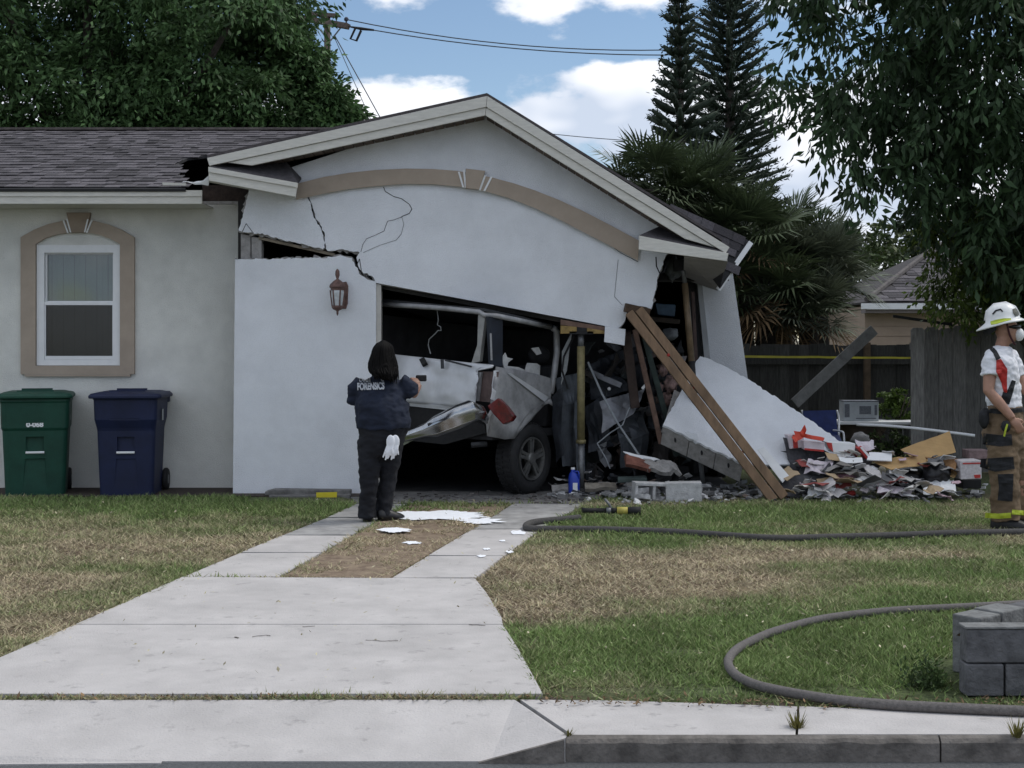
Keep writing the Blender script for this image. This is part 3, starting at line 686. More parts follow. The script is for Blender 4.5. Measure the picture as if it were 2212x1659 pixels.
# cracks: thin ribbons of ragged width, the gaps' shade put into their colour
M_crack = mat('crack_shadow', (.025, .025, .028), 1.0, .2)
def crack(pts, w, Y=15.0):
    mb = MB(); q = []
    for i, (x, y) in enumerate(pts): q.append((x + random.uniform(-1, 1), y + random.uniform(-1, 1)))
        
    for (x0, y0), (x1, y1) in zip(q[:-1], q[1:]):
        dx, dy = x1 - x0, y1 - y0; l = math.hypot(dx, dy) or 1; nx, ny = -dy / l * w / 2, dx / l * w / 2
        mb.pxprism([(x0 + nx, y0 + ny), (x1 + nx * .8, y1 + ny * .8), (x1 - nx * .8, y1 - ny * .8), (x0 - nx, y0 - ny)], Y - .003, .0025)
    return mb.build('crack', M_crack, house)
crack([(828, 404), (833, 414), (850, 424), (868, 430), (884, 441), (890, 452), (884, 462), (868, 468)], 1.7)
crack([(868, 468), (850, 475), (838, 478), (832, 488), (830, 500), (810, 508), (792, 516), (784, 526), (780, 545)], 1.1)
crack([(868, 468), (872, 485), (866, 505), (856, 519), (820, 530), (784, 546)], .8)
crack([(524, 500), (532, 482), (538, 492), (548, 504)], 1.4, 14.985)
crack([(1335, 560), (1332, 600), (1328, 640), (1345, 660)], .8)
crack([(1290, 500), (1310, 522), (1340, 545), (1378, 566)], 1.3)
crack([(771, 573), (776, 560), (781, 590), (793, 594), (797, 602), (803, 599)], 1.6)
# arch moulding
ao = [(640, 397), (700, 382), (755, 373), (812, 367), (878, 364), (935, 365), (989, 369), (1062, 383), (1110, 396), (1155, 411), (1208, 432), (1260, 456), (1320, 487), (1381, 520)]
ai = [(640, 431), (700, 418), (755, 408), (812, 402), (878, 397), (935, 398), (999, 404), (1044, 412), (1100, 428), (1155, 449), (1208, 474), (1260, 501), (1320, 532), (1378, 563)]
mb = MB()
rings = [[P(*ao[i], 14.95), P(*ai[i], 14.95), P(*ai[i], 15.005), P(*ao[i], 15.005)] for i in range(len(ao))]
arch = mb.rings(rings).build('arch_moulding', M_trimtan, house)
MB().pxprism([(1006, 364), (1048, 369), (1035, 409), (1006, 406)], 14.925, .07).build('keystone', M_trimtan, arch)
for q in ([(989, 371), (993, 371), (1003, 405), (999, 405)], [(1000, 367), (1004, 367), (1008, 405), (1004, 405)], [(1050, 379), (1046, 378), (1034, 411), (1038, 412)], [(1064, 382), (1060, 381), (1044, 412), (1048, 413)]):
    MB().pxprism(q, 14.938, .03).build('mortar_line', M_white, arch)
# rake boards (two courses each side)
RY = 14.58
MB().pxprism([(447, 341), (1052, 207), (1050, 231), (452, 358)], RY, .035).build('rake_board', M_fascia, house, bev=.004)
MB().pxprism([(492, 351), (1050, 231.6), (1048, 249), (544, 357.5)], RY + .02, .035).build('rake_board', M_fascia, house, bev=.004)
MB().pxprism([(1052.6, 207), (1576, 534), (1568, 547), (1050.6, 231)], RY, .035).build('rake_board', M_fascia, house, bev=.004)
MB().pxprism([(1050.6, 231.6), (1546, 535), (1480, 516), (1048.6, 249)], RY + .02, .035).build('rake_board', M_fascia, house, bev=.004)
# soffit planks under the rakes, one after another with dark gaps
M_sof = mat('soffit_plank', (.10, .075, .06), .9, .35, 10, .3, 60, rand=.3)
def soffit_run(a, b, n, dz=-3):
    for k in range(n):
        t0, t1 = (k + .06) / n, (k + .94) / n
        q0 = (a[0] + (b[0] - a[0]) * t0, a[1] + (b[1] - a[1]) * t0 + dz); q1 = (a[0] + (b[0] - a[0]) * t1, a[1] + (b[1] - a[1]) * t1 + dz)
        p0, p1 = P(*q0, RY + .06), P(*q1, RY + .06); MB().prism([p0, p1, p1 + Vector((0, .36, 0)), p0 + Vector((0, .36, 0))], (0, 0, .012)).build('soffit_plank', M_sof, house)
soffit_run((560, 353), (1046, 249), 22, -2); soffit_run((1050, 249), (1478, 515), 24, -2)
# garage roof slabs behind the rakes
M_garoof = mat('garage_roof_felt', (.075, .066, .068), .95, .3, 20, .5, 80)
gl, ga, gr = P(447, 341, RY), P(1052, 207, RY), P(1560, 520, RY)
B5 = Vector((0, 4.5, 0))
MB().prism([gl, ga, ga + B5, gl + B5 + Vector((-.0, 0, .0))], (0, 0, .03)).build('garage_roof_slope', M_garoof, house)
MB().prism([ga, gr, gr + Vector((.1, 1.2, 0)), ga + Vector((0, 1.2, 0))], (0, 0, .03)).build('garage_roof_slope', M_garoof, house)
MB().prism([ga + Vector((0, 1.2, 0)), gr + Vector((.1, 1.2, 0)), gr + Vector((.1, 5.5, -.2)), ga + B5], (0, 0, .028)).build('garage_roof_slope', M_garoof, house)
# cornice returns
cl = MB().pxprism([(450, 360), (643, 395), (638, 425), (451, 390)], 14.55, .04).build('cornice_return', M_fascia, house, bev=.004)
add_obj('cornice_moulding', MB().pxprism([(450, 360), (643, 395), (642.5, 405), (450, 371)], 14.53, .019).mesh('cornice_moulding'), M_fascia, cl)
add_obj('return_roof', MB().prism([P(455, 359.6, 14.56), P(643, 394, 14.56), P(651, 384, 15.0), P(617, 348, 15.0), P(500, 352, 15.0)], (0, 0, -.02)).mesh('return_roof'), mat('return_felt', (.065, .06, .065), .95, .3, 20, .5, 90), cl)
add_obj('return_soffit', MB().prism([P(451, 389.5, 14.56), P(638, 424.5, 14.56), P(640, 428, 15.0), P(540, 407, 15.0), P(451, 394, 15.0)], (0, 0, .012)).mesh('return_soffit'), M_fascia, cl)
cr_ = MB().pxprism([(1381, 509), (1574, 547), (1570, 564), (1380, 539)], 14.55, .04).build('cornice_return', M_fascia, house, bev=.004)
add_obj('return_roof', MB().prism([P(1382, 507.5, 14.56), P(1560, 543, 14.56), P(1484, 512, 15.0), P(1424, 489, 15.0)], (0, 0, -.015)).mesh('return_roof'), MATS['return_felt'], cr_)
# sagging right eave: soffit panel, shingled flap, white fascia
MB().prism([P(1478, 557, 14.62), P(1572, 565, 14.62), P(1550, 628, 15.9), P(1476, 603, 15.9)], (0, 0, .02)).build('eave_soffit', mat('soffit_grey', (.24, .225, .205), .9, .1, 8, .2), house)
fl = [P(1415, 429, 15.6), P(1622, 521, 15.7), P(1556, 618, 15.35), P(1572, 545, 14.72)]
flap = MB(); flap.v = fl + [p + Vector((.0, .03, -.03)) for p in fl]; flap.f = [(0, 1, 2), (0, 2, 3), (6, 5, 4), (7, 6, 4), (0, 4, 5, 1), (1, 5, 6, 2), (2, 6, 7, 3), (3, 7, 4, 0)]
fo = flap.build('broken_eave', MATS['roof_felt'], house)
nn = (fl[1] - fl[0]).cross(fl[2] - fl[0]).normalized(); nn = -nn if nn.y > 0 else nn
uu = (fl[1] - fl[0]).normalized(); vv = nn.cross(uu); vv = vv if vv.dot(fl[2] - fl[0]) < 0 else -vv
FLP = [PX(p) for p in fl]
lay_shingles(fo, fl[0] + uu * -.2 - vv * .6 + nn * .003, uu, vv, nn, -.3, 2.2, .8, .1, lambda p: inpoly(*PX(p), FLP), 120, lambda p: 0, .12, .24, 5)
MB().beam(P(1622, 524, 15.62), P(1551, 626, 15.45), .03, .055).build('eave_fascia', M_white, house)
# leaning side wall at the right with its dark door frame
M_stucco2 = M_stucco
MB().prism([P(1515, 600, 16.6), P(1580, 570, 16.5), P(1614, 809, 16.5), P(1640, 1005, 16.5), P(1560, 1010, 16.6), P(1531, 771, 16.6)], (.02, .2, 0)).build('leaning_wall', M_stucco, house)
MB().prism([P(1505, 600, 16.55), P(1515, 600, 16.55), P(1537, 800, 16.55), P(1524, 800, 16.55)], (0, .15, 0)).build('door_frame', mat('frame_grey', (.33, .34, .35), .6, .1, 6), house)
MB().prism([P(1484, 605, 16.7), P(1504, 600, 16.7), P(1523, 800, 16.7), P(1500, 800, 16.7)], (0, .05, 0)).build('side_door', mat('door_black', (.012, .012, .015), .5), house)
# interior shell
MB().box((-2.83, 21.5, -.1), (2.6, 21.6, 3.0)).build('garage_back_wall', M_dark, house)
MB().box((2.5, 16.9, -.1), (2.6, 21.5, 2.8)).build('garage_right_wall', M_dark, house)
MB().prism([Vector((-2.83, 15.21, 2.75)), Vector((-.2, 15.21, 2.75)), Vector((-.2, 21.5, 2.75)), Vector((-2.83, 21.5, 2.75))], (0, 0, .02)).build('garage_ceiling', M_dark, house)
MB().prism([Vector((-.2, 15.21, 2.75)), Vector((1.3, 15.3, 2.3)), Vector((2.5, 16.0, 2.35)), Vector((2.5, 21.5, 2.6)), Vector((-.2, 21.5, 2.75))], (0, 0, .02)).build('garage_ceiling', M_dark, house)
struct(MB().box((-2.83, 15.25, -.05), (2.5, 21.5, .008)).build('garage_floor', mat('dark_floor', (.04, .04, .042), .7, .4, 4, .2)))  # near-black floor colour, holds the darkness of the unlit garage
# door header that came down with the lintel
MB().beam(P(818, 618, 15.27), P(1300, 708, 15.27), .1, .05, (0, 1, 0)).build('door_header', mat('header_dark', (.05, .048, .045), .8, .3, 8), house)
# ------------------------------------------------------------------ trees and background
def leaf_mesh(name, pos, axis, length, width, fold=.25, r=None):
    r = r or rng; n = len(pos); axis = axis / (np.linalg.norm(axis, axis=1, keepdims=True) + 1e-9)
    q = r.normal(size=(n, 3)); side = np.cross(axis, q); side /= (np.linalg.norm(side, axis=1, keepdims=True) + 1e-9); nr = np.cross(side, axis)
    L_ = np.broadcast_to(length, (n,))[:, None] * r.uniform(.7, 1.25, (n, 1)); W_ = np.broadcast_to(width, (n,))[:, None] * r.uniform(.75, 1.2, (n, 1))
    mid = pos + axis * L_ * .45
    v = np.stack([pos, mid + side * W_ * .5 + nr * W_ * fold, pos + axis * L_, mid - side * W_ * .5 + nr * W_ * fold], 1)
    return fastmesh(name, v.reshape(-1, 3), np.arange(n * 4).reshape(-1, 4))
def clump_points(centres, radii, per, droop, r, sprays=7):
    """each clump is a handful of leafy sprays: leaves sit along short twigs that hang outwards"""
    P_, A_ = [], []
    for c, rad in zip(centres, radii):
        for s in range(sprays):
            d = r.normal(size=3); d[2] = d[2] * .6 - droop * .5; d /= np.linalg.norm(d)
            m = max(3, int(per / sprays)); t = r.random(m) ** .7
            p = c + d * rad * t[:, None] * 1.15 + np.array([0, 0, -1]) * (t[:, None] ** 2) * rad * droop * .5 + r.normal(0, rad * .13, (m, 3))
            a = d + r.normal(0, .65, (m, 3)); a[:, 2] -= droop * .8; P_.append(p); A_.append(a)
    return np.concatenate(P_), np.concatenate(A_)
M_bark = mat('bark', (.06, .05, .042), .95, .4, 12, .8, 30)
def limbs(name, base, targets, r0, parent, fork=.45, m=None):
    mb = MB(); base = Vector(base)
    top = Vector(targets[0]); mid = base.lerp(Vector((base.x, base.y, top.z)), fork)
    mb.tube([base, base.lerp(mid, .5) + Vector((.05, 0, 0)), mid], [r0, r0 * .85, r0 * .75], 9)
    for t in targets:
        t = Vector(t); a = mid + (base - mid) * random.uniform(0, .15); b = a.lerp(t, .5) + Vector((random.uniform(-.3, .3), random.uniform(-.3, .3), .25)); mb.tube([a, b, t], [r0 * .5, r0 * .3, r0 * .08], 6)
    return mb.build(name, m or M_bark, parent, smooth=True)

def left_tree():
    r = np.random.default_rng(5); Y = 26.0
    base = P(210, 740 + 4920 / Y, Y); t = thing('broadleaf_tree', 'big dark green broadleaf tree rising behind the left roof', 'tree', (base.x, base.y, 0))
    cs, rs = [], []
    C = np.array(P(230, 95, Y)); R = np.array([4.75, 2.6, 3.3])
    while len(cs) < 300:
        d = r.normal(size=3); d /= np.linalg.norm(d); q = r.random() ** .33; p = C + d * R * q
        x, y = PX(p)
        lim = 668 + max(0, (y - 20)) * .62 if y < 250 else 808
        if x > lim - 22 + r.normal(0, 9): continue
        cs.append(p); rs.append(r.uniform(.45, .95))
    for k in range(46):   # rounded shoulder of the crown in front of the pole
        y = r.uniform(30, 270); cs.append(np.array(P(np.interp(y, [0, 70, 130, 190, 270], [618, 655, 676, 714, 762]) - r.uniform(0, 70), y, Y + r.uniform(-.6, .6)))); rs.append(r.uniform(.28, .45))
    # skirt over the ridge so that the crown meets the roof line
    for x in np.arange(-60, 790, 22):
        cs.append(np.array(P(x + r.normal(0, 6), r.uniform(215, 300), Y - r.random() * 1.5))); rs.append(r.uniform(.3, .5))
    pp, aa = clump_points(cs, rs, 400, .7, r, 15)
    add_obj('crown', leaf_mesh('crown', pp, aa, .145, .06, .2, r), mat('leaf_dark', (.070, .128, .048), .55, .3, 1.2, island=.5, transl=.25, spec=.2), t)
    limbs('trunk', base, [cs[i] for i in range(0, 300, 24)], .38, t)
left_tree()

def mango():
    r = np.random.default_rng(8); Y = 16.5
    base = P(2420, 740 + 4920 / Y, Y); t = thing('mango_tree', 'big leafy tree overhanging the right side with long drooping leaves', 'tree', (base.x, base.y, 0))
    poly = [(1640, -40), (1655, 60), (1640, 130), (1668, 190), (1660, 260), (1700, 315), (1760, 300), (1830, 320), (1850, 385), (1920, 395), (1985, 430), (2020, 470), (2080, 470), (2110, 560), (2260, 640), (2600, 600), (2700, -300), (1800, -260), (1660, -120)]
    cs, rs = [], []
    while len(cs) < 680:
        x, y = r.uniform(1620, 2620), r.uniform(-230, 640)
        if not inpoly(x, y, poly): continue
        dens = min(1, .20 + .8 * (x - 1620) / 480)
        if r.random() > dens: continue
        cs.append(np.array(P(x, y, Y + r.uniform(-1.4, 1.6)))); rs.append(r.uniform(.24, .46))
    pp, aa = clump_points(cs, rs, 60, 1.3, r, 7)
    add_obj('crown', leaf_mesh('crown', pp, aa, .165, .056, .25, r), mat('leaf_mango', (.038, .068, .030), .55, .3, 1.5, island=.5, transl=.28, spec=.2), t)
    limbs('trunk', base, [c_ for c_ in cs if PX(c_)[0] > 2150][::24], .22, t, .3)
    # yellow-green low spray over the far roof
    t2 = thing('leafy_branch_tree', 'young yellow-green tree hanging over the neighbour roof at the right', 'tree', (P(2290, 1030, 17.6).x, 17.6, 0))
    cs, rs = [], []
    poly = [(2000, 470), (2060, 440), (2230, 420), (2320, 500), (2300, 690), (2180, 660), (2100, 690), (2060, 660), (2020, 640), (2010, 560)]
    while len(cs) < 120:
        x, y = r.uniform(1990, 2330), r.uniform(420, 690)
        if inpoly(x, y, poly): cs.append(np.array(P(x, y, 17.6 + r.uniform(-.6, .6)))); rs.append(r.uniform(.18, .3))
    pp, aa = clump_points(cs, rs, 70, 1.1, r, 7)
    add_obj('crown', leaf_mesh('crown', pp, aa, .10, .042, .2, r), mat('leaf_lime', (.085, .125, .025), .5, .35, 1.5, island=.6, transl=.3, spec=.35), t2)
    limbs('trunk', P(2290, 740 + 4920 / 17.6, 17.6), [cs[i] for i in range(0, 120, 10)], .08, t2, .4)
mango()

def norfolk(cx, apex_y, base_y, Y, spread, seed, label, lean=0.0, fine=1.0):
    r = random.Random(seed); rn = np.random.default_rng(seed)
    apex = P(cx, apex_y, Y); b = P(cx + lean, 740 + 4920 / Y, Y); t = thing('norfolk_pine', label, 'tree', (b.x, b.y, 0))
    MB().tube([b, b.lerp(apex, .5), apex], [.26, .17, .03], 8).build('trunk', M_bark, t, smooth=True)
    bot = P(cx, base_y, Y).z; z = apex.z; mb = MB(); nv, na = [], []; k = 0
    while z > bot:
        f = (apex.z - z) / (apex.z - bot); f2 = min(1, f * 1.05); rad = spread * (.10 + .9 * f2 ** .8) * r.uniform(.85, 1.08); n = 7 if f < .35 else 9
        ax = b.lerp(apex, (z - b.z) / (apex.z - b.z)); off = r.uniform(0, 1)
        for i in range(n):
            a = (i + off) / n * 6.283 + r.uniform(-.25, .25); l = rad * r.uniform(.6, 1.12); d = Vector((math.cos(a), math.sin(a), 0))
            up = .62 - .45 * f; pts = [ax + Vector((0, 0, z - ax.z)) + d * l * q + Vector((0, 0, l * (up * q ** 1.4) - .10 * f * l * q)) for q in (0, .33, .66, 1)]
            th = (.075 + .035 * f) * fine; mb.tube(pts, [.03, th * .8, th, th * .55], 6)
            m = int((40 + 50 * f) * (1.6 if fine < 1 else 1)); tt = rn.random(m) ** .75; seg = np.array([np.array(p) for p in pts]); idx = np.clip((tt * 3).astype(int), 0, 2); fr = (tt * 3 - idx)[:, None]
            pos = seg[idx] * (1 - fr) + seg[idx + 1] * fr + rn.normal(0, .045 + .02 * f, (m, 3)); aa = rn.normal(0, .8, (m, 3)) + np.array(d) * 1.2 + np.array([0, 0, .6]); nv.append(pos); na.append(aa)
        z -= (.26 + .20 * f) * (Y / 38) * fine * r.uniform(.8, 1.2); k += 1
    mn = mat('needles', (.022, .036, .022), .7, .3, 3, island=.35)
    c = mb.build('branches', mn, t, smooth=True)
    add_obj('crown', leaf_mesh('crown', np.concatenate(nv), np.concatenate(na), .14, .045, .1, rn), mn, t)
norfolk(1466, -18, 660, 38, 1.6, 3, 'norfolk pine with neat upturned tiers, left of the pair', 12)
norfolk(1575, -170, 690, 41, 2.35, 4, 'taller darker norfolk pine, right of the pair', 4, .72)

# fan palms
M_palm = mat('palm_green', (.066, .092, .044), .6, .3, 2, island=.4, transl=.15, spec=.45)
M_palm_g = mat('palm_greyed', (.105, .125, .085), .65, .3, 2, island=.4, transl=.15)
M_palm_d = mat('palm_dead', (.17, .115, .06), .8, .3, 4, island=.5, transl=.2)
def fan_palm(cx, cy, Y, n, leaf, label, seed, m=M_palm, dead=0, spread=1.0):
    r = np.random.default_rng(seed); c = np.array(P(cx, cy, Y)); t = thing('fan_palm', label, 'palm', (c[0], c[1], 0))
    MB().tube([Vector((c[0], c[1], 0)), Vector((c[0] + .05, c[1], c[2] * .5)), Vector((*c[:2], c[2]))], [.2, .17, .15], 9).build('trunk', M_bark, t, smooth=True)
    for kind, cnt in (('fronds', n), ('dead_fronds', dead)):
        if not cnt: continue
        V_, stem = [], MB()
        for i in range(cnt):
            az = r.random() * 6.283; el = r.uniform(-.35, 1.2) if kind == 'fronds' else r.uniform(-1.1, -.3); d = np.array([math.cos(az) * math.cos(el), math.sin(az) * math.cos(el), math.sin(el)])
            st = leaf * r.uniform(.5, .9) * spread; hub = c + d * st; stem.tube([Vector(c), Vector(c + d * st * .5 + [0, 0, .04]), Vector(hub)], .012, 4)
            s = np.cross(d, [0, 0, 1.0]); s /= np.linalg.norm(s) + 1e-6; up = np.cross(s, d); tilt = r.uniform(-.5, .5); s2 = s * math.cos(tilt) + up * math.sin(tilt); nr = np.cross(s2, d)
            for k in range(26):
                th = (k - 12.5) / 12.5 * 1.9; dd = d * math.cos(th) + s2 * math.sin(th) + nr * abs(th) * .15; l = leaf * (1 - .12 * abs(th)) * r.uniform(.85, 1.05); w = np.cross(dd, nr); w = w / (np.linalg.norm(w) + 1e-6) * leaf * .026
                midp = hub + dd * l * .6; tip = hub + dd * l + np.array([0, 0, -1]) * l * r.uniform(.02, .28)
                V_ += [hub, midp - w, tip, midp + w]
        v = np.array(V_); add_obj(kind, fastmesh(kind, v, np.arange(len(v)).reshape(-1, 4)), m if kind == 'fronds' else M_palm_d, t)
        stem.build('frond_stalks', m if kind == 'fronds' else M_palm_d, t)
fan_palm(1400, 410, 22.0, 36, .72, 'fan palm right behind the gable slope, its fronds against the sky', 21)
fan_palm(1500, 440, 22.5, 34, .80, 'fan palm below the norfolk pines, second from the gable', 22)
fan_palm(1600, 520, 22.2, 40, .78, 'fan palm beside the broken eave corner', 23, dead=3)
fan_palm(1650, 640, 21.9, 46, .80, 'low fan palm with golden dead fronds by the leaning wall', 24, M_palm, 5)
fan_palm(1765, 600, 22.4, 48, .74, 'greyish fan palm in front of the neighbour house', 25, M_palm_g, 3)
fan_palm(1745, 690, 21.8, 44, .66, 'short greyish fan palm just above the fence', 26, M_palm_g, 3)
fan_palm(1690, 530, 23.5, 34, .8, 'tall fan palm behind the golden one', 27)

def bush(cx, cy, Y, rx, rz, n, leaf, m, label, seed, cat='bush', name='bush'):
    r = np.random.default_rng(seed); c = np.array(P(cx, cy, Y)); t = thing(name, label, cat, (c[0], c[1], 0)); cs, rs = [], []
    for i in range(n):
        d = r.normal(size=3); d /= np.linalg.norm(d); cs.append(c + d * np.array([rx, rx * .6, rz]) * r.random() ** .4); rs.append(rx * r.uniform(.12, .25))
    pp, aa = clump_points(cs, rs, 60, .4, r, 6); pp[:, 2] = np.maximum(pp[:, 2], .02)
    add_obj('crown', leaf_mesh('crown', pp, aa, leaf, leaf * .5, .2, r), m, t)
    limbs('stem', (c[0], c[1], 0), [cs[i] for i in range(0, n, max(1, n // 6))], .06 * rx + .01, t, .5); return t
M_lf = mat('leaf_mid', (.055, .085, .028), .6, .3, 1.0, island=.4, transl=.2)
M_lf2 = mat('leaf_olive', (.075, .095, .035), .6, .3, 1.0, island=.4, transl=.2)
bush(1830, 560, 44, 1.7, 1.3, 46, .22, M_lf, 'rounded mid green tree beyond the fan palms', 31, 'tree', 'far_tree')
bush(1955, 545, 48, 1.9, 1.2, 46, .24, M_lf2, 'olive tree beyond the neighbour roof', 32, 'tree', 'far_tree')
bush(2040, 520, 40, 1.6, 1.4, 40, .2, mat('leaf_deep', (.025, .045, .02), .6, .3, 1.0, island=.4), 'dark tree above the neighbour roof ridge', 33, 'tree', 'far_tree')
bush(1745, 610, 46, 2.2, 1.6, 40, .24, M_lf, 'wide green tree mostly hidden by the palms', 34, 'tree', 'far_tree')
bush(1935, 880, 18.9, .26, .30, 34, .06, mat('leaf_bright', (.10, .16, .03), .55, .3, 2, island=.4, transl=.3), 'bright green shrub against the fence by the table', 35, 'shrub', 'shrub')
bush(1935, 965, 18.4, .34, .24, 34, .05, M_lf, 'low dull green shrub under the table end', 36, 'shrub', 'shrub')
bush(2300, 560, 46, 3.0, 2.4, 60, .24, M_lf, 'green tree behind the neighbour house at the right edge', 37, 'tree', 'far_tree')
bush(1560, 640, 44, 2.4, 1.4, 40, .24, M_lf2, 'distant olive tree behind the broken eave', 38, 'tree', 'far_tree')

# neighbour house
def neighbour():
    Y = 30.0; n = thing('house', 'low peach house with a grey hip roof beyond the fence', 'house', (P(2050, 700, Y).x, Y, 0))
    x0, x1 = P(1868, 0, Y).x, P(2420, 0, Y).x; ez = P(0, 662, Y).z
    MB().box((x0, Y, -.1), (x1, Y + 6, ez)).build('wall', mat('peach_siding', (.34, .26, .20), .85, .08, 3, .3, 40), n)
    for k in range(7):
        z = .9 + k * .22; MB().box((x0, Y - .02, z), (x1, Y - .001, z + .205)).build('siding_board', MATS['peach_siding'], n)
    gut = MB().prism([P(1862, 655, Y - .5), P(2430, 655, Y - .5), P(2430, 668, Y - .5), P(1862, 668, Y - .5)], (0, .08, 0)).build('gutter', M_white, n)
    MB().prism([P(1870, 669, Y - .42), P(2430, 669, Y - .42), P(2430, 676, Y - .42), P(1870, 676, Y - .42)], (0, .4, 0)).build('soffit', mat('soffit_mauve', (.2, .17, .17), .8), n)
    e = P(1872, 652, Y - .5); r0, r1 = P(2030, 530, Y + 3.3), P(2420, 520, Y + 3.3); e1 = P(2430, 652, Y - .5)
    back = e + Vector((0, 7.2, 0)); rf = MB(); rf.v = [e, e1, r1, r0, back, e1 + Vector((0, 7.2, 0))]; rf.f = [(0, 1, 2, 3), (0, 3, 4), (3, 2, 5, 4)]
    ro = solid(rf.build('roof', mat('roof_felt2', (.06, .055, .056), .95, .3, 8, .5, 40), n), .04)
    U = (e1 - e).normalized(); Vv = (r0 - e); Vv = (Vv - U * Vv.dot(U)); Lv = Vv.length; Vv.normalize(); N_ = U.cross(Vv); Q = [PX(p) for p in (e, e1, r1, r0)]
    lay_shingles(ro, e + N_ * .01, U, Vv, N_, 0, 2.6, Lv, .19, lambda p: inpoly(*PX(p), Q), 200, lambda p: p.x, .2, .5, 9, mat('shingle_brown_far', (.075, .068, .068), .92, .3, 20, .5, 60, island=.5))
    rdg = MB().tube([e + Vector((0, 0, .05)), r0 + Vector((0, 0, .05))], .06, 6).build('hip_cap', mat('hip_cap', (.10, .09, .088), .9, .3, 9), ro)
neighbour()

# fences: every board its own piece
def fence(name, label, x0, x1, ytop, Y, bw, m, gap=.006, jag=.03, rails=(), group=None, seed=1, dY=0.0, ear=.03):
    r = random.Random(seed); a, b = P(x0, ytop, Y), P(x1, ytop, Y + dY); t = thing(name, label, 'fence', (a.x, a.y, 0), group)
    n = int((b - a).length / bw)
    for i in range(n):
        f0, f1 = i / n, (i + 1) / n; p = a.lerp(b, f0); q = a.lerp(b, f1); h = a.z * r.uniform(1 - jag, 1); d = r.uniform(0, .012); w = (q - p); q = p + w * (1 - gap / bw)
        # dog-eared top
        c = min(ear, w.length * .25); e = w.normalized() * c
        pts = [Vector((p.x, p.y - d, 0)), Vector((q.x, q.y - d, 0)), Vector((q.x, q.y - d, h - c)), Vector((q.x, q.y - d, h)) - e, Vector((p.x, p.y - d, h)) + e, Vector((p.x, p.y - d, h - c))]
        MB().prism(pts, (0, .018, 0)).build('board', m, t)
    for (yr, hh, off) in rails:
        z = P(0, yr, Y).z; MB().box((a.x, Y + off, z - hh), (b.x, Y + off + .04, z)).build('rail', m, t)
    return t
bf = fence('fence', 'dark weathered board fence across the back of the yard', 1600, 2230, 742, 21.0, .145, M_darkwood, jag=.02, gap=.002, ear=.006, rails=((774, .09, -.06), (900, .09, -.06)), seed=2)
px_ = P(1874, 740, 20.85); MB().box((px_.x - .045, 20.84, 0), (px_.x + .045, 20.93, px_.z)).build('post', mat('post_brown', (.085, .06, .04), .9, .3, 8, .3), bf)
fence('fence', 'lighter grey board fence panel behind the firefighter', 1968, 2330, 703, 17.6, .175, M_greywood, jag=.02, rails=((740, .09, .03), (930, .09, .03)), seed=4)
bd = MB().beam(P(1716, 872, 17.6), P(1888, 712, 17.9), .03, .14).build('leaning_board', mat('grey_board', (.135, .135, .13), .9, .25, 8, .4, 40)); bevel(bd, .004); tag(bd, 'long grey board leaning diagonally in front of the dark fence', 'board')
bd = MB().beam(P(1930, 683, 17.4), P(2056, 701, 17.55), .03, .035).build('dark_stick', M_black); tag(bd, 'thin dark stick lying over the top of the grey fence panel', 'stick')
tape = sheet('caution_tape', [(1606, 768, 20.6), (1968, 771, 20.6), (1968, 775, 20.6), (1606, 773, 20.6)], mat('tape_yellow', (.40, .36, .04), .5, .3, 3), None, 30, 1, .012, 3, .002); tag(tape, 'yellow caution tape stretched along the back fence', 'tape')

# utility pole and wires
def utility():
    Y = 45.0; b = P(708, 740 + 4920 / Y, Y); t = thing('utility_pole', 'wooden utility pole with crossarm rising behind the left tree', 'pole', (b.x, b.y, 0)); mp = mat('pole_wood', (.10, .078, .066), .95, .4, 10, .4)
    MB().tube([b, P(707, 35, Y)], [.16, .10], 10).build('post', mp, t, smooth=True)
    arm = MB().beam(P(640, 37, Y + .9), P(752, 57, Y - .9), .16, .17).build('crossarm', mp, t)
    MB().beam(P(668, 30, Y + .6), P(728, 34, Y - .3), .12, .12).build('crossarm', mp, t)
    for x, y in ((662, 34), (690, 38), (748, 55)):
        MB().tube([P(x, y, Y), P(x, y - 9, Y), P(x, y - 11, Y), P(x, y - 15, Y), P(x, y - 18, Y)], [.02, .03, .075, .075, .04], 8).build('insulator', mat('insulator', (.03, .035, .06), .3), t)
    for a, c in (((680, 50), (702, 78)), ((736, 60), (714, 88))): MB().beam(P(*a, Y), P(*c, Y), .04, .04).build('brace', M_steel, t)
    cut = MB().tube([P(768, 60, Y - 1), P(757, 84, Y - 1), P(770, 88, Y - 1), P(780, 66, Y - 1)], .04, 6).build('fuse_cutout', M_black, t)
    MB().tube([P(752, 57, Y - 1), P(780, 62, Y - 1), P(808, 65, Y - 1)], [.02, .05, .03], 6).build('strain_clamp', M_black, t)
    def wire(pts, label, r=.018):
        o = MB().tube(pts, r, 5).build('power_line', mat('wire', (.05, .055, .065), .6)); tag(o, label, 'wire', 'overhead wires')
    def sag(a, c, n=12, s=.3): return [a.lerp(c, i / n) - Vector((0, 0, s * 4 * (i / n) * (1 - i / n))) for i in range(n + 1)]
    wire(sag(P(748, 42, Y), P(1440, 108, Y)), 'upper overhead wire running right from the crossarm')
    wire(sag(P(806, 65, Y - 1), P(1440, 119, Y - 1), s=.2), 'second overhead wire just below the upper one')
    wire([P(722, 75, Y), P(762, 147, Y), P(830, 270, Y)], 'steeper guy wire coming down from the pole behind the roof')
    wire([P(722, 80, Y), P(757, 159, Y), P(806, 270, Y)], 'inner guy wire close to the tree edge', .012)
    wire(sag(P(1180, 288, 50), P(1460, 308, 50), s=.05), 'low thin wire above the right gable slope', .014)
    wire(sag(P(1890, 400, 50), P(2100, 460, 50), s=.3), 'low thin wire in the gap under the right tree', .012)
utility()
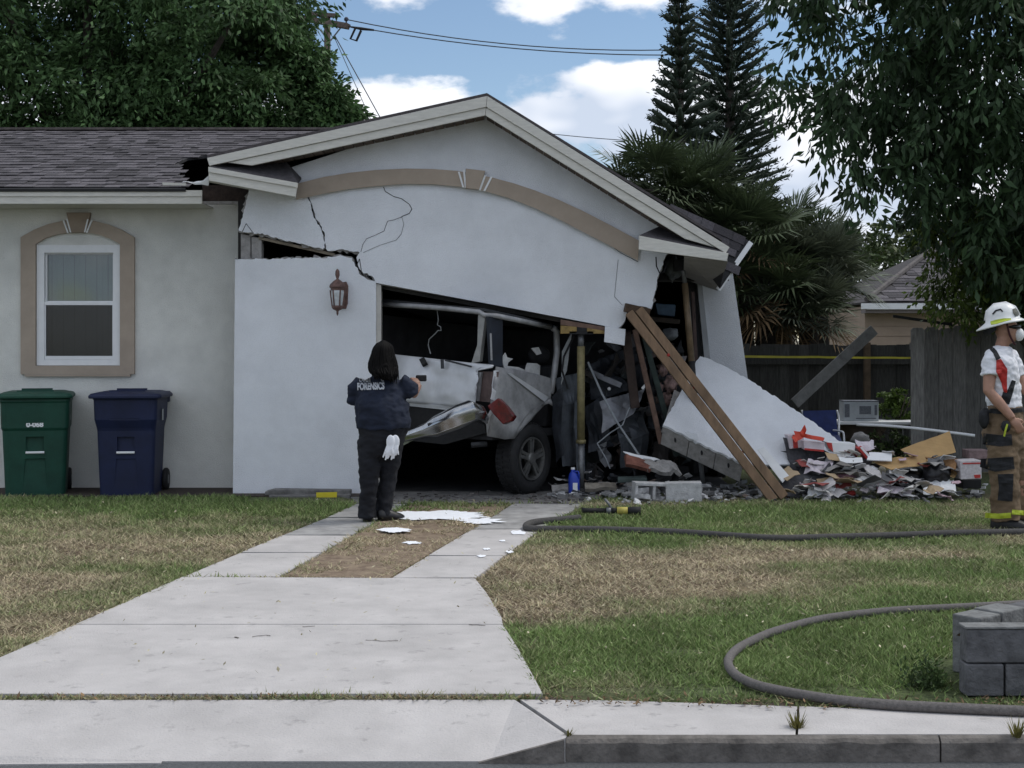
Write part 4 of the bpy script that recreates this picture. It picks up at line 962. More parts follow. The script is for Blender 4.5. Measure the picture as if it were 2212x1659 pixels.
# ------------------------------------------------------------------ crashed car
def build_car():
    A = math.radians(36); dR = Vector((-math.cos(A), math.sin(A), 0)); dS = Vector((math.sin(A), math.cos(A), 0)); nR = Vector((-math.sin(A), -math.cos(A), 0)); nS = Vector((math.cos(A), -math.sin(A), 0))
    C = P(1065, 740, 14.43); C.z = 0
    R = lambda x, y, o=0.0: RP(x, y, C + nR * o, nR)
    S = lambda x, y, o=0.0: RP(x, y, C + nS * o, nS)
    car = thing('crashed_car', 'silver estate car rammed nose first through the garage, rear end torn open', 'car', (C.x, C.y, 0))
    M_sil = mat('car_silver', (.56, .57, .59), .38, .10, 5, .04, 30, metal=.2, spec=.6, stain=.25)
    M_sil_d = mat('car_silver_dark', (.32, .32, .325), .5, .30, 6, .1, 30, metal=.3, stain=.5)  # darker, blotchier silver for the side panel and edges
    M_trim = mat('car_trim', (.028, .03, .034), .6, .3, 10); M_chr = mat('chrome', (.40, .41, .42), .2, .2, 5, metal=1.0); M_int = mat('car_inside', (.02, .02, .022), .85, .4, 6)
    # tailgate: dented panel as a shaped grid in the rear plane
    def grid(name, fn, xs_top, xs_bot, nu, nv, dent, m, plane, t=.012, seed=0, smooth=True):
        vs, fs = [], []
        for j in range(nv + 1):
            for i in range(nu + 1):
                u, v = i / nu, j / nv; x, y = fn(u, v); k = dent(u, v) + .010 * mnoise.noise(Vector((u * 5 + seed, v * 5, seed))); vs.append(plane(x, y, k))
        for j in range(nv):
            for i in range(nu): q = j * (nu + 1) + i; fs.append((q, q + 1, q + nu + 2, q + nu + 1))
        me = bpy.data.meshes.new(name); me.from_pydata([tuple(p) for p in vs], [], fs); me.update(); return solid(add_obj(name, me, m, car, smooth), t, -1)
    def tg(u, v):
        top = (845 + (1067 - 845) * u, 765 + 24 * u); bot = (872 + (1027 - 872) * u, 868 + 14 * u); e = v
        x = top[0] + (bot[0] - top[0]) * e; y = top[1] + (bot[1] - top[1]) * e
        if u > .80: x = min(x, 1034 - 7 * v) if v > .12 else x
        return x, y
    gauss = lambda u, v, a, b, s, t: math.exp(-((u - a) / s) ** 2 - ((v - b) / t) ** 2)
    gate = grid('tailgate', tg, 0, 0, 26, 16, lambda u, v: .05 * math.sin(v * 2.6) - .045 * gauss(u, v, .42, .55, .10, .5) + .02 * gauss(u, v, .3, .5, .08, .4) - .03 * gauss(u, v, .72, .5, .2, .3), M_sil, R)
    add_obj('tailgate_flange', MB().prism([R(872, 868, .03), R(975, 878, .03), R(1026, 882, .03), R(1026, 889, .02), R(970, 886, .02), R(876, 876, .02)], dS * .04).mesh('tailgate_flange'), M_sil, gate)
    add_obj('wiper', MB().beam(R(962, 778, .07), R(1018, 792, .06), .02, .02).beam(R(955, 776, .06), R(956, 796, .07), .03, .035).mesh('wiper'), M_trim, gate)
    add_obj('wiper_motor', MB().beam(R(912, 776, .05), R(918, 788, .07), .05, .06).mesh('wiper_motor'), M_black, gate)
    # lamp recess and knocked out lamp
    MB().prism([R(1034, 802, -.03), R(1074, 803, -.03), R(1067, 870, -.03), R(1027, 866, -.03)], -nR * .03).build('lamp_recess', mat('recess_brown', (.10, .07, .065), .8, .4, 10), car)
    MB().prism([R(1036, 804, -.02), R(1043, 804, -.02), R(1036, 866, -.02), R(1029, 866, -.02)], nR * .03).build('recess_edge', M_sil_d, car)
    lam = MB().prism([P(1076, 859, 14.22), P(1093, 876, 14.2), P(1111, 899, 14.2), P(1104, 909, 14.2), P(1086, 917, 14.22), P(1065, 894, 14.24), P(1052, 877, 14.25)], (.03, .1, -.01)).build('tail_lamp', mat('lamp_red', (.085, .003, .003), .18, .6, 14, spec=.6), car); bevel(lam, .012, 3)
    if False: add_obj('lamp_lens', MB().prism([P(1072, 867, 14.2), P(1085, 879, 14.19), P(1078, 890, 14.19), P(1063, 879, 14.2)], (0, .01, 0)).mesh('lamp_lens'), mat('lamp_red_pale', (.19, .02, .018), .15, .2, 20, spec=.7), lam)
    # rear quarter panel with wheel arch
    arch = [(1110, 947), (1115, 935), (1122, 922), (1134, 904), (1149, 888), (1166, 877), (1184, 871), (1198, 880)]
    q = [(1070, 792), (1110, 797), (1150, 806), (1188, 817), (1190, 840), (1188, 862), (1198, 880)] + arch[::-1][1:] + [(1090, 949), (1052, 942), (1049, 905), (1068, 868)]
    # triangulated as a fan of quads with a creased dent
    def qd(x, y): return .03 * math.exp(-((y - 830 - (x - 1080) * .35) / 12) ** 2) - .02 * math.exp(-((x - 1140) / 30) ** 2 - ((y - 860) / 20) ** 2)
    bm = bmesh.new(); vs = [bm.verts.new(S(x, y, qd(x, y))) for x, y in q]; f = bm.faces.new(vs); bmesh.ops.triangulate(bm, faces=[f]); bmesh.ops.subdivide_edges(bm, edges=bm.edges, cuts=3, use_grid_fill=True)
    for v in bm.verts:
        x, y = PX(v.co); v.co = S(x, y, qd(x, y) + .012 * mnoise.noise(Vector((x * .05, y * .05, 2))))
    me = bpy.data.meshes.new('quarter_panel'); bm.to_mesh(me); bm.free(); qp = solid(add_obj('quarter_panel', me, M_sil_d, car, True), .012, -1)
    ring = [[S(x, y, .015), S(x + 2, y - 5, .02), S(x + 2, y - 5, -.05), S(x, y, -.05)] for x, y in arch]
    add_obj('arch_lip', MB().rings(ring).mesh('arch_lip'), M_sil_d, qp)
    sheet('torn_strip', [S(1068, 800, .02), S(1078, 800, .02), S(1068, 866, .03), S(1060, 862, .03)], M_sil, car, 3, 8, .012, 3, .005, freq=9)
    sheet('bent_trim', [S(1096, 806, .02), S(1104, 806, .03), S(1184, 858, .03), S(1176, 868, .03)], M_sil, car, 12, 2, .012, 4, .006, freq=9)
    # roof, pillars
    roof = MB(); rr = [R(800, 650), R(1046, 672), S(1150, 694), S(1205, 712)]
    rr2 = [p + dS * 1.7 + dR * 0 for p in (rr[0], rr[1])]
    rf = MB().prism([rr[0], rr[1], S(1130, 690), S(1206, 711), S(1206, 711) + dR * 1.7 + Vector((0, 0, .1)), rr[0] + dS * 1.9], (0, 0, .03)).build('roof', M_trim, car)
    rail1 = MB(); rail1.tube([R(812, 657), R(891, 661), R(970, 667), R(1036, 674), R(1046, 681), S(1072, 682), S(1130, 694), S(1189, 707)], .028, 8).build('roof_edge', M_sil_d, car, smooth=True)
    MB().prism([R(1033, 679), R(1048, 682), R(1042, 730), R(1036, 781), R(1018, 785), R(1031, 745)], -nR * .05).build('rear_pillar', mat('pillar_grey', (.26, .26, .25), .6, .2, 8), car)
    MB().prism([S(1058, 684, -.02), S(1086, 690, -.02), S(1086, 792, -.02), S(1064, 790, -.02)], -nS * .05).build('rear_pillar', mat('pillar_blue', (.010, .014, .024), .5, .4, 5), car)
    MB().beam(S(1060, 720, .0), S(1062, 778, .0), .03, .02).build('weather_strip', M_sil_d, car)
    MB().tube([S(1194, 708), S(1202, 716), S(1203, 760), S(1196, 815), S(1190, 850)], .035, 8).build('side_pillar', M_sil_d, car, smooth=True)
    for k, w in enumerate(([(1084, 775), (1092, 762), (1096, 772), (1108, 775), (1098, 783), (1096, 792), (1132, 803), (1090, 796)], [(1148, 752), (1164, 750), (1170, 764), (1160, 767)], [(1140, 784), (1160, 785), (1167, 790), (1166, 812), (1134, 802)], [(1092, 790), (1120, 793), (1150, 806), (1120, 804)])):
        MB().prism([S(x, y, -.10 - .02 * k) for x, y in w], -nS * .01).build('torn_lining', mat('lining_white', (.5, .5, .49), .9, .2, 12), car)
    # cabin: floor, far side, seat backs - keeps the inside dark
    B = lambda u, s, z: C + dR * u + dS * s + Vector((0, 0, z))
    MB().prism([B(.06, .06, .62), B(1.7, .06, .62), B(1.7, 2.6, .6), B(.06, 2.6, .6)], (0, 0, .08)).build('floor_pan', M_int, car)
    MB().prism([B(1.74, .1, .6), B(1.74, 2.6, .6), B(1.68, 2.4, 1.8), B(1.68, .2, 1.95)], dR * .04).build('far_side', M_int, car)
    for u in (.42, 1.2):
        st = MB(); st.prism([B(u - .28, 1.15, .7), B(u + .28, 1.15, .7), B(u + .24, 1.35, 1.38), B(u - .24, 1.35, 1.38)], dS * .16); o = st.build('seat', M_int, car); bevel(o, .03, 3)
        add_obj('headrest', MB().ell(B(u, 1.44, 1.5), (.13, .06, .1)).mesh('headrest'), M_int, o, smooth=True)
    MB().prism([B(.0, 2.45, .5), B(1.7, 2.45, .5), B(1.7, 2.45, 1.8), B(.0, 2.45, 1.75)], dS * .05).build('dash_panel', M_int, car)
    # hanging cord in the tailgate window
    MB().tube([R(944, 668, -.1), R(947, 690, -.1), R(945, 702, -.1), R(952, 706, -.1), R(953, 714, -.1), R(946, 714, -.1), R(941, 720, -.1), R(927, 733, -.1), R(925, 745, -.1), R(930, 764, 0)], .006, 6).build('hanging_cord', mat('cord_grey', (.22, .23, .23), .6), car)
    # bumper, twisted down on its left end
    path = [P(873, 944, 14.05), P(918, 930, 13.98), P(940, 922, 13.94), P(985, 903, 13.90), P(1020, 889, 13.93), P(1037, 892, 14.05), P(1046, 905, 14.25)]
    prof = []
    for i, p in enumerate(path):
        d = (path[min(i + 1, 6)] - path[max(i - 1, 0)]).normalized(); up = Vector((-d.z * .6, -.1, 1)).normalized(); fw = d.cross(up).normalized(); fw = fw if fw.y < 0 else -fw; h = [.05, .07, .105, .12, .115, .09, .06][i]
        prof.append([p + up * h - fw * .05, p + up * h * .85 + fw * .03, p + up * h * .25 + fw * .055, p - up * h * .2 + fw * .045, p - up * h * .65 + fw * .05, p - up * h + fw * .0, p - up * h - fw * .06, p - fw * .06])
    bp = MB().rings(prof).build('bumper', M_chr, car, smooth=True); bevel(bp, .006)
    add_obj('bumper_bracket', MB().prism([P(866, 948, 14.1), P(913, 926, 14.08), P(914, 940, 14.08), P(872, 962, 14.1)], (0, .02, 0)).mesh('bumper_bracket'), mat('bracket_green', (.20, .22, .17), .5, .3, 12, metal=.5), bp)
    add_obj('bumper_strip', MB().tube([P(925, 918, 13.92), P(960, 905, 13.88), P(990, 886, 13.90), P(1020, 874, 13.95), P(1040, 880, 14.05)], .018, 6).mesh('bumper_strip'), M_trim, bp)
    MB().prism([R(880, 878, .0), R(1040, 890, .0), R(1050, 935, -.02), R(960, 960, -.02), R(868, 950, -.02)], -nR * .05).build('rear_apron', M_black, car)
    MB().tube([P(1018, 962, 14.6), P(1052, 958, 14.62)], .03, 8).build('exhaust', M_trim, car, smooth=True)
    # wheel
    wc = S(1150, 998, .0); wc.z = .385; M = Matrix((dS, Vector((0, 0, 1)), nS)).transposed()
    ty = MB().lathe(wc, [(.25, -.24), (.345, -.245), (.375, -.21), (.385, -.15), (.385, -.06), (.372, -.015), (.34, .012), (.28, .012), (.235, -.01), (.235, -.1), (.24, -.2)], 40, M=M)
    wheel = thing('tmp', 'x', 'x'); bpy.data.objects.remove(wheel)
    tyre = ty.build('wheel', M_black, car, smooth=True)
    tread = MB()
    for k in range(44):
        a = 6.283 * k / 44
        for s0, s1, sh in ((-.205, -.12, 0), (-.10, -.025, .07)):
            p0 = wc + M @ Vector((math.cos(a + sh) * .386, math.sin(a + sh) * .386, s0)); p1 = wc + M @ Vector((math.cos(a + sh + .05) * .386, math.sin(a + sh + .05) * .386, s1)); tread.beam(p0, p1, .028, .012, M @ Vector((-math.sin(a), math.cos(a), 0)))
    add_obj('tread', tread.mesh('tread'), M_black, tyre)
    mrim = mat('rim_grey', (.13, .13, .125), .45, .35, 9, metal=.6)
    rim = MB().lathe(wc, [(.236, -.012), (.232, .006), (.215, .004), (.205, -.03), (.2, -.1)], 36, M=M, cap=False)
    rim.lathe(wc, [(.07, -.06), (.07, -.01), (.055, .008), (.01, .010)], 16, M=M)
    for k in range(5):
        a = 6.283 * k / 5 + .3
        for da in (-.12, .12): rim.beam(wc + M @ Vector((math.cos(a + da * 2.2) * .06, math.sin(a + da * 2.2) * .06, -.02)), wc + M @ Vector((math.cos(a + da) * .215, math.sin(a + da) * .215, -.018)), .035, .03, M @ Vector((-math.sin(a), math.cos(a), 0)))
    add_obj('rim', rim.mesh('rim'), mrim, tyre); add_obj('brake_drum', MB().lathe(wc, [(.01, -.16), (.19, -.16), (.19, -.10), (.01, -.09)], 24, M=M).mesh('brake_drum'), M_black, tyre)
    MB().prism([S(1100, 945, -.32), S(1120, 900, -.32), S(1160, 872, -.32), S(1200, 880, -.32), S(1204, 1010, -.32), S(1100, 1010, -.32)], -nS * .02).build('wheel_well', M_black, car)
    # mangled doors and front: buckled sheets folded against the wreck
    M_bl = mat('panel_blue_grey', (.085, .095, .11), .5, .4, 6, .1, 20, metal=.3); M_gr = mat('panel_grey', (.21, .215, .235), .45, .3, 5, .1, 20, metal=.3); M_dk = mat('panel_dark', (.03, .034, .042), .5, .5, 6, metal=.2)
    def crush(c4, m, seed, amp=.05, nu=7, nv=6, nm='crumpled_panel'): return sheet(nm, c4, m, car, nu, nv, amp, seed, .008, freq=3.2)
    crush([(1203, 815, 15.3), (1250, 805, 15.5), (1250, 1000, 15.5), (1214, 1010, 15.3)], M_bl, 1, .06)
    crush([(1192, 860, 15.2), (1216, 840, 15.1), (1216, 985, 15.1), (1200, 1000, 15.2)], M_dk, 2, .05)
    crush([(1214, 760, 15.4), (1236, 716, 15.4), (1224, 800, 15.35), (1212, 830, 15.35)], mat('panel_torn', (.36, .38, .38), .5, .3, 9), 3, .02, 3, 7, 'torn_pillar')
    crush([(1296, 868, 15.35), (1393, 838, 15.7), (1366, 896, 15.5), (1299, 938, 15.3)], M_gr, 4, .07, 9, 7)
    crush([(1262, 880, 15.6), (1310, 850, 15.8), (1330, 960, 15.6), (1268, 980, 15.5)], M_dk, 5, .08)
    crush([(1270, 790, 15.8), (1320, 770, 16.0), (1350, 850, 15.9), (1280, 860, 15.8)], M_dk, 6, .09)
    crush([(1330, 920, 15.6), (1392, 880, 15.9), (1400, 1000, 15.8), (1340, 1010, 15.6)], M_bl, 7, .08)
    crush([(1282, 800, 15.7), (1345, 828, 15.6), (1340, 838, 15.6), (1280, 812, 15.7)], M_gr, 8, .02, 6, 2)
    crush([(1240, 870, 15.35), (1262, 850, 15.4), (1262, 1020, 15.4), (1244, 1020, 15.4)], M_bl, 9, .04)
    crush([(1300, 770, 16.2), (1390, 745, 16.4), (1400, 830, 16.4), (1310, 850, 16.2)], M_dk, 10, .1)
    crush([(1400, 800, 16.3), (1480, 790, 16.5), (1470, 930, 16.4), (1405, 930, 16.2)], M_dk, 11, .1)
    MB().tube([P(1270, 782, 15.25), P(1300, 850, 15.2), P(1335, 915, 15.15), P(1381, 984, 15.1)], .012, 6).build('bent_rod', mat('rod_grey', (.25, .27, .29), .5, .2, 9), car)
    MB().tube([P(1290, 958, 15.3), P(1318, 935, 15.3), P(1345, 918, 15.3), P(1360, 880, 15.4)], .008, 5).build('bent_rod', MATS['rod_grey'], car)
    MB().tube([P(1290, 958, 15.3), P(1310, 992, 15.2), P(1318, 1012, 15.2)], .007, 5).build('bent_rod', MATS['rod_grey'], car)
    MB().tube([P(1240, 725, 15.3), P(1218, 770, 15.3), P(1214, 800, 15.3), P(1226, 840, 15.3)], .012, 5).build('cable', M_black, car)
    MB().ell(P(1316, 868 - 28, 15.5), (.02, .02, .02)).build('bulb', M_white, car)
    MB().prism([P(1385, 838, 15.3), P(1400, 822, 15.3), P(1403, 826, 15.3), P(1389, 842, 15.3)], (0, .02, 0)).build('white_clip', M_white, car)
build_car()

# ------------------------------------------------------------------ shores, rakers, studs
M_yel = mat('shore_yellow', (.165, .14, .065), .6, .3, 14, .1)
def shore_post():
    b = P(1255, 1066, 15.09); b.z = 0; top = P(1255, 722, 15.09); t = thing('shore_post', 'yellow and grey telescopic shore post standing under the dropped lintel', 'post', b)
    MB().tube([Vector((b.x, b.y, .01)), P(1255, 955, 15.09)], .032, 14).build('inner_tube', M_steel, t, smooth=True)
    MB().tube([P(1255, 955, 15.09), P(1255, 748, 15.09)], .042, 14).build('outer_tube', M_yel, t, smooth=True)
    MB().tube([P(1255, 958, 15.09), P(1255, 950, 15.09)], .054, 14).build('collar', M_yel, t, smooth=True)
    MB().tube([P(1255, 748, 15.09), P(1255, 722, 15.09)], .034, 14).build('head_tube', M_steel, t, smooth=True)
    MB().box((b.x - .09, b.y - .09, .006), (b.x + .09, b.y + .09, .022)).build('base_plate', M_steel, t)
    p = P(1255, 722, 15.09); MB().box((p.x - .13, p.y - .09, p.z), (p.x + .13, p.y + .09, p.z + .03)).build('head_plate', M_black, t)
shore_post()
def crib():
    t = thing('timber_packing', 'stack of short stained timbers wedged under the lintel on the shore post', 'timber', P(1258, 718, 15.08))
    for q, m in (([(1211, 690), (1306, 706), (1306, 714), (1211, 702)], M_timber_r), ([(1211, 703), (1246, 706), (1246, 720), (1211, 721)], mat('timber_yellow', (.25, .17, .06), .8, .4, 9, .3)), ([(1268, 708), (1306, 714.6), (1306, 721), (1268, 721)], MATS['timber_yellow']), ([(1246.6, 706), (1267.4, 709), (1267.4, 717), (1246.6, 717)], M_black)):
        bevel(MB().pxprism(q, 15.0, .18).build('block', m, t), .004)
crib()
def pole2():
    a = P(1521, 1062, 15.27); a.z = 0; t = thing('shore_post', 'dark slanted shore post with a golden upper tube beside the leaning wall', 'post', a); pts = lambda x, y: P(x, y, 15.27 + (1062 - y) * .0002)
    MB().tube([pts(1520, 1060), pts(1507, 940)], .026, 12).build('inner_tube', M_steel, t, smooth=True)
    MB().tube([pts(1507, 940), pts(1494, 780)], .036, 12).build('outer_tube', M_black, t, smooth=True)
    MB().tube([pts(1494, 780), pts(1479, 612)], .036, 12).build('painted_tube', mat('shore_gold', (.15, .105, .06), .5, .3, 12), t, smooth=True)
    MB().tube([pts(1479, 612), pts(1472, 560)], .026, 12).build('head_tube', M_steel, t, smooth=True)
    MB().beam(pts(1508, 950), pts(1503, 935), .1, .06).build('collar', M_black, t); MB().beam(pts(1455, 575), pts(1490, 572), .1, .12).build('head_plate', M_black, t)
    MB().beam(pts(1512, 1062), pts(1538, 1058), .12, .02).build('base_plate', M_steel, t)
pole2()
def raker():
    a, b = P(1355, 672, 14.88), P(1672, 1082, 14.28); t = thing('raker_timber', 'pair of new brown timbers bracing the broken wall corner diagonally', 'timber', (b.x, b.y, 0)); off = Vector((.105, .0, .035))
    for k, o in enumerate((Vector((0, 0, 0)), off)):
        e = MB().beam(a + o + Vector((.02, 0, -.02)), b + o * 1.02, .09, .094).build('plank', M_timber, t); bevel(e, .006)
    for x, y in ((1440, 775), (1495, 846), (1600, 985)):
        MB().ell(P(x + 4, y - 8, 14.55 if y > 900 else 14.62), (.018, .01, .018), 8, 6).build('red_mark', mat('paint_red', (.25, .02, .015), .7), t)
    MB().beam(P(1350, 664, 14.94), P(1402, 676, 14.96), .12, .09).build('header_stub', mat('stub_dark', (.07, .045, .03), .9, .4, 9), t)
raker()
def stud(name, a, b, w, h, m, label, cat='stud'):
    o = bevel(MB().beam(a, b, w, h).build(name, m), .004); tag(o, label, cat); return o
stud('wall_stud', P(1371, 712, 15.15), P(1428, 958, 15.15), .07, .055, M_timber_r, 'thin reddish wall stud hanging left of the diagonal timbers')
stud('wall_stud', P(1352, 716, 15.3), P(1372, 880, 15.45), .07, .10, mat('stud_dark', (.05, .035, .03), .9, .4, 9), 'dark broken stud behind the reddish one')
stud('wall_stud', P(1392, 730, 15.45), P(1462, 985, 15.5), .06, .06, mat('stud_green', (.035, .05, .045), .8, .4, 9), 'dark greenish post inside the gap at the broken corner')
stud('wall_stud', P(1496, 630, 16.0), P(1504, 800, 16.0), .06, .04, mat('stud_brown', (.08, .055, .05), .9, .3, 9), 'narrow brown stud between the golden post and the dark door')
# fallen wall slab: stucco face, block core edge
def slab_fall():
    a, b, c = P(1595, 997, 14.75), P(1432, 918, 14.95), P(1512, 769, 15.9); n = (b - a).cross(c - a).normalized(); n = n if n.y < 0 else -n
    q = [(1512, 769), (1543, 781), (1574, 795), (1612, 816), (1654, 843), (1694, 869), (1734, 896), (1803, 944), (1850, 985), (1780, 1010), (1700, 1003), (1650, 1004), (1603, 1000), (1570, 984), (1520, 961), (1490, 948), (1480, 940), (1432, 918)]
    q = ragged(q, lambda x, y: True, 7, .9, 5); f = [RP(x, y, a, n) for x, y in q]; t = thing('fallen_wall_slab', 'big white stucco wall slab fallen and leaning on rubble right of the gap', 'slab', (f[8].x, f[8].y, 0))
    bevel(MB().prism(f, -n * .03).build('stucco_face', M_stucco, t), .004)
    e = [RP(x, y, a - n * .032, n) for x, y in [(1512, 770), (1654, 845), (1803, 945), (1830, 985), (1700, 1000), (1606, 1000), (1433, 919)]]
    bottom = [(1424, 925), (1512, 965), (1602, 1006)]
    down = Vector((-.02, .10, -.20))
    for k in range(3):
        l0, l1 = (0, .335, .67)[k], (.33, .665, 1.0)[k]; p0, p1 = P(1433, 921, 14.97).lerp(P(1605, 1003, 14.77), l0), P(1433, 921, 14.97).lerp(P(1605, 1003, 14.77), l1); up = Vector((.18, .55, .38))
        bevel(MB().prism([p0, p1, p1 + down, p0 + down], up).build('block', M_block, t), .006)
        mid = p0.lerp(p1, .5) + down * .4; MB().ell(mid - Vector((0, .005, 0)), (.012, .008, .03), 8, 6).build('core_hole_shade', M_black, t)  # solid black ellipsoid, its colour stands for the shade in a core
    MB().prism([p + Vector((0, .02, -.004)) for p in e], -n * .10).build('core', M_block, t)
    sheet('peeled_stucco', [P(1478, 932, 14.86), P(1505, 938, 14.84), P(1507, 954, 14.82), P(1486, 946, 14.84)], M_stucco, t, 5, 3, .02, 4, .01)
slab_fall()
o = sheet('siding_strip', [(1636, 972, 14.5), (1650, 966, 14.5), (1704, 1028, 14.45), (1690, 1043, 14.42)], M_white, None, 2, 8, .006, 5, .012); tag(o, 'white siding strip lying against the foot of the diagonal timbers', 'board')
o = MB().beam(P(1648, 975, 15.0), P(1706, 977, 15.0), .03, .02).build('dark_batten', M_black); tag(o, 'thin dark batten across the foot of the fallen slab', 'batten')

# things inside the gap
o = bevel(MB().pxprism([(1416, 655), (1460, 658), (1458, 684), (1420, 680)], 16.6, .3).build('storage_box', mat('box_blue', (.045, .09, .15), .5, .3, 9)), .01); tag(o, 'dull blue storage box high in the dark gap', 'box')
o = blob('grey_bundle', P(1446, 722, 16.4), (.10, .10, .075), mat('bundle_grey', (.16, .17, .18), .8, .3, 9), None, .3, 4); tag(o, 'grey rounded bundle below the blue box in the gap', 'bundle')
o = MB().pxprism([(1408, 684), (1470, 690), (1468, 700), (1408, 694)], 16.5, .4).build('garage_shelf', mat('shelf_dark', (.045, .035, .028), .9, .3, 8)); tag(o, 'dark sagging shelf in the gap under the blue box', 'shelf')
o = blob('fan_motor', P(1452, 580, 15.6), (.09, .1, .13), mat('motor_grey', (.09, .10, .10), .6, .5, 9), None, .35, 9); tag(o, 'lumpy grey fixture hanging under the broken roof corner', 'fixture')
o = MB().tube([P(1417, 555, 14.93), P(1418, 575, 14.92), P(1425, 590, 14.92), P(1434, 588, 14.95), P(1440, 572, 15.0)], .007, 6).build('loose_cable', M_black); tag(o, 'black cable looping from the right cornice', 'cable')
for i, (x, y, r) in enumerate([(1432, 800, .05), (1448, 830, .07), (1440, 862, .06), (1462, 812, .05), (1425, 838, .04)]):
    o = blob('torn_insulation', P(x, y, 15.6), (r, r, r * 1.3), mat('insulation', (.24, .16, .145), .95, .6, 14), None, .6, i + 3, 6); tag(o, ['pinkish scrap of insulation at the top of the torn wall edge', 'largest pinkish insulation wad on the torn wall edge', 'lowest insulation wad above the slab corner', 'insulation wad tucked under the diagonal timber', 'small dark insulation scrap beside the greenish post'][i], 'insulation', 'torn insulation')

# rubble in front of the opening
def cinder(c, L, Hh, D, yaw, label, tilt=0.0, holes=True):
    t = thing('cinder_block', label, 'block', c, 'broken blocks', yaw); mm = mat('block_pale', (.42, .42, .42), .95, .2, 14, .6, 60)
    mb = MB(); w = .03; xs = [-L / 2, -L / 2 + w, -w / 2, w / 2, L / 2 - w, L / 2]
    mb.box((xs[0], -D / 2, 0), (xs[-1], D / 2, w)); mb.box((xs[0], -D / 2, Hh - w), (xs[-1], D / 2, Hh))
    for a, b in ((0, 1), (2, 3), (4, 5)): mb.box((xs[a] + .001, -D / 2 + .001, w), (xs[b] - .001, D / 2 - .001, Hh - w))
    o = mb.build('shell', mm, t, local=True); bevel(o, .005)
    if not holes:
        add_obj('face', MB().box((xs[0] + .004, -D / 2 - .004, .004), (xs[-1] - .004, -D / 2 + .03, Hh - .004)).mesh('face'), mm, t, local=True)
    t.rotation_euler = (0, tilt, yaw)
c = P(1408, 1083, 14.35); cinder((c.x, c.y, .0), .40, .195, .2, .12, 'pale cinder block on its side with dark cores showing, left of two', .05)
c = P(1478, 1086, 14.3); cinder((c.x, c.y + .05, .0), .37, .20, .2, -.08, 'pale cinder block with a solid face, right of two', -.03, False)
jug = thing('blue_jug', 'bright blue plastic jug standing at the foot of the shore post', 'jug', P(1240, 1066, 15.0)); jb = P(1240, 1066, 15.0); mj = mat('jug_blue', (.02, .05, .38), .35, .15, 9)
ring = lambda z, rx, ry, dx=0: [(jb.x + dx + rx * math.cos(a), jb.y + ry * math.sin(a), z) for a in [6.283 * k / 16 for k in range(16)]]
MB().rings([ring(.0, .055, .045), ring(.02, .062, .05), ring(.17, .062, .05), ring(.22, .045, .04, -.008), ring(.25, .022, .022, -.012), ring(.27, .02, .02, -.012)]).build('body', mj, jug, smooth=True)
MB().tube([(jb.x - .01, jb.y - .02, .25), (jb.x + .045, jb.y - .02, .25), (jb.x + .055, jb.y - .02, .17)], .011, 6).build('handle', mj, jug, smooth=True)
MB().box((jb.x - .015, jb.y - .053, .03), (jb.x + .035, jb.y - .050, .13)).build('paper_label', M_white, jug); MB().lathe((jb.x - .012, jb.y, .27), [(.022, 0), (.022, .022), (.001, .024)], 12).build('cap', M_white, jug)

def rubble():
    r = random.Random(4); mb = MB()
    for i in range(620):
        x = r.choice([r.uniform(1190, 1560), r.uniform(1700, 2130), r.uniform(1330, 1720), r.uniform(1330, 1720)]); y = r.gauss(1068, 9)
        if x < 1340: y = r.gauss(1068, 6)
        y = max(1050, min(1092, y)); g = G(x, y); s = r.uniform(.008, .04) * (1 if r.random() < .85 else 1.9)
        M = Matrix.Rotation(r.uniform(0, 6), 3, 'Z') @ Matrix.Rotation(r.uniform(-.5, .5), 3, 'X'); pts = [g + Vector((0, 0, s * .3 + .006)) + M @ Vector((a * s * r.uniform(.6, 1.2), b * s * r.uniform(.5, 1), 0)) for a, b in ((-1, -1), (1, -1), (1.1, .8), (0, 1.2), (-1, 1))]
        mb.prism(pts, (0, 0, s * r.uniform(.3, .8)))
    o = mb.build('rubble', mat('rubble_mix', (.27, .27, .27), .95, .5, 12, .5, 60, island=.85)); tag(o, 'loose bits of plaster and block strewn along the garage front', 'rubble', kind='stuff')
    mb = MB()
    for i in range(260):
        x, y = r.uniform(820, 1260), r.gauss(1078, 8); y = max(1062, min(1100, y)); g = G(x, y); s = r.uniform(.006, .025); mb.prism([g + Vector((a * s, b * s, .008)) for a, b in ((-1, -.6), (.8, -1), (1, .7), (-.5, 1))], (0, 0, s * .4))
    o = mb.build('rubble', mat('rubble_dark', (.10, .09, .085), .95, .5, 12, .5, 60, island=.8)); tag(o, 'small dark crumbs scattered on the dark apron', 'rubble', kind='stuff')
rubble()
def scrap(corners, m, label, cat='sheet', name='scrap_sheet', nu=6, nv=4, amp=.03, seed=1, t=.01, group=None, freq=4.0):
    o = sheet(name, corners, m, None, nu, nv, amp, seed, t, freq=freq); tag(o, label, cat, group); return o
M_card = mat('cardboard', (.42, .27, .12), .85, .12, 6, .1, 40); M_felt = mat('roofing_felt', (.065, .065, .072), .95, .3, 14, .5, 80); M_tan = mat('tan_paper', (.45, .33, .2), .85, .15, 7)
scrap([(1345, 975, 15.0), (1395, 986, 15.0), (1425, 992, 15.0), (1385, 1004, 14.9)], M_white, 'white broken board tilted over the rubble under the bent rod', 'board', 'broken_board', 6, 3, .02, 2)
scrap([(1350, 988, 14.9), (1400, 1000, 14.9), (1404, 1020, 14.8), (1352, 1008, 14.8)], mat('brick_red', (.17, .07, .05), .9, .4, 9, .4), 'reddish broken brickwork under the white board', 'brick', 'broken_brick', 5, 4, .04, 3, .05)
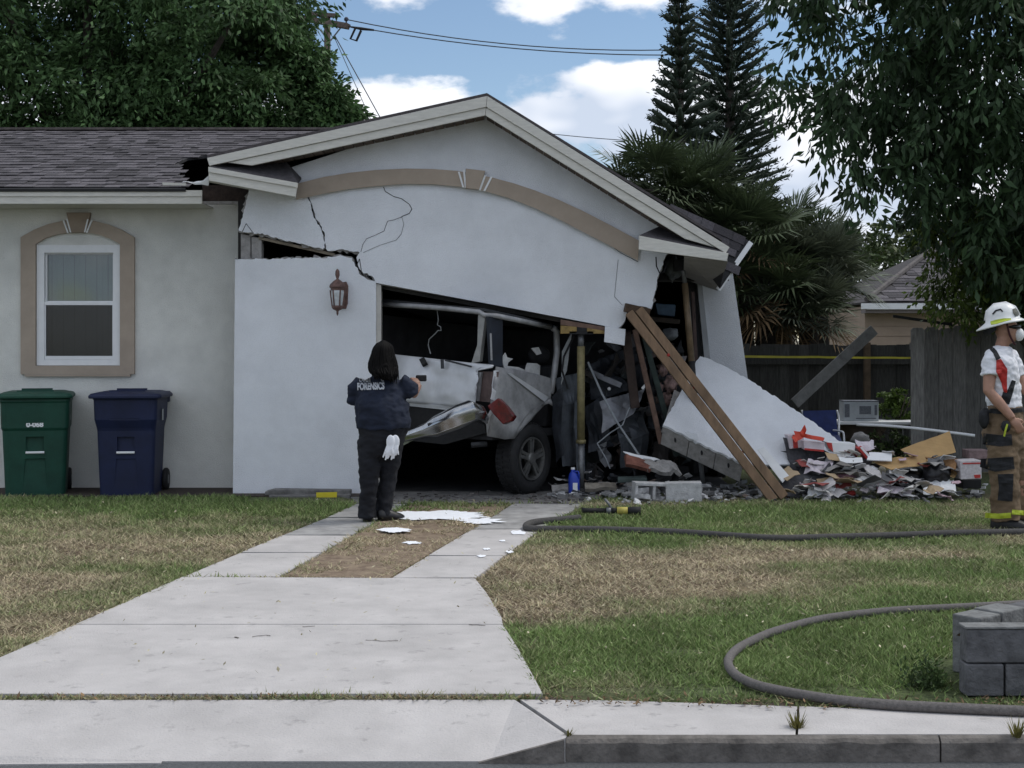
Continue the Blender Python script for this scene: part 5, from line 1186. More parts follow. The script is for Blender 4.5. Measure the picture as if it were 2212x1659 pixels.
scrap([(1385, 998, 14.95), (1450, 1002, 14.9), (1470, 1022, 14.8), (1400, 1018, 14.8)], M_block, 'grey crumbled block pieces right of the reddish brickwork', 'rubble', 'broken_block', 8, 4, .06, 4, .05, freq=8)
scrap([(1335, 1032, 14.9), (1395, 1030, 14.9), (1398, 1038, 14.8), (1335, 1040, 14.8)], mat('plank_green', (.06, .08, .075), .8, .3, 8), 'flat dull green plank lying behind the cinder blocks', 'plank', 'plank', 5, 1, .005, 6, .03)
scrap([(1192, 1050, 15.1), (1232, 1048, 15.1), (1234, 1060, 15.0), (1194, 1062, 15.0)], M_block, 'pale flat chunk left of the blue jug', 'chunk', 'plaster_chunk', 4, 3, .02, 7, .04)
scrap([(1262, 1050, 15.0), (1330, 1046, 15.0), (1332, 1058, 14.9), (1264, 1062, 14.9)], mat('chunk_tan', (.2, .18, .15), .95, .4, 9, .4), 'tan flat chunk right of the shore post foot', 'chunk', 'plaster_chunk', 6, 3, .025, 8, .04)

# right-hand pile
scrap([(1690, 946, 14.98), (1792, 978, 14.98), (1766, 1036, 14.8), (1714, 1040, 14.8)], M_felt, 'charcoal roofing sheet standing at the left end of the debris pile', 'sheet', 'roofing_sheet', 9, 8, .05, 3, .012)
scrap([(1735, 1006, 14.68), (1905, 1002, 14.88), (1880, 1034, 14.9), (1690, 1066, 14.6)], M_felt, 'wide folded charcoal roofing sheet across the middle of the pile', 'sheet', 'roofing_sheet', 12, 7, .06, 6, .012)
scrap([(1800, 985, 14.88), (1890, 992, 14.98), (1870, 1016, 14.58), (1775, 1020, 14.58)], M_felt, 'small charcoal sheet under the white paper', 'sheet', 'roofing_sheet', 8, 5, .04, 9, .012)
scrap([(1688, 1035, 14.6), (1780, 1028, 14.7), (1800, 1066, 14.45), (1690, 1070, 14.4)], M_felt, 'crumpled charcoal sheet at the foot of the pile near the timbers', 'sheet', 'roofing_sheet', 9, 6, .05, 12, .012)
def cardbox():
    t = thing('cardboard_box', 'torn brown cardboard box opened out on the debris pile', 'box', P(1980, 1040, 14.58))
    sheet('flap', [(1946, 972, 15.08), (2050, 931, 15.18), (2064, 978, 14.98), (1985, 1002, 14.78)], M_card, t, 8, 6, .02, 2, .008)
    sheet('flap', [(1884, 996, 14.78), (1998, 984, 14.88), (2004, 1004, 14.68), (1925, 1014, 14.58)], M_card, t, 8, 4, .02, 3, .008)
    sheet('flap', [(1998, 988, 14.83), (2068, 992, 14.78), (2064, 1014, 14.58), (2026, 1030, 14.9)], mat('cardboard_inside', (.34, .19, .09), .85, .12, 6), t, 6, 5, .02, 4, .008)
cardbox()
o = blob('black_bag', P(1962, 1034, 14.95), (.28, .2, .12), mat('bag_black', (.012, .012, .014), .35, .3, 9, .2, 30), None, .3, 5, 5); tag(o, 'shiny black bag under the cardboard box', 'bag')
o = blob('black_bag', P(2022, 1022, 14.68), (.14, .15, .12), MATS['bag_black'], None, .35, 8, 5); tag(o, 'small black bag right of the larger one under the cardboard', 'bag')
o = blob('pink_bag', P(1826, 1029, 14.75), (.12, .09, .085), mat('bag_pink', (.52, .27, .36), .5, .15, 9), None, .45, 3, 7); tag(o, 'crumpled pink plastic bag in the middle of the pile', 'bag')
scrap([(1733, 1038, 14.6), (1790, 1052, 14.6), (1858, 1046, 14.7), (1790, 1062, 14.5)], M_white, 'curved white plastic panel at the front of the pile', 'panel', 'plastic_sheet', 8, 3, .02, 4, .012)
scrap([(1878, 977, 14.78), (1926, 980, 14.78), (1926, 996, 14.68), (1872, 994, 14.68)], M_white, 'flat white panel left of the cardboard box', 'panel', 'plastic_sheet', 4, 3, .008, 5, .012)
scrap([(1812, 985, 14.68), (1862, 990, 14.68), (1864, 998, 14.58), (1816, 997, 14.58)], M_white, 'thin white paper sheet on the charcoal sheets', 'paper', 'paper_sheet', 6, 3, .015, 6, .004)
scrap([(1782, 977, 14.78), (1826, 982, 14.78), (1830, 994, 14.68), (1790, 992, 14.68)], M_tan, 'tan paper piece above the charcoal sheets', 'paper', 'paper_sheet', 4, 3, .015, 7, .004)
scrap([(1764, 1034, 14.6), (1800, 1030, 14.65), (1806, 1044, 14.55), (1768, 1046, 14.55)], M_tan, 'tan paper piece left of the pink bag', 'paper', 'paper_sheet', 4, 3, .015, 8, .004)
o = bevel(MB().beam(P(1914, 1024, 14.9), P(2000, 1066, 14.55), .05, .025).build('white_batten', M_white), .003); tag(o, 'narrow white slat sloping down at the right of the pile', 'slat')
def carton(name, q, Y, d, m, label, yaw=0, extra=None, cat='box'):
    t = thing(name, label, cat, P((q[0][0] + q[2][0]) / 2, q[2][1], Y)); bevel(MB().pxprism(q, Y, d).build('carton', m, t), .006)
    for e, em in (extra or []): MB().pxprism(e, Y - .006, .005).build('print', em, t)
    return t
carton('foam_box', [(1856, 1030), (1930, 1030), (1924, 1050), (1858, 1052)], 14.75, .22, M_white, 'white foam box with open top at the front of the pile', extra=[([(1866, 1031), (1892, 1030.5), (1890, 1037), (1868, 1037)], mat('foam_shadow', (.45, .46, .48), .8))])  # grey quad: shade inside the open top, put into the colour
M_redw = mat('package_red', (.40, .035, .03), .6, .3, 9)
carton('gift_box', [(1702, 940), (1735, 938), (1740, 966), (1706, 970)], 14.88, .2, mat('package_pale', (.60, .54, .58), .7, .12, 9), 'pale package at the top left of the pile with a red stripe', extra=[([(1712, 939), (1722, 939), (1724, 968), (1714, 968)], M_redw)])
carton('gift_box', [(1735, 952), (1782, 956), (1780, 976), (1738, 972)], 14.78, .2, MATS['package_pale'], 'pale package with dark red underside below the red bow', extra=[([(1738, 968), (1780, 972), (1780, 976), (1738, 972)], M_redw)])
carton('gift_box', [(1784, 954), (1848, 958), (1846, 984), (1800, 978)], 14.78, .25, M_white, 'white package with a red end in the upper middle of the pile', extra=[([(1784, 955), (1797, 957), (1800, 976), (1790, 968)], M_redw)])
carton('gift_box', [(1852, 968), (1862, 964), (1880, 984), (1874, 994)], 14.73, .2, M_redw, 'dark red and white box standing on edge in the pile', extra=[([(1858, 967), (1862, 965), (1879, 984), (1876, 988)], M_white)])
scrap([(1850, 950, 14.88), (1886, 950, 14.88), (1889, 972, 14.78), (1856, 976, 14.78)], MATS['package_pale'], 'crumpled pale wrapping above the red and white box', 'wrapping', 'wrapping', 7, 6, .05, 9, .006, freq=8)
def bow():
    t = thing('red_bow', 'red ribbon bow on top of the debris pile', 'bow', P(1738, 945, 14.78))
    c = P(1732, 938, 14.76); mr_ = mat('ribbon_red', (.50, .045, .02), .5, .2, 12)
    for k, (a, b) in enumerate(((P(1714, 930, 14.78), P(1722, 950, 14.73)), (P(1738, 918, 14.78), P(1742, 930, 14.73)), (P(1780, 946, 14.78), P(1778, 954, 14.73)), (P(1710, 944, 14.73), P(1720, 956, 14.68)))):
        sheet('loop' if k < 2 else 'tail', [c + Vector((-.02, 0, .02)), a, b, c + Vector((.02, 0, -.03))], mr_, t, 6, 4, .02, k, .005, freq=9)
    MB().ell(c, (.035, .03, .035), 10, 7).build('knot', mr_, t, smooth=True)
bow()
o = blob('cream_cup', P(1903, 1018, 14.95), (.05, .05, .07), mat('cup_cream', (.60, .55, .42), .6), None, .15, 2, 3); tag(o, 'small cream tub between the foam box and the cardboard', 'tub')
carton('product_box', [(2074, 996), (2120, 994), (2121, 1034), (2076, 1036)], 14.58, .25, mat('box_printed', (.50, .47, .48), .6, .2, 40), 'white printed box with red lines near the firefighter knee', extra=[([(2080, 1000), (2118, 999), (2118, 1002), (2080, 1003)], M_redw), ([(2104, 1026), (2118, 1025), (2118, 1032), (2106, 1033)], M_redw)])
carton('crate', [(2080, 1037), (2120, 1036), (2120, 1055), (2080, 1056)], 14.95, .3, M_black, 'black crate under the white printed box', cat='crate')
carton('brown_box', [(2094, 973), (2140, 973), (2140, 992), (2094, 992)], 14.98, .25, mat('box_mauve', (.20, .14, .14), .8, .3, 20), 'dull brown box behind the white printed box')
carton('brick', [(1700, 1063), (1722, 1062), (1722, 1075), (1700, 1076)], 14.45, .1, mat('brick_clay', (.17, .06, .045), .9, .3, 9, .4), 'reddish brick lying right of the timber foot', cat='brick')
o = blob('red_cloth', P(1838, 1066, 14.6), (.05, .05, .03), M_redw, None, .4, 3, 6); tag(o, 'small red scrap at the foot of the pile', 'scrap')
o = blob('pink_bag', P(1905, 1056, 14.65), (.05, .05, .06), MATS['bag_pink'], None, .5, 6, 7); tag(o, 'small pink scrap of bag below the white slat', 'bag')
for k_, (c4, m_, lb) in enumerate((
    ([(1745, 992, 14.7), (1800, 1000, 14.75), (1790, 1022, 14.6), (1738, 1016, 14.6)], MATS['package_pale'], 'large pale pink wrapping sheet below the bow'),
    ([(1846, 1004, 14.75), (1898, 1010, 14.75), (1890, 1026, 14.6), (1842, 1022, 14.6)], M_white, 'crumpled white sheet behind the foam box'),
    ([(1748, 1052, 14.4), (1822, 1056, 14.4), (1806, 1072, 14.3), (1742, 1068, 14.3)], M_white, 'white torn sheet lying flat on the grass edge of the pile'),
    ([(1900, 1046, 14.5), (1975, 1052, 14.5), (1968, 1068, 14.35), (1892, 1064, 14.35)], MATS['package_pale'], 'pinkish torn sheet below the sloping white batten'),
    ([(1990, 1040, 14.6), (2060, 1036, 14.65), (2066, 1058, 14.45), (1996, 1062, 14.45)], M_white, 'white crumpled sheet left of the black crate'),
    ([(2010, 1008, 14.75), (2070, 1016, 14.75), (2060, 1036, 14.6), (2006, 1030, 14.6)], M_card, 'smaller tan cardboard sheet leaning below the big flaps'))):
    scrap(c4, m_, lb, 'sheet', 'torn_sheet', 9, 6, .045, 20 + k_, .006, None, 7.0)
def scraps(name, n, where, size, cols, label, seed, lift):
    r = random.Random(seed); mb = MB()
    for i in range(n):
        p = where(r); s = r.uniform(*size) * (1 if r.random() < .8 else 1.7); M = Matrix.Rotation(r.uniform(0, 6.28), 3, 'Z') @ Matrix.Rotation(r.uniform(-1, 1) * lift, 3, 'X') @ Matrix.Rotation(r.uniform(-1, 1) * lift, 3, 'Y')
        a = r.uniform(.4, 1); nu = 3; b = len(mb.v)
        for j in range(3):
            for k in range(4):
                q = Vector(((k / 3 - .5) * 2 * s, (j / 2 - .5) * 2 * s * a, r.uniform(-.22, .22) * s)) + Vector((r.uniform(-.15, .15) * s, r.uniform(-.15, .15) * s, 0)); mb.v.append(p + M @ q)
        for j in range(2):
            for k in range(3): o_ = b + j * 4 + k; mb.f.append((o_, o_ + 1, o_ + 5, o_ + 4))
    o = mb.build(name, palette_mat(name + '_mix%d' % seed, cols)); tag(o, label, 'debris', kind='stuff'); return solid(o, .006, 0)
def on_pile(r):
    x = r.uniform(1700, 2075); y = r.gauss(1035, 24) if r.random() < .6 else r.uniform(960, 1060); y = max(935 + abs(x - 1800) * .12, min(1072, y)); Y = 14.25 + (1075 - y) * .0062 + r.uniform(-.1, .1); return P(x, y, min(Y, 4920 / (y - 740)))
scraps('debris_scraps', 85, on_pile, (.035, .095), [(.50, .50, .51), (.62, .62, .62), (.12, .12, .125), (.50, .44, .46), (.36, .27, .17), (.45, .43, .43), (.50, .36, .40), (.60, .59, .57), (.09, .09, .095), (.58, .56, .52), (.16, .15, .14), (.30, .29, .28), (.24, .05, .045), (.40, .39, .38)], 'tangled scraps of paper, plastic and board all over the debris pile', 5, .45)
def in_wreck(r):
    x = r.uniform(1262, 1490); y = r.uniform(745, 1045); return P(x, y, 15.35 + (x - 1262) * .002 + r.uniform(0, .9) + (1045 - y) * .001)
scraps('wreck_scraps', 190, in_wreck, (.03, .11), [(.03, .033, .04), (.06, .065, .075), (.02, .02, .022), (.10, .105, .115), (.035, .03, .028), (.16, .165, .175), (.09, .065, .055), (.015, .016, .02), (.24, .22, .22), (.05, .06, .06)], 'torn metal, plastic and lining scraps jammed between the wreck and the fallen wall', 6, 1.4)
def at_foot(r):
    x = r.uniform(1195, 1700); y = r.gauss(1055, 14); y = max(1020, min(1085, y)); Y = 4920 / (y - 740) * .985; p = P(x, y, min(Y, 15.4)); p.z = max(p.z, .02); return p
scraps('debris_scraps', 150, at_foot, (.015, .05), [(.55, .55, .56), (.22, .22, .22), (.10, .10, .10), (.65, .65, .65), (.16, .12, .10), (.05, .05, .055), (.30, .29, .27)], 'broken plaster and plastic bits strewn along the foot of the opening', 7, .6)
# bundle by the garage wall with a yellow tag
pl = thing('broken_edging', 'weathered concrete edging lying at the wall foot with a yellow tag', 'edging', P(660, 1080, 14.7))
for q, Y in (([(572, 1062), (590, 1057), (757, 1059), (757, 1068), (572, 1070)], 14.78), ([(580, 1070.5), (756, 1068.5), (756, 1082), (584, 1083)], 14.68)):
    bevel(MB().pxprism(q, Y, .14).build('slab', mat('edging_grey', (.15, .145, .14), .95, .5, 9, .6, 40), pl), .008)
MB().pxprism([(683, 1064), (728, 1063), (727, 1081), (684, 1082)], 14.655, .01).build('yellow_tag', mat('tag_yellow', (.62, .52, .03), .6, .1, 9), pl)
# ------------------------------------------------------------------ bins, lantern, hoses, planter, yard things
def rrect(w, d, z, r=.05, n=4, dy=0.0):
    pts = []
    for (cx, cy, a0) in ((w / 2 - r, d / 2 - r, 0), (-w / 2 + r, d / 2 - r, 90), (-w / 2 + r, -d / 2 + r, 180), (w / 2 - r, -d / 2 + r, 270)):
        for k in range(n + 1): a = math.radians(a0 + 90 * k / n); pts.append((cx + r * math.cos(a), cy + r * math.sin(a) + dy, z))
    return pts
def wheelie(label, loc, yaw, col, name, collar, number=None):
    t = thing(name, label, 'bin', loc, None, yaw); t.scale = (.94, .94, 1.0); mm = mat('bin_' + label.split()[0], col, .55, .25, 4, .15, 120, spec=.35, stain=.35, grit=.15); D0 = .70
    if collar: R_ = [rrect(.60, .60, 0, .06), rrect(.63, .63, .35, .06), rrect(.655, .655, .70, .06), rrect(.665, .67, .73, .06), rrect(.70, .74, .82, .06), rrect(.715, .76, 1.03, .06), rrect(.73, .775, 1.035, .06), rrect(.73, .775, 1.05, .06)]
    else: R_ = [rrect(.65, .60, 0, .07), rrect(.68, .64, .35, .07), rrect(.71, .68, .70, .07), rrect(.735, .71, .73, .07), rrect(.75, .74, 1.0, .07), rrect(.77, .76, 1.01, .07), rrect(.77, .76, 1.04, .07)]
    body = MB().rings(R_).build('body', mm, t, local=True); 
    cut = MB(); fd = lambda z: -(.30 + .04 * z)
    cut.box((-.09, fd(.55) - .1, .475), (.09, fd(.55) + .05, .635))
    if collar: cut.prism([(-.14, -.5, .74), (.14, -.5, .74), (.16, -.5, .83), (-.16, -.5, .83)], (0, .5 - .345, 0))
    else: cut.box((-.19, -.5, .865), (.19, -.358, .88))
    cut.prism([(-.13, -.5, -.02), (.13, -.5, -.02), (.10, -.5, .40), (-.10, -.5, .40)], (0, .215, 0))
    co = cut.build('cutter', None); bo = body.modifiers.new('b', 'BOOLEAN'); bo.object = co; bo.operation = 'DIFFERENCE'; bo.solver = 'EXACT'
    body.modifiers.new('bv', 'BEVEL').width = .006
    bpy.context.view_layer.update(); co.matrix_world = LOC[t]; bpy.context.view_layer.update(); baked(body); bpy.data.objects.remove(co)
    L_ = [rrect(.80, .84, 1.045, .08), rrect(.82, .86, 1.05, .08), rrect(.82, .86, 1.075, .08), rrect(.78, .82, 1.095, .08), rrect(.60, .66, 1.115, .08, dy=.02), rrect(.3, .36, 1.12, .08, dy=.02)]
    lid = MB().rings(L_).build('lid', mm, t, smooth=False, local=True); bevel(lid, .006)
    add_obj('lid_ridge', MB().box((-.20, -.25, 1.108), (.20, -.22, 1.128)).box((-.17, .02, 1.118), (.17, .06, 1.142)).mesh('lid_ridge'), mm, lid)
    MB().tube([(-.30, .40, 1.0), (-.30, .47, 1.06), (.30, .47, 1.06), (.30, .40, 1.0)], .02, 8).build('handle', mm, t, local=True, smooth=True)
    for sx in (-1, 1): MB().box((sx * .33 - .03, .36, .98), (sx * .33 + .03, .47, 1.10)).build('hinge', mm, t, local=True)
    for sx in (-1, 1):
        W_ = MB().lathe((sx * .335, .33, .125), [(.05, -.03), (.11, -.03), (.125, -.015), (.125, .015), (.11, .03), (.05, .03), (.02, .02)], 22, M=Matrix(((0, 0, 1), (1, 0, 0), (0, 1, 0)))).build('wheel', M_black, t, local=True, smooth=True)
        add_obj('hub', MB().lathe((sx * .335, .33, .125), [(.05, -.033), (.05, .033)], 14, M=Matrix(((0, 0, 1), (1, 0, 0), (0, 1, 0)))).mesh('hub'), M_steel, W_, local=True)
    MB().tube([(-.33, .33, .125), (.33, .33, .125)], .012, 8).build('axle', M_steel, t, local=True)
    MB().tube([(-.10, fd(.47) - .012, .468), (.10, fd(.47) - .012, .468)], .013, 8).build('grab_bar', M_white, t, local=True)
    if number:
        o = text_obj('number', number, .068, M_white, None, Matrix.Translation((0, -.356, .765)) @ FACE_CAM, .002, 1.15, .004); o.parent = t
    MB().box((.368, -.1, .80), (.371, -.03, .92)).build('sticker', mat('sticker', (.4, .42, .42), .7), t, local=True)
wheelie('green wheeled rubbish bin against the wall below the window', (P(80, 0, 15.1).x, 15.1, .0), math.radians(15), (.008, .055, .036), 'wheelie_bin', False, '0-068')
wheelie('navy blue wheeled recycling bin right of the green bin', (P(284, 0, 15.1).x, 15.1, .0), math.radians(4), (.008, .014, .05), 'wheelie_bin', True)

def lantern():
    mc = mat('lantern_copper', (.135, .08, .068), .6, .5, 30, .3, 60, metal=.3); Y = 14.82; t = thing('wall_lantern', 'rusty copper wall lantern hung on the white garage wall', 'lantern', P(733, 640, 15.0))
    c = P(729, 640, Y); s = Y / F
    def lz(y): return P(0, y, Y).z
    prof = lambda L_: [(r * s, lz(y) - c.z) for r, y in L_]
    n6 = 6
    MB().lathe(c, prof([(1.5, 581), (4.5, 586), (5, 594), (2.5, 602), (3, 604)]), 10).build('finial', mc, t, smooth=True)
    MB().lathe(c, prof([(3, 603), (10, 608), (16, 614), (17.5, 618), (17.5, 621), (15, 623), (14.5, 627)]), n6).build('cap', mc, t)
    gl = MB().lathe(c, prof([(13.5, 627), (15, 632), (11, 660)]), n6).build('glass', mat('lantern_glass', (.50, .53, .54), .15, .2, 30, spec=.6), t)
    fr = MB()
    for k in range(6):
        a = 6.283 * k / 6; d = Vector((math.cos(a), math.sin(a), 0)); fr.beam(c + d * 15.6 * s + Vector((0, 0, lz(627) - c.z)), c + d * 11.6 * s + Vector((0, 0, lz(661) - c.z)), .014, .014)
    fr.build('frame_bars', mc, t)
    MB().lathe(c, prof([(12.5, 660), (12.5, 664), (10, 668), (4, 671), (2.6, 672), (2.2, 678), (.5, 682)]), n6).build('base', mc, t)
    bevel(MB().pxprism([(738, 610), (748, 608), (752, 618), (751, 655), (747, 667), (738, 667)], 14.965, .033).build('back_plate', mc, t), .005)
    MB().tube([P(744, 640, 14.97), P(742, 655, 14.9), P(735, 668, 14.85)], .008, 6).build('arm', mc, t)
lantern()

def smooth_path(pts, n=8):
    out = []
    for i in range(len(pts) - 1):
        p0, p1, p2, p3 = pts[max(i - 1, 0)], pts[i], pts[i + 1], pts[min(i + 2, len(pts) - 1)]
        for k in range(n):
            t = k / n; out.append(.5 * ((2 * p1) + (p2 - p0) * t + (2 * p0 - 5 * p1 + 4 * p2 - p3) * t * t + (3 * p1 - p0 - 3 * p2 + p3) * t ** 3))
    out.append(pts[-1]); return out
M_hose = mat('hose_canvas', (.125, .115, .11), .9, .25, 60, .5, 220); M_hose_d = mat('hose_dark', (.065, .062, .06), .9, .3, 60, .5, 220)
def hose(pts, r, m, label, z=.03):
    p = smooth_path([Vector((G(x, y, r).x, G(x, y, r).y, r + .004)) for x, y in pts], 10); o = MB().tube(p, r, 12).build('fire_hose', m, smooth=True); tag(o, label, 'hose'); return o
hose([(2300, 1300), (2150, 1309), (2055, 1314), (1954, 1319), (1880, 1325), (1803, 1334), (1750, 1344), (1702, 1357), (1660, 1370), (1626, 1385), (1598, 1400), (1581, 1415), (1573, 1430), (1577, 1446), (1591, 1461), (1612, 1473), (1641, 1484), (1680, 1493), (1727, 1502), (1790, 1512), (1853, 1519), (1930, 1525), (2004, 1529), (2110, 1534), (2260, 1540), (2450, 1547), (2700, 1556)], .0235, M_hose, 'thick grey fire hose curving from the planter onto the pavement')
hose([(1252, 1119), (1200, 1124), (1160, 1128), (1141, 1133), (1136, 1139), (1145, 1143), (1190, 1144), (1240, 1144), (1299, 1145), (1370, 1147), (1450, 1150), (1530, 1155), (1601, 1160), (1650, 1163), (1702, 1164), (1780, 1162), (1853, 1160), (1950, 1157), (2060, 1153), (2260, 1149), (2480, 1143), (2800, 1136)], .030, M_hose_d, 'dark fire hose lying straight across the lawn in front of the house')
def nozzle():
    a, b = G(1256, 1106, .03), G(1384, 1107, .03); a.z = b.z = .045; t = thing('hose_nozzle', 'fire hose nozzle with yellow ring lying on the grass', 'nozzle', a.lerp(b, .5)); L_ = lambda f: a.lerp(b, f)
    MB().tube([L_(0), L_(.1), L_(.42)], [.03, .024, .024], 12).build('barrel', M_black, t, smooth=True); MB().tube([L_(.42), L_(.5)], .034, 12).build('coupling', M_steel, t, smooth=True)
    MB().tube([L_(.5), L_(.6)], .028, 12).build('valve', M_black, t, smooth=True); MB().tube([L_(.6), L_(.78)], .036, 12).build('ring', mat('nozzle_yellow', (.42, .36, .08), .6, .2, 20), t, smooth=True); MB().tube([L_(.78), L_(.9), L_(1)], [.034, .04, .042], 12).build('tip', M_black, t, smooth=True)
    p = L_(.52); MB().tube([p, p + Vector((-.03, .0, .06)), p + Vector((-.07, .02, .11))], .014, 8).build('bail_handle', M_steel, t, smooth=True)
nozzle()
# block planter by the pavement
def planter():
    t = thing('block_planter', 'low grey concrete block planter at the right beside the pavement', 'planter', (2.5, 6.5, 0)); mb_ = mat('planter_block', (.105, .105, .11), .95, .4, 9, .8, 50, stain=.35); mk = mat('planter_cap', (.16, .163, .16), .95, .35, 12, .6, 50); y0 = 6.43
    X = lambda px: (px - CX) * y0 / F
    def blk(x0, x1, z0, z1, yy=y0, d=.10): bevel(MB().box((x0 + .003, yy, z0 + .002), (x1 - .003, yy + d, z1 - .002)).build('block', mb_, t), .006)
    blk(X(2087), X(2260), .155, .312); blk(X(2262), X(2437), .155, .312)
    blk(X(2085), X(2170), .0, .152); blk(X(2172), X(2340), .0, .152); blk(X(2342), X(2437), 0, .152)
    bevel(MB().box((X(2085), y0 - .004, .3125), (X(2437), y0 + .10, .325)).build('cap', mk, t), .004)
    a, b = Vector((2.19, 6.92, 0)), Vector((3.05, 7.62, 0)); d = (b - a).normalized(); nv = Vector((d.y, -d.x, 0))
    L_ = 0
    for k, l in enumerate((.19, .22, .40, .40)):
        p, q = a + d * (L_ + .004), a + d * (L_ + l - .004); L_ += l; top = .288 + random.uniform(-.012, .012)
        bevel(MB().prism([p, q, q + nv * .16, p + nv * .16], (0, 0, top)).build('block', mk if k < 2 else mb_, t), .008)
        if False: bevel(MB().prism([p + Vector((0, 0, top + .002)), q + Vector((0, 0, top + .002)), q - nv * .18 + Vector((0, 0, top + .002)), p - nv * .18 + Vector((0, 0, top + .002))], (0, 0, .05)).build('cap', mk, t), .006)
    MB().prism([(2.13, 6.532, .10), (2.855, 6.532, .10), (2.855, 7.40, .10), (2.25, 6.90, .10)], (0, 0, .10)).build('soil', M_soil, t)
    blk(2.862, 2.962, .0, .152, y0, 1.1); blk(2.862, 2.962, .155, .312, y0, 1.1)
    r = np.random.default_rng(77); n = 500; p = np.stack([r.uniform(2.2, 2.85, n), r.uniform(6.56, 6.85, n), r.uniform(.20, .225, n)], 1); add_obj('leaf_litter', leaf_mesh('leaf_litter', p, r.normal(size=(n, 3)) * [1, 1, .3], .03, .016, .2, r), MATS['litter'], t)['kind'] = 'stuff'
    n = 700; c = np.array([2.03, 6.55, .0]); p = c + np.abs(r.normal(0, 1, (n, 3))) * [-.07, .09, .05] + r.normal(0, .015, (n, 3)); p[:, 2] = np.abs(p[:, 2]); o = add_obj('weed_clump', leaf_mesh('weed_clump', p, r.normal(size=(n, 3)) + [0, 0, .6], .03, .012, .2, r), mat('weed_green', (.05, .085, .025), .7, .4, 9, island=.5, transl=.2)); tag(o, 'leafy weeds crowding the left side of the block planter', 'weeds', kind='stuff')
planter()

# yard furniture behind the pile
def yard():
    Y = 18.4; t = thing('folding_table', 'white folding table standing by the fence', 'table', (P(1886, 0, Y).x, Y, 0)); a, b = P(1784, 912, Y), P(1992, 908, Y)
    rim = [rrect(b.x - a.x, .62, z, .06) for z in (0, .01, .03, .04)]; cx, cy, cz = (a.x + b.x) / 2, Y + .25, a.z - .03
    bevel(MB().rings([[Vector(p) + Vector((cx, cy, cz)) for p in r_] for r_ in rim]).build('top', M_white, t), .008)
    for sx in (-.5, .5):
        for sy in (-.22, .22): MB().tube([(cx + sx, cy + sy, cz), (cx + sx * 1.05, cy + sy, 0)], .012, 6).build('leg', M_steel, t)
    c = thing('printed_box', 'white box with grey printing on the table', 'box', P(1860, 905, Y)); z0 = cz + .041
    p0, p1 = P(1823, 905, Y - .02), P(1899, 905, Y - .02); ht = .27
    bevel(MB().box((p0.x, Y, z0), (p1.x, Y + .25, z0 + ht)).build('carton', mat('box_white_grey', (.42, .45, .47), .6, .1, 12), c), .006)
    pr = mat('print_grey', (.14, .15, .17), .7, .3, 60)
    for (u0, u1, v0, v1) in ((.03, .17, .2, .85), (.45, .78, .35, .75), (.35, .92, .12, .17), (.88, .95, .3, .8)): MB().box((p0.x + (p1.x - p0.x) * u0, Y - .006, z0 + ht * v0), (p0.x + (p1.x - p0.x) * u1, Y - .001, z0 + ht * v1)).build('print', pr, c)
    MB().box((p0.x - .003, Y - .004, z0 + ht * .96), (p1.x + .003, Y + .253, z0 + ht + .004)).build('lid_edge', pr, c)
    ch = thing('garden_chair', 'navy blue sling chair with white frame behind the fallen slab', 'chair', P(1772, 1000, 17.9)); Yc = 17.9; mbx = mat('sling_navy', (.012, .025, .11), .7, .2, 12)
    sheet('backrest', [(1734, 888, Yc), (1806, 886, Yc), (1810, 940, Yc - .1), (1738, 940, Yc - .1)], mbx, ch, 6, 6, .01, 2, .012)
    sheet('seat', [(1738, 940, Yc - .1), (1812, 940, Yc - .1), (1822, 962, Yc - .5), (1744, 966, Yc - .5)], mbx, ch, 6, 4, .01, 3, .012)
    for dx in (0, -76): 
        MB().tube(smooth_path([P(1808 + dx, 886, Yc), P(1812 + dx, 905, Yc), P(1812 + dx, 940, Yc - .1), P(1816 + dx, 990, Yc + .1)], 4), .013, 6).build('frame', M_white, ch, smooth=True)
        MB().tube(smooth_path([P(1800 + dx, 930, Yc - .1), P(1818 + dx, 932, Yc - .4), P(1823 + dx, 942, Yc - .45), P(1824 + dx, 985, Yc - .5)], 4), .013, 6).build('arm', M_white, ch, smooth=True)
    p = MB().tube(smooth_path([P(1850, 917, 17.0), P(1930, 921, 16.8), P(2010, 929, 16.6), P(2106, 941, 16.4)], 4), .018, 8).build('white_pole', M_white, smooth=True); tag(p, 'long thin white pole lying across the table towards the firefighter', 'pole')
    o = blob('pale_stone', P(1858, 930 + 18, 17.6), (.12, .1, .08), M_block, None, .3, 2); tag(o, 'pale lump beneath the white table', 'stone')
    o = blob('brown_sack', P(1862, 935, 18.8), (.3, .2, .16), mat('sack_brown', (.10, .075, .06), .9, .3, 9), None, .3, 7); tag(o, 'brown sack under the table by the fence', 'sack')
yard()
# ------------------------------------------------------------------ people
from mathutils.bvhtree import BVHTree
def skin_part(name, mb, m, parent, vox=.012, it=6, fold=None):
    me = mb.mesh(name); o = bpy.data.objects.new(name, me); COL.objects.link(o)
    r = o.modifiers.new('r', 'REMESH'); r.mode = 'VOXEL'; r.voxel_size = vox; s = o.modifiers.new('s', 'SMOOTH'); s.iterations = it; s.factor = .5
    baked(o); me = o.data; n = len(me.vertices)
    if fold:
        amp, freq, seed = fold; co = np.empty(n * 3, np.float32); me.vertices.foreach_get('co', co); co = co.reshape(-1, 3); no = np.array([v.normal[:] for v in me.vertices])
        k = np.array([mnoise.fractal(Vector((c[0] * freq + seed, c[1] * freq, c[2] * freq * 1.8)), 1.0, 2.1, 3) for c in co]); co = co + no * (k * amp)[:, None]; me.vertices.foreach_set('co', co.astype(np.float32).ravel()); me.update()
    me.materials.clear(); me.materials.append(m); me.polygons.foreach_set('use_smooth', [True] * len(me.polygons)); attach(o, parent); return o
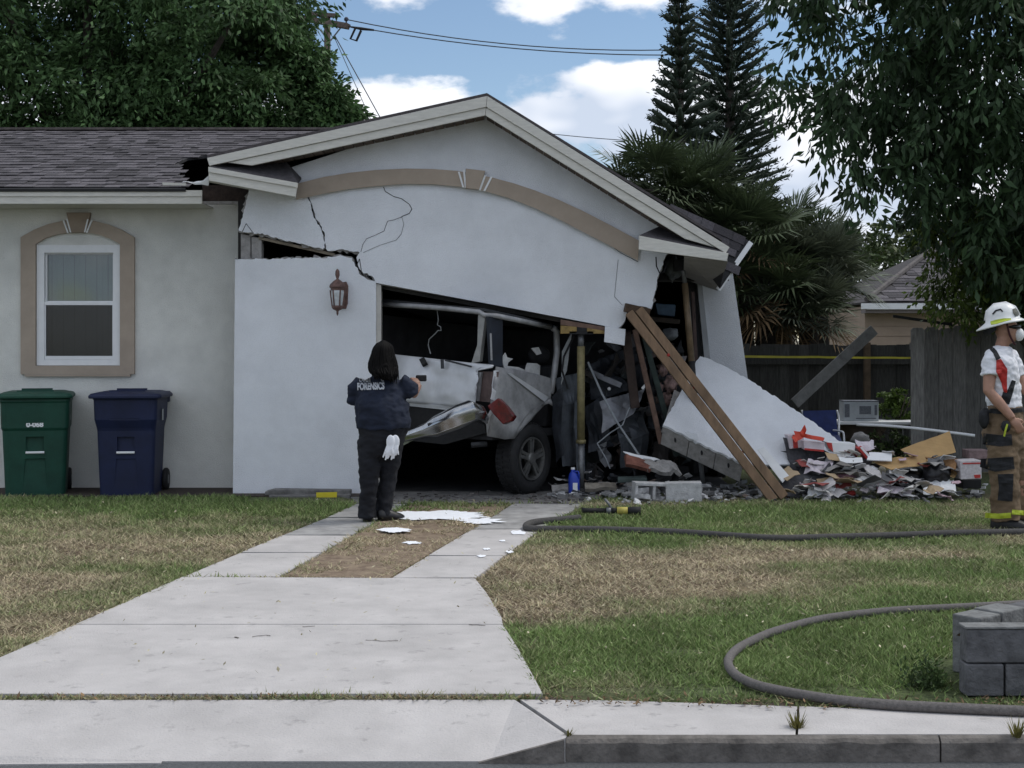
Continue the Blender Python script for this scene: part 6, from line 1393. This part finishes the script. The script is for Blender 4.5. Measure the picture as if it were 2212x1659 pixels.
def bvh(o): return BVHTree.FromPolygons([v.co[:] for v in o.data.vertices], [p.vertices[:] for p in o.data.polygons])
EYE = Vector((0, 0, H))
def drape(tree, x, y, Yg, off=.006):
    d = (P(x, y, 10) - EYE).normalized(); h = tree.ray_cast(EYE, d); p = h[0] if h[0] is not None else P(x, y, Yg)
    return p - d * off
def strap(name, tree, pts, w, m, parent, Yg, t=.006):
    """a band laid over the clothes along image points"""
    mb = MB(); rows = []
    dense = []
    for (a, b) in zip(pts[:-1], pts[1:]):
        for k in range(6): dense.append((a[0] + (b[0] - a[0]) * k / 6, a[1] + (b[1] - a[1]) * k / 6))
    dense.append(pts[-1]); v = []
    for i, (x, y) in enumerate(dense):
        x2, y2 = dense[min(i + 1, len(dense) - 1)]; x1, y1 = dense[max(i - 1, 0)]; dx, dy = x2 - x1, y2 - y1; l = math.hypot(dx, dy) or 1; ww = w if not isinstance(w, (list, tuple)) else np.interp(i / (len(dense) - 1), np.linspace(0, 1, len(w)), w); nx, ny = -dy / l * ww / 2, dx / l * ww / 2
        v += [drape(tree, x + nx * (1 - q / 4), y + ny * (1 - q / 4), Yg) for q in range(9)]
    f = [(9 * i + q, 9 * i + q + 1, 9 * i + q + 10, 9 * i + q + 9) for i in range(len(dense) - 1) for q in range(8)]; me = bpy.data.meshes.new(name); me.from_pydata([tuple(p) for p in v], [], f); me.update(); return solid(add_obj(name, me, m, parent), t, 0)
def oval(c, rx, ry, ax=None, n=20):
    """horizontal ellipse ring; ax = unit vector of the rx axis"""
    ax = Vector((1, 0, 0)) if ax is None else Vector(ax); ay = Vector((-ax.y, ax.x, 0)); return [Vector(c) + ax * rx * math.cos(6.28318 * k / n) + ay * ry * math.sin(6.28318 * k / n) for k in range(n)]
def hand(mb, w, d, up, curl=.5, r=.0095, scale=1.0, thumb=1):
    """palm and five curled fingers grown from wrist w along d; up is the back of the hand"""
    d = Vector(d).normalized(); up = Vector(up); up = (up - d * up.dot(d)).normalized(); s = d.cross(up)
    mb.ell(w + d * .045 * scale, (.042 * scale, .022 * scale, .048 * scale), 12, 8, Matrix((s, up, d)).transposed())
    for k, l in enumerate((.068, .078, .073, .058)):
        b = w + d * .082 * scale + s * (-.030 + .020 * k) * scale; p1 = b + (d * math.cos(curl * .5) - up * math.sin(curl * .5)) * l * .45 * scale; p2 = p1 + (d * math.cos(curl * 1.6) - up * math.sin(curl * 1.6)) * l * .33 * scale; p3 = p2 + (d * math.cos(curl * 2.6) - up * math.sin(curl * 2.6)) * l * .26 * scale
        mb.tube([b - d * .02, b, p1, p2, p3], [r, r, r * .95, r * .85, r * .7], 8)
    b = w + d * .02 * scale + s * thumb * -.032 * scale; p1 = b + (d * .7 - s * thumb * .6 - up * .2).normalized() * .04 * scale; p2 = p1 + (d * .9 - up * .4).normalized() * .035 * scale; mb.tube([b, p1, p2], [r * 1.25, r * 1.1, r * .85], 8)
M_skin_t = mat('skin_tan', (.36, .20, .14), .55, .12, 20, .08, 200); M_skin_m = mat('skin_medium', (.25, .14, .10), .55, .12, 20, .08, 200)

def forensic():
    Y0 = 12.72; Q = lambda x, y, d=0.0: P(x, y, Y0) + Vector((0, d, 0)); base = P(815, 1127, Y0); base.z = .0
    t = thing('person', 'person in navy forensics shirt and dark trousers, back turned, photographing the wreck', 'person', base)
    zf = .012 - P(0, 1124, Y0).z   # lift so that the soles stand on the concrete
    LZ = Vector((0, 0, zf)); Qz = lambda x, y, d=0.0: Q(x, y, d) + LZ
    b = MB()   # continuous body: head, neck, trunk, arms with hands, legs
    b.ell(Qz(828, 772, .02), (.078, .098, .115)); b.tube([Qz(827, 815, .03), Qz(828, 785, .03)], [.062, .055], 12)
    b.rings([oval(Qz(828, 945, .02), .17, .12), oval(Qz(828, 900, .02), .19, .13), oval(Qz(824, 860, .03), .17, .12), oval(Qz(824, 832, .03), .18, .10), oval(Qz(826, 818, .03), .09, .07)])
    for (h, k, a) in (((804, 945), (799, 1020), (795, 1112)), ((842, 945), (838, 1020), (828, 1110))): b.tube([Qz(*h), Qz(*k, .05 if h[0] > 820 else -.05), Qz(*a, .05 if h[0] > 820 else -.04)], [.07, .05, .04], 12)
    for (s, e, w, dd) in (((778, 828, .03), (764, 868, .10), (790, 838, .32), (.6, .75, .15)), ((870, 828, .03), (893, 851, .10), (900, 834, .22), (-.35, .55, .55))):
        b.tube([Qz(*s), Qz(*e), Qz(*w)], [.058, .048, .036], 12); hand(b, Qz(*w), Vector(dd), Vector((.5, -.7, .4)), .6)
    b.ell(Qz(829, 774, .125), (.014, .02, .02)); b.ell(Qz(811, 774, .03), (.012, .02, .03)); b.ell(Qz(845, 774, .03), (.012, .02, .03))
    skin_part('body', b, M_skin_m, t, .010, 3)
    p = MB(); mp = mat('trousers_navy', (.006, .007, .011), .85, .35, 8, .3, 160)
    p.rings([oval(Qz(829, 918), .235, .19), oval(Qz(826, 945), .215, .185), oval(Qz(822, 968), .20, .175), oval(Qz(822, 985), .17, .15)])
    p.tube([Qz(799, 950, -.02), Qz(799, 1005, -.06), Qz(799, 1045, -.06), Qz(795, 1085, -.05), Qz(794, 1116, -.04)], [.118, .100, .082, .078, .086], 16)
    p.tube([Qz(843, 950, .03), Qz(840, 1005, .06), Qz(835, 1045, .06), Qz(829, 1085, .05), Qz(827, 1114, .05)], [.12, .100, .082, .076, .080], 16)
    tr = skin_part('trousers', p, mp, t, .011, 4, (.016, 8, 2))
    sh = MB(); ms = mat('shirt_navy', (.009, .014, .030), .9, .25, 7, .3, 160)
    sh.rings([oval(Qz(829, 925), .252, .205), oval(Qz(828, 905), .256, .21), oval(Qz(825, 880), .250, .205), oval(Qz(821, 858, .01), .228, .185), oval(Qz(821, 838, .02), .225, .16), oval(Qz(822, 824, .03), .19, .125), oval(Qz(825, 812, .03), .10, .085), oval(Qz(826, 806, .03), .07, .07)])
    sh.tube([Qz(785, 828, .03), Qz(770, 846, .05), Qz(763, 872, .09)], [.092, .088, .078], 14); sh.tube([Qz(862, 826, .03), Qz(880, 838, .05), Qz(891, 849, .085)], [.095, .090, .082], 14)
    so = skin_part('shirt', sh, ms, t, .011, 4, (.020, 7, 5)); tree = bvh(so)
    sho = mat('shoe_black', (.010, .010, .012), .45, .2, 12)
    for (x, y, yaw, d) in ((795, 1120, 95, -.02), (836, 1120, 35, .03)):
        c = Qz(x, y, d); c.z = .05; a = math.radians(yaw); fx = Vector((math.cos(a), math.sin(a), 0)); sx = Vector((-fx.y, fx.x, 0)); rr_ = []
        for (l, w, h0, h1) in ((-.10, .030, .0, .06), (-.07, .042, -.036, .075), (0, .046, -.036, .07), (.08, .052, -.036, .035), (.14, .045, -.036, .015), (.175, .02, -.030, -.005)):
            rr_.append([c + fx * l + sx * w * cs + Vector((0, 0, h0 if sn < 0 else h1 * sn + (h0 * (1 - sn)))) for cs, sn in [(math.cos(6.283 * k / 12), math.sin(6.283 * k / 12)) for k in range(12)]])
        o = MB().rings(rr_).build('shoe', sho, t, smooth=True)
    # long dark hair
    hm = mat('hair_dark', (.004, .0035, .0035), .75, .4, 40, .2, 200, spec=.12)
    hb = MB().rings([oval(Qz(828, 737, .01), .02, .02), oval(Qz(828, 741, .01), .055, .06), oval(Qz(828, 750, .01), .085, .10), oval(Qz(828, 764, .01), .102, .115), oval(Qz(827, 780, .0), .118, .115), oval(Qz(828, 796, -.02), .138, .11), oval(Qz(835, 808, -.05), .105, .09), oval(Qz(840, 820, -.08), .05, .05)])
    ho = skin_part('hair', hb, hm, t, .010, 2, (.012, 14, 3)); st = MB(); r = random.Random(5)
    for k in range(120):
        a = r.uniform(.1, math.pi - .1) + math.pi; x = math.cos(a); y = math.sin(a); top = Qz(828, 736, .01) + Vector((x * .012, y * .02, 0)); m0 = Qz(828, 747, .01) + Vector((x * .080, y * .095, 0)); m1 = Qz(827, 765, .01) + Vector((x * .106, y * .118, 0)); m2 = Qz(828, 793, -.01) + Vector((x * .128 + r.uniform(-.01, .01), y * .115, 0)); e = Qz(834 + r.uniform(-4, 4), r.uniform(806, 824) + x * 5, -.04) + Vector((x * (.115 + r.uniform(-.03, .01)), y * .11 - .03, 0)); st.tube(smooth_path([top, m0, m1, m2, e], 3), [.006] * 12 + [.002], 4)
    add_obj('strands', st.mesh('strands'), hm, ho, smooth=True)
    # lettering on the back, wrapped onto the shirt
    def back_text(s, x, y, size, sx, nm, rot=0.0):
        o = text_obj(nm, s, size, mat('letters_white', (.50, .52, .56), .8), None, Matrix.Identity(4), .0, sx, .004); o.parent = so
        bm = bmesh.new(); bm.from_mesh(o.data); bmesh.ops.subdivide_edges(bm, edges=[e for e in bm.edges if e.calc_length() > .02], cuts=2); bm.to_mesh(o.data); bm.free(); k = F / Y0
        for v in o.data.vertices:
            px, py = x + v.co.x * k, y - (v.co.y + v.co.x * rot) * k; v.co = drape(tree, px, py, Y0 - .2, .006)
        o.data.update(); solid(o, .002, 0)
    back_text('FORENSICS', 801, 835, .088, .56, 'lettering', .03); back_text('CSI-LPI', 788, 821, .046, .72, 'lettering', .02); back_text('G', 826, 820, .046, .72, 'lettering')
    # white gloves hanging from the pocket
    g = MB(); 
    for gx, gd in ((846, -.215), (856, -.20)):
        wv = Qz(gx + 2, 944, gd); g.ell(wv + Vector((0, 0, -.03)), (.040, .015, .065), 12, 8)
        for k in range(5): e = Qz(gx - 14 + k * 5.2 + (2 if gx > 850 else 0), 984 + 6 * math.sin(k * 1.3), gd - .005); g.tube([wv + Vector((-.022 + .011 * k, 0, -.05)), wv.lerp(e, .65) + Vector((0, -.008, 0)), e], [.0105, .010, .0075], 7)
    gl = skin_part('gloves', g, mat('glove_white', (.72, .74, .78), .7, .05, 20), t, .005, 2)
    cam_ = bevel(MB().box((Qz(893, 826, .34).x, Y0 + .30, Qz(0, 826).z), (Qz(893, 826).x + .10, Y0 + .36, Qz(0, 812).z)).build('camera_device', M_black, None), .01); tag(cam_, "small black camera in the forensic person's raised right hand", 'camera')
forensic()

def firefighter():
    Y0 = 12.25; base = P(2180, 740 + 4920 / Y0, Y0); base.z = 0
    t = thing('person', 'firefighter in white helmet, white t-shirt, red braces and tan bunker trousers at the right edge', 'person', base)
    lift = Vector((0, 0, -P(0, 1142, Y0).z)); Q = lambda x, y, d=0.0: P(x, y, Y0) + Vector((0, d, 0)) + lift
    a = math.radians(-35); f = Vector((math.cos(a), math.sin(a), 0)); rt = Vector((f.y, -f.x, 0)); ax = rt
    hd = Vector((math.cos(math.radians(-14)), math.sin(math.radians(-14)), 0)); hs = Vector((-hd.y, hd.x, 0)); HM = Matrix((hd, hs, Vector((0, 0, 1)))).transposed()
    b = MB(); hc = Q(2174, 712)
    b.ell(hc, (.098, .076, .118), 16, 11, HM); b.ell(hc + hd * .03 + Vector((0, 0, -.065)), (.062, .058, .06), 12, 8, HM); b.ell(hc + hd * .10 + Vector((0, 0, -.02)), (.02, .014, .026), 8, 6, HM)
    for s in (-1, 1): b.ell(hc + hs * s * .076 + Vector((0, 0, -.015)), (.02, .010, .032), 8, 6, HM)
    b.tube([Q(2161, 768, .03), Q(2169, 730)], [.058, .058], 14)
    b.rings([oval(Q(2168, 905), .17, .12, ax), oval(Q(2166, 850), .165, .115, ax), oval(Q(2162, 800), .18, .12, ax), oval(Q(2160, 768), .16, .085, ax), oval(Q(2162, 756), .05, .05, ax)])
    for s, (k, e) in ((1, ((2163, 1030), (2166, 1115))), (-1, ((2204, 1030), (2208, 1115)))): b.tube([Q(2168, 905) + rt * s * .09, Q(*k), Q(*e)], [.09, .065, .05], 12)
    sR, eR, wR = Q(2133, 770, -.10), Q(2121, 843, -.17), Q(2166, 901, -.24)
    b.tube([sR, sR.lerp(eR, .5), eR, eR.lerp(wR, .35), wR], [.062, .058, .048, .05, .034], 14); hand(b, wR + Vector((0, 0, -.005)), Vector((.45, -.15, -.7)), Vector((-.3, -.9, .2)), .55, .0105, 1.05, 1)
    sL, eL, wL = Q(2192, 770, .16), Q(2222, 840, .12), Q(2250, 880, -.05); b.tube([sL, eL, wL], [.06, .048, .034], 12); hand(b, wL, Vector((.5, -.4, -.5)), Vector((0, -.5, .8)), .6, .0105)
    skin_part('body', b, M_skin_t, t, .010, 3)
    sh = MB(); mw = mat('tshirt_white', (.70, .71, .75), .85, .05, 9, .2, 160)
    sh.rings([oval(Q(2170, 884), .188, .140, ax), oval(Q(2168, 860), .192, .146, ax), oval(Q(2165, 825), .195, .145, ax), oval(Q(2162, 795), .205, .145, ax), oval(Q(2160, 772), .20, .12, ax), oval(Q(2162, 758), .13, .095, ax), oval(Q(2165, 748), .078, .074, ax)])
    sh.tube([Q(2146, 768, -.06), Q(2133, 784, -.12), Q(2128, 812, -.145)], [.09, .09, .083], 16); sh.tube([Q(2186, 768, .12), Q(2200, 790, .15), Q(2208, 815, .14)], [.09, .09, .08], 16)
    so = skin_part('tshirt', sh, mw, t, .010, 3, (.013, 11, 4))
    p = MB(); mt = mat('bunker_tan', (.165, .115, .07), .9, .2, 6, .4, 140, stain=.25)
    p.rings([oval(Q(2170, 876), .195, .150, ax), oval(Q(2169, 905), .205, .165, ax), oval(Q(2169, 940), .215, .175, ax), oval(Q(2172, 970), .2, .16, ax)])
    p.tube([Q(2160, 945, -.07), Q(2160, 1000, -.09), Q(2163, 1050, -.08), Q(2166, 1090, -.07), Q(2168, 1122, -.07)], [.14, .135, .125, .12, .125], 16); p.tube([Q(2190, 945, .06), Q(2203, 1000, .06), Q(2207, 1050, .06), Q(2209, 1090, .06), Q(2210, 1120, .06)], [.14, .135, .125, .12, .125], 16)
    po = skin_part('bunker_trousers', p, mt, t, .011, 3, (.020, 7, 8)); tp, ts = bvh(po), bvh(so)
    mblk = mat('patch_black', (.014, .015, .018), .8, .3, 20); mlime = mat('reflective_lime', (.42, .50, .04), .5, .1, 20); mred = mat('brace_red', (.38, .02, .015), .7, .2, 20)
    strap('knee_patch', tp, [(2172, 1024), (2173, 1052), (2171, 1082)], [34, 30, 32], mblk, t, Y0); strap('pocket', tp, [(2124, 948), (2160, 952), (2186, 950)], 24, mblk, t, Y0); strap('thigh_band', tp, [(2118, 1000), (2150, 1004), (2190, 1000)], [18, 30, 26], mblk, t, Y0)
    strap('hem_band', tp, [(2128, 1113), (2155, 1115), (2184, 1113)], 11, mlime, t, Y0); strap('hem_band', tp, [(2186, 1106), (2210, 1108), (2236, 1106)], 10, mlime, t, Y0)
    strap('belt', tp, [(2126, 886), (2168, 890), (2214, 884)], 10, mblk, t, Y0)
    strap('brace', ts, [(2141, 752), (2149, 760), (2157, 776)], [8, 9, 10], mblk, t, Y0); strap('brace', ts, [(2157, 777), (2164, 800), (2169, 826), (2172, 848)], [10, 24, 12, 7], mred, t, Y0); strap('brace', ts, [(2172, 848), (2166, 866), (2160, 884)], 10, mblk, t, Y0); strap('brace', ts, [(2190, 822), (2182, 846), (2174, 872)], [8, 12, 12], mblk, t, Y0)
    bevel(MB().box((Q(2196, 0).x, Y0 - .27, Q(0, 826).z), (Q(2212, 0).x, Y0 - .2, Q(0, 792).z)).build('radio_microphone', mblk, t), .008)
    MB().tube(smooth_path([Q(2204, 794, -.22), Q(2212, 765, -.18), Q(2205, 742, -.1)], 5), .009, 8).build('radio_cord', mblk, t, smooth=True)
    blob('belt_pouch', Q(2116, 903, -.12), (.045, .05, .085), mblk, t, .2, 3, 4); blob('hung_glove', Q(2150, 918, -.26), (.04, .025, .05), mblk, t, .25, 5, 5)
    MB().tube([Q(2150, 912, -.30), Q(2146, 925, -.30), Q(2144, 938, -.29)], .008, 6).build('key_strap', mlime, t)
    boot = mat('boot_black', (.015, .014, .015), .5, .3, 12)
    for (x, d, yaw) in ((2168, -.07, -28), (2212, .06, -10)):
        c = Q(x, 1140, d); c.z = 0; aa = math.radians(yaw); fx = Vector((math.cos(aa), math.sin(aa), 0)); sx = Vector((-fx.y, fx.x, 0)); rr_ = []
        for (l, w, h) in ((-.13, .05, .10), (-.10, .065, .16), (-.02, .068, .16), (.06, .06, .11), (.13, .06, .085), (.19, .045, .06), (.215, .02, .04)):
            rr_.append([c + fx * l + sx * w * (1 if abs(u) > 1 else u) + Vector((0, 0, v)) for u, v in ((-1, .0), (-1, h * .45), (-.75, h * .85), (0, h), (.75, h * .85), (1, h * .45), (1, .0), (0, .0))])
        o = MB().rings(rr_).build('boot', boot, t, smooth=True); bevel(o, .01)
    # helmet
    hel = MB(); ht = Matrix.Rotation(math.radians(9), 3, 'Y'); HT = HM @ Matrix(((math.cos(.16), 0, -math.sin(.16)), (0, 1, 0), (math.sin(.16), 0, math.cos(.16)))); c0 = Q(2166, 692); mh = mat('helmet_white', (.72, .73, .72), .35, .10, 9, stain=.12)
    def HP(x, y, z): return c0 + HT @ Vector((x, y, z))
    rings = []
    for (s, z) in ((.05, .152), (.35, .146), (.62, .128), (.82, .095), (.95, .05), (1.0, .0)): rings.append([HP(.148 * s * math.cos(q) , .122 * s * math.sin(q), z) for q in [6.283 * k / 28 for k in range(28)]])
    def brim(sc, z): return [HP((.185 if math.cos(q) > 0 else .235) * sc * math.cos(q), .165 * sc * math.sin(q), z - .03 * max(0, -math.cos(q))) for q in [6.283 * k / 28 for k in range(28)]]
    rings += [brim(.84, -.004), brim(1.0, -.022), brim(1.0, -.034), brim(.78, -.018)]
    ho = hel.rings(rings).build('helmet', mh, t, smooth=True)
    add_obj('helmet_ridge', MB().tube([HP(.148, 0, .02), HP(.12, 0, .10), HP(.05, 0, .150), HP(-.05, 0, .150), HP(-.12, 0, .10), HP(-.148, 0, .02)], .010, 8).mesh('helmet_ridge'), mh, ho, smooth=True)
    th = bvh(ho); strap('lime_band', th, [(2140, 698), (2152, 695), (2168, 691), (2184, 689)], [7, 9, 7, 3], mlime, ho, Y0, .003); strap('black_stripe', th, [(2144, 679), (2151, 671), (2161, 668), (2166, 673)], 3, mblk, ho, Y0, .003)
    strap('front_badge', th, [(2192, 666), (2195, 674), (2197, 682)], [10, 13, 8], mat('badge_dark', (.09, .09, .07), .5, .5, 60), ho, Y0, .004)
    MB().tube([HP(-.10, -.10, -.05), HP(-.15, -.02, -.08), HP(-.12, .08, -.06)], .035, 8).build('neck_guard', mblk, t, smooth=True)
    MB().tube(smooth_path([HP(.02, -.105, -.03), hc + hd * .02 - hs * .085 + Vector((0, 0, -.05)), hc + hd * .06 - hs * .05 + Vector((0, 0, -.125)), hc + hd * .075 + Vector((0, 0, -.13))], 5), .009, 8).build('chin_strap', mat('strap_maroon', (.05, .012, .015), .8), t, smooth=True)
    MB().ell(hc + hd * .105 + Vector((0, 0, -.045)), (.045, .06, .058), 14, 10, HM).build('dust_mask', mat('mask_white', (.72, .73, .73), .8, .05, 20), t, smooth=True)
    MB().tube([hc - hs * .072 + hd * .0 + Vector((0, 0, .02)), hc - hs * .066 + hd * .06 + Vector((0, 0, .022)), hc - hs * .03 + hd * .10 + Vector((0, 0, .022)), hc + hs * .03 + hd * .10 + Vector((0, 0, .022))], [.006, .018, .022, .02], 8).build('sunglasses', mat('lens_black', (.01, .01, .012), .15), t, smooth=True)
firefighter()
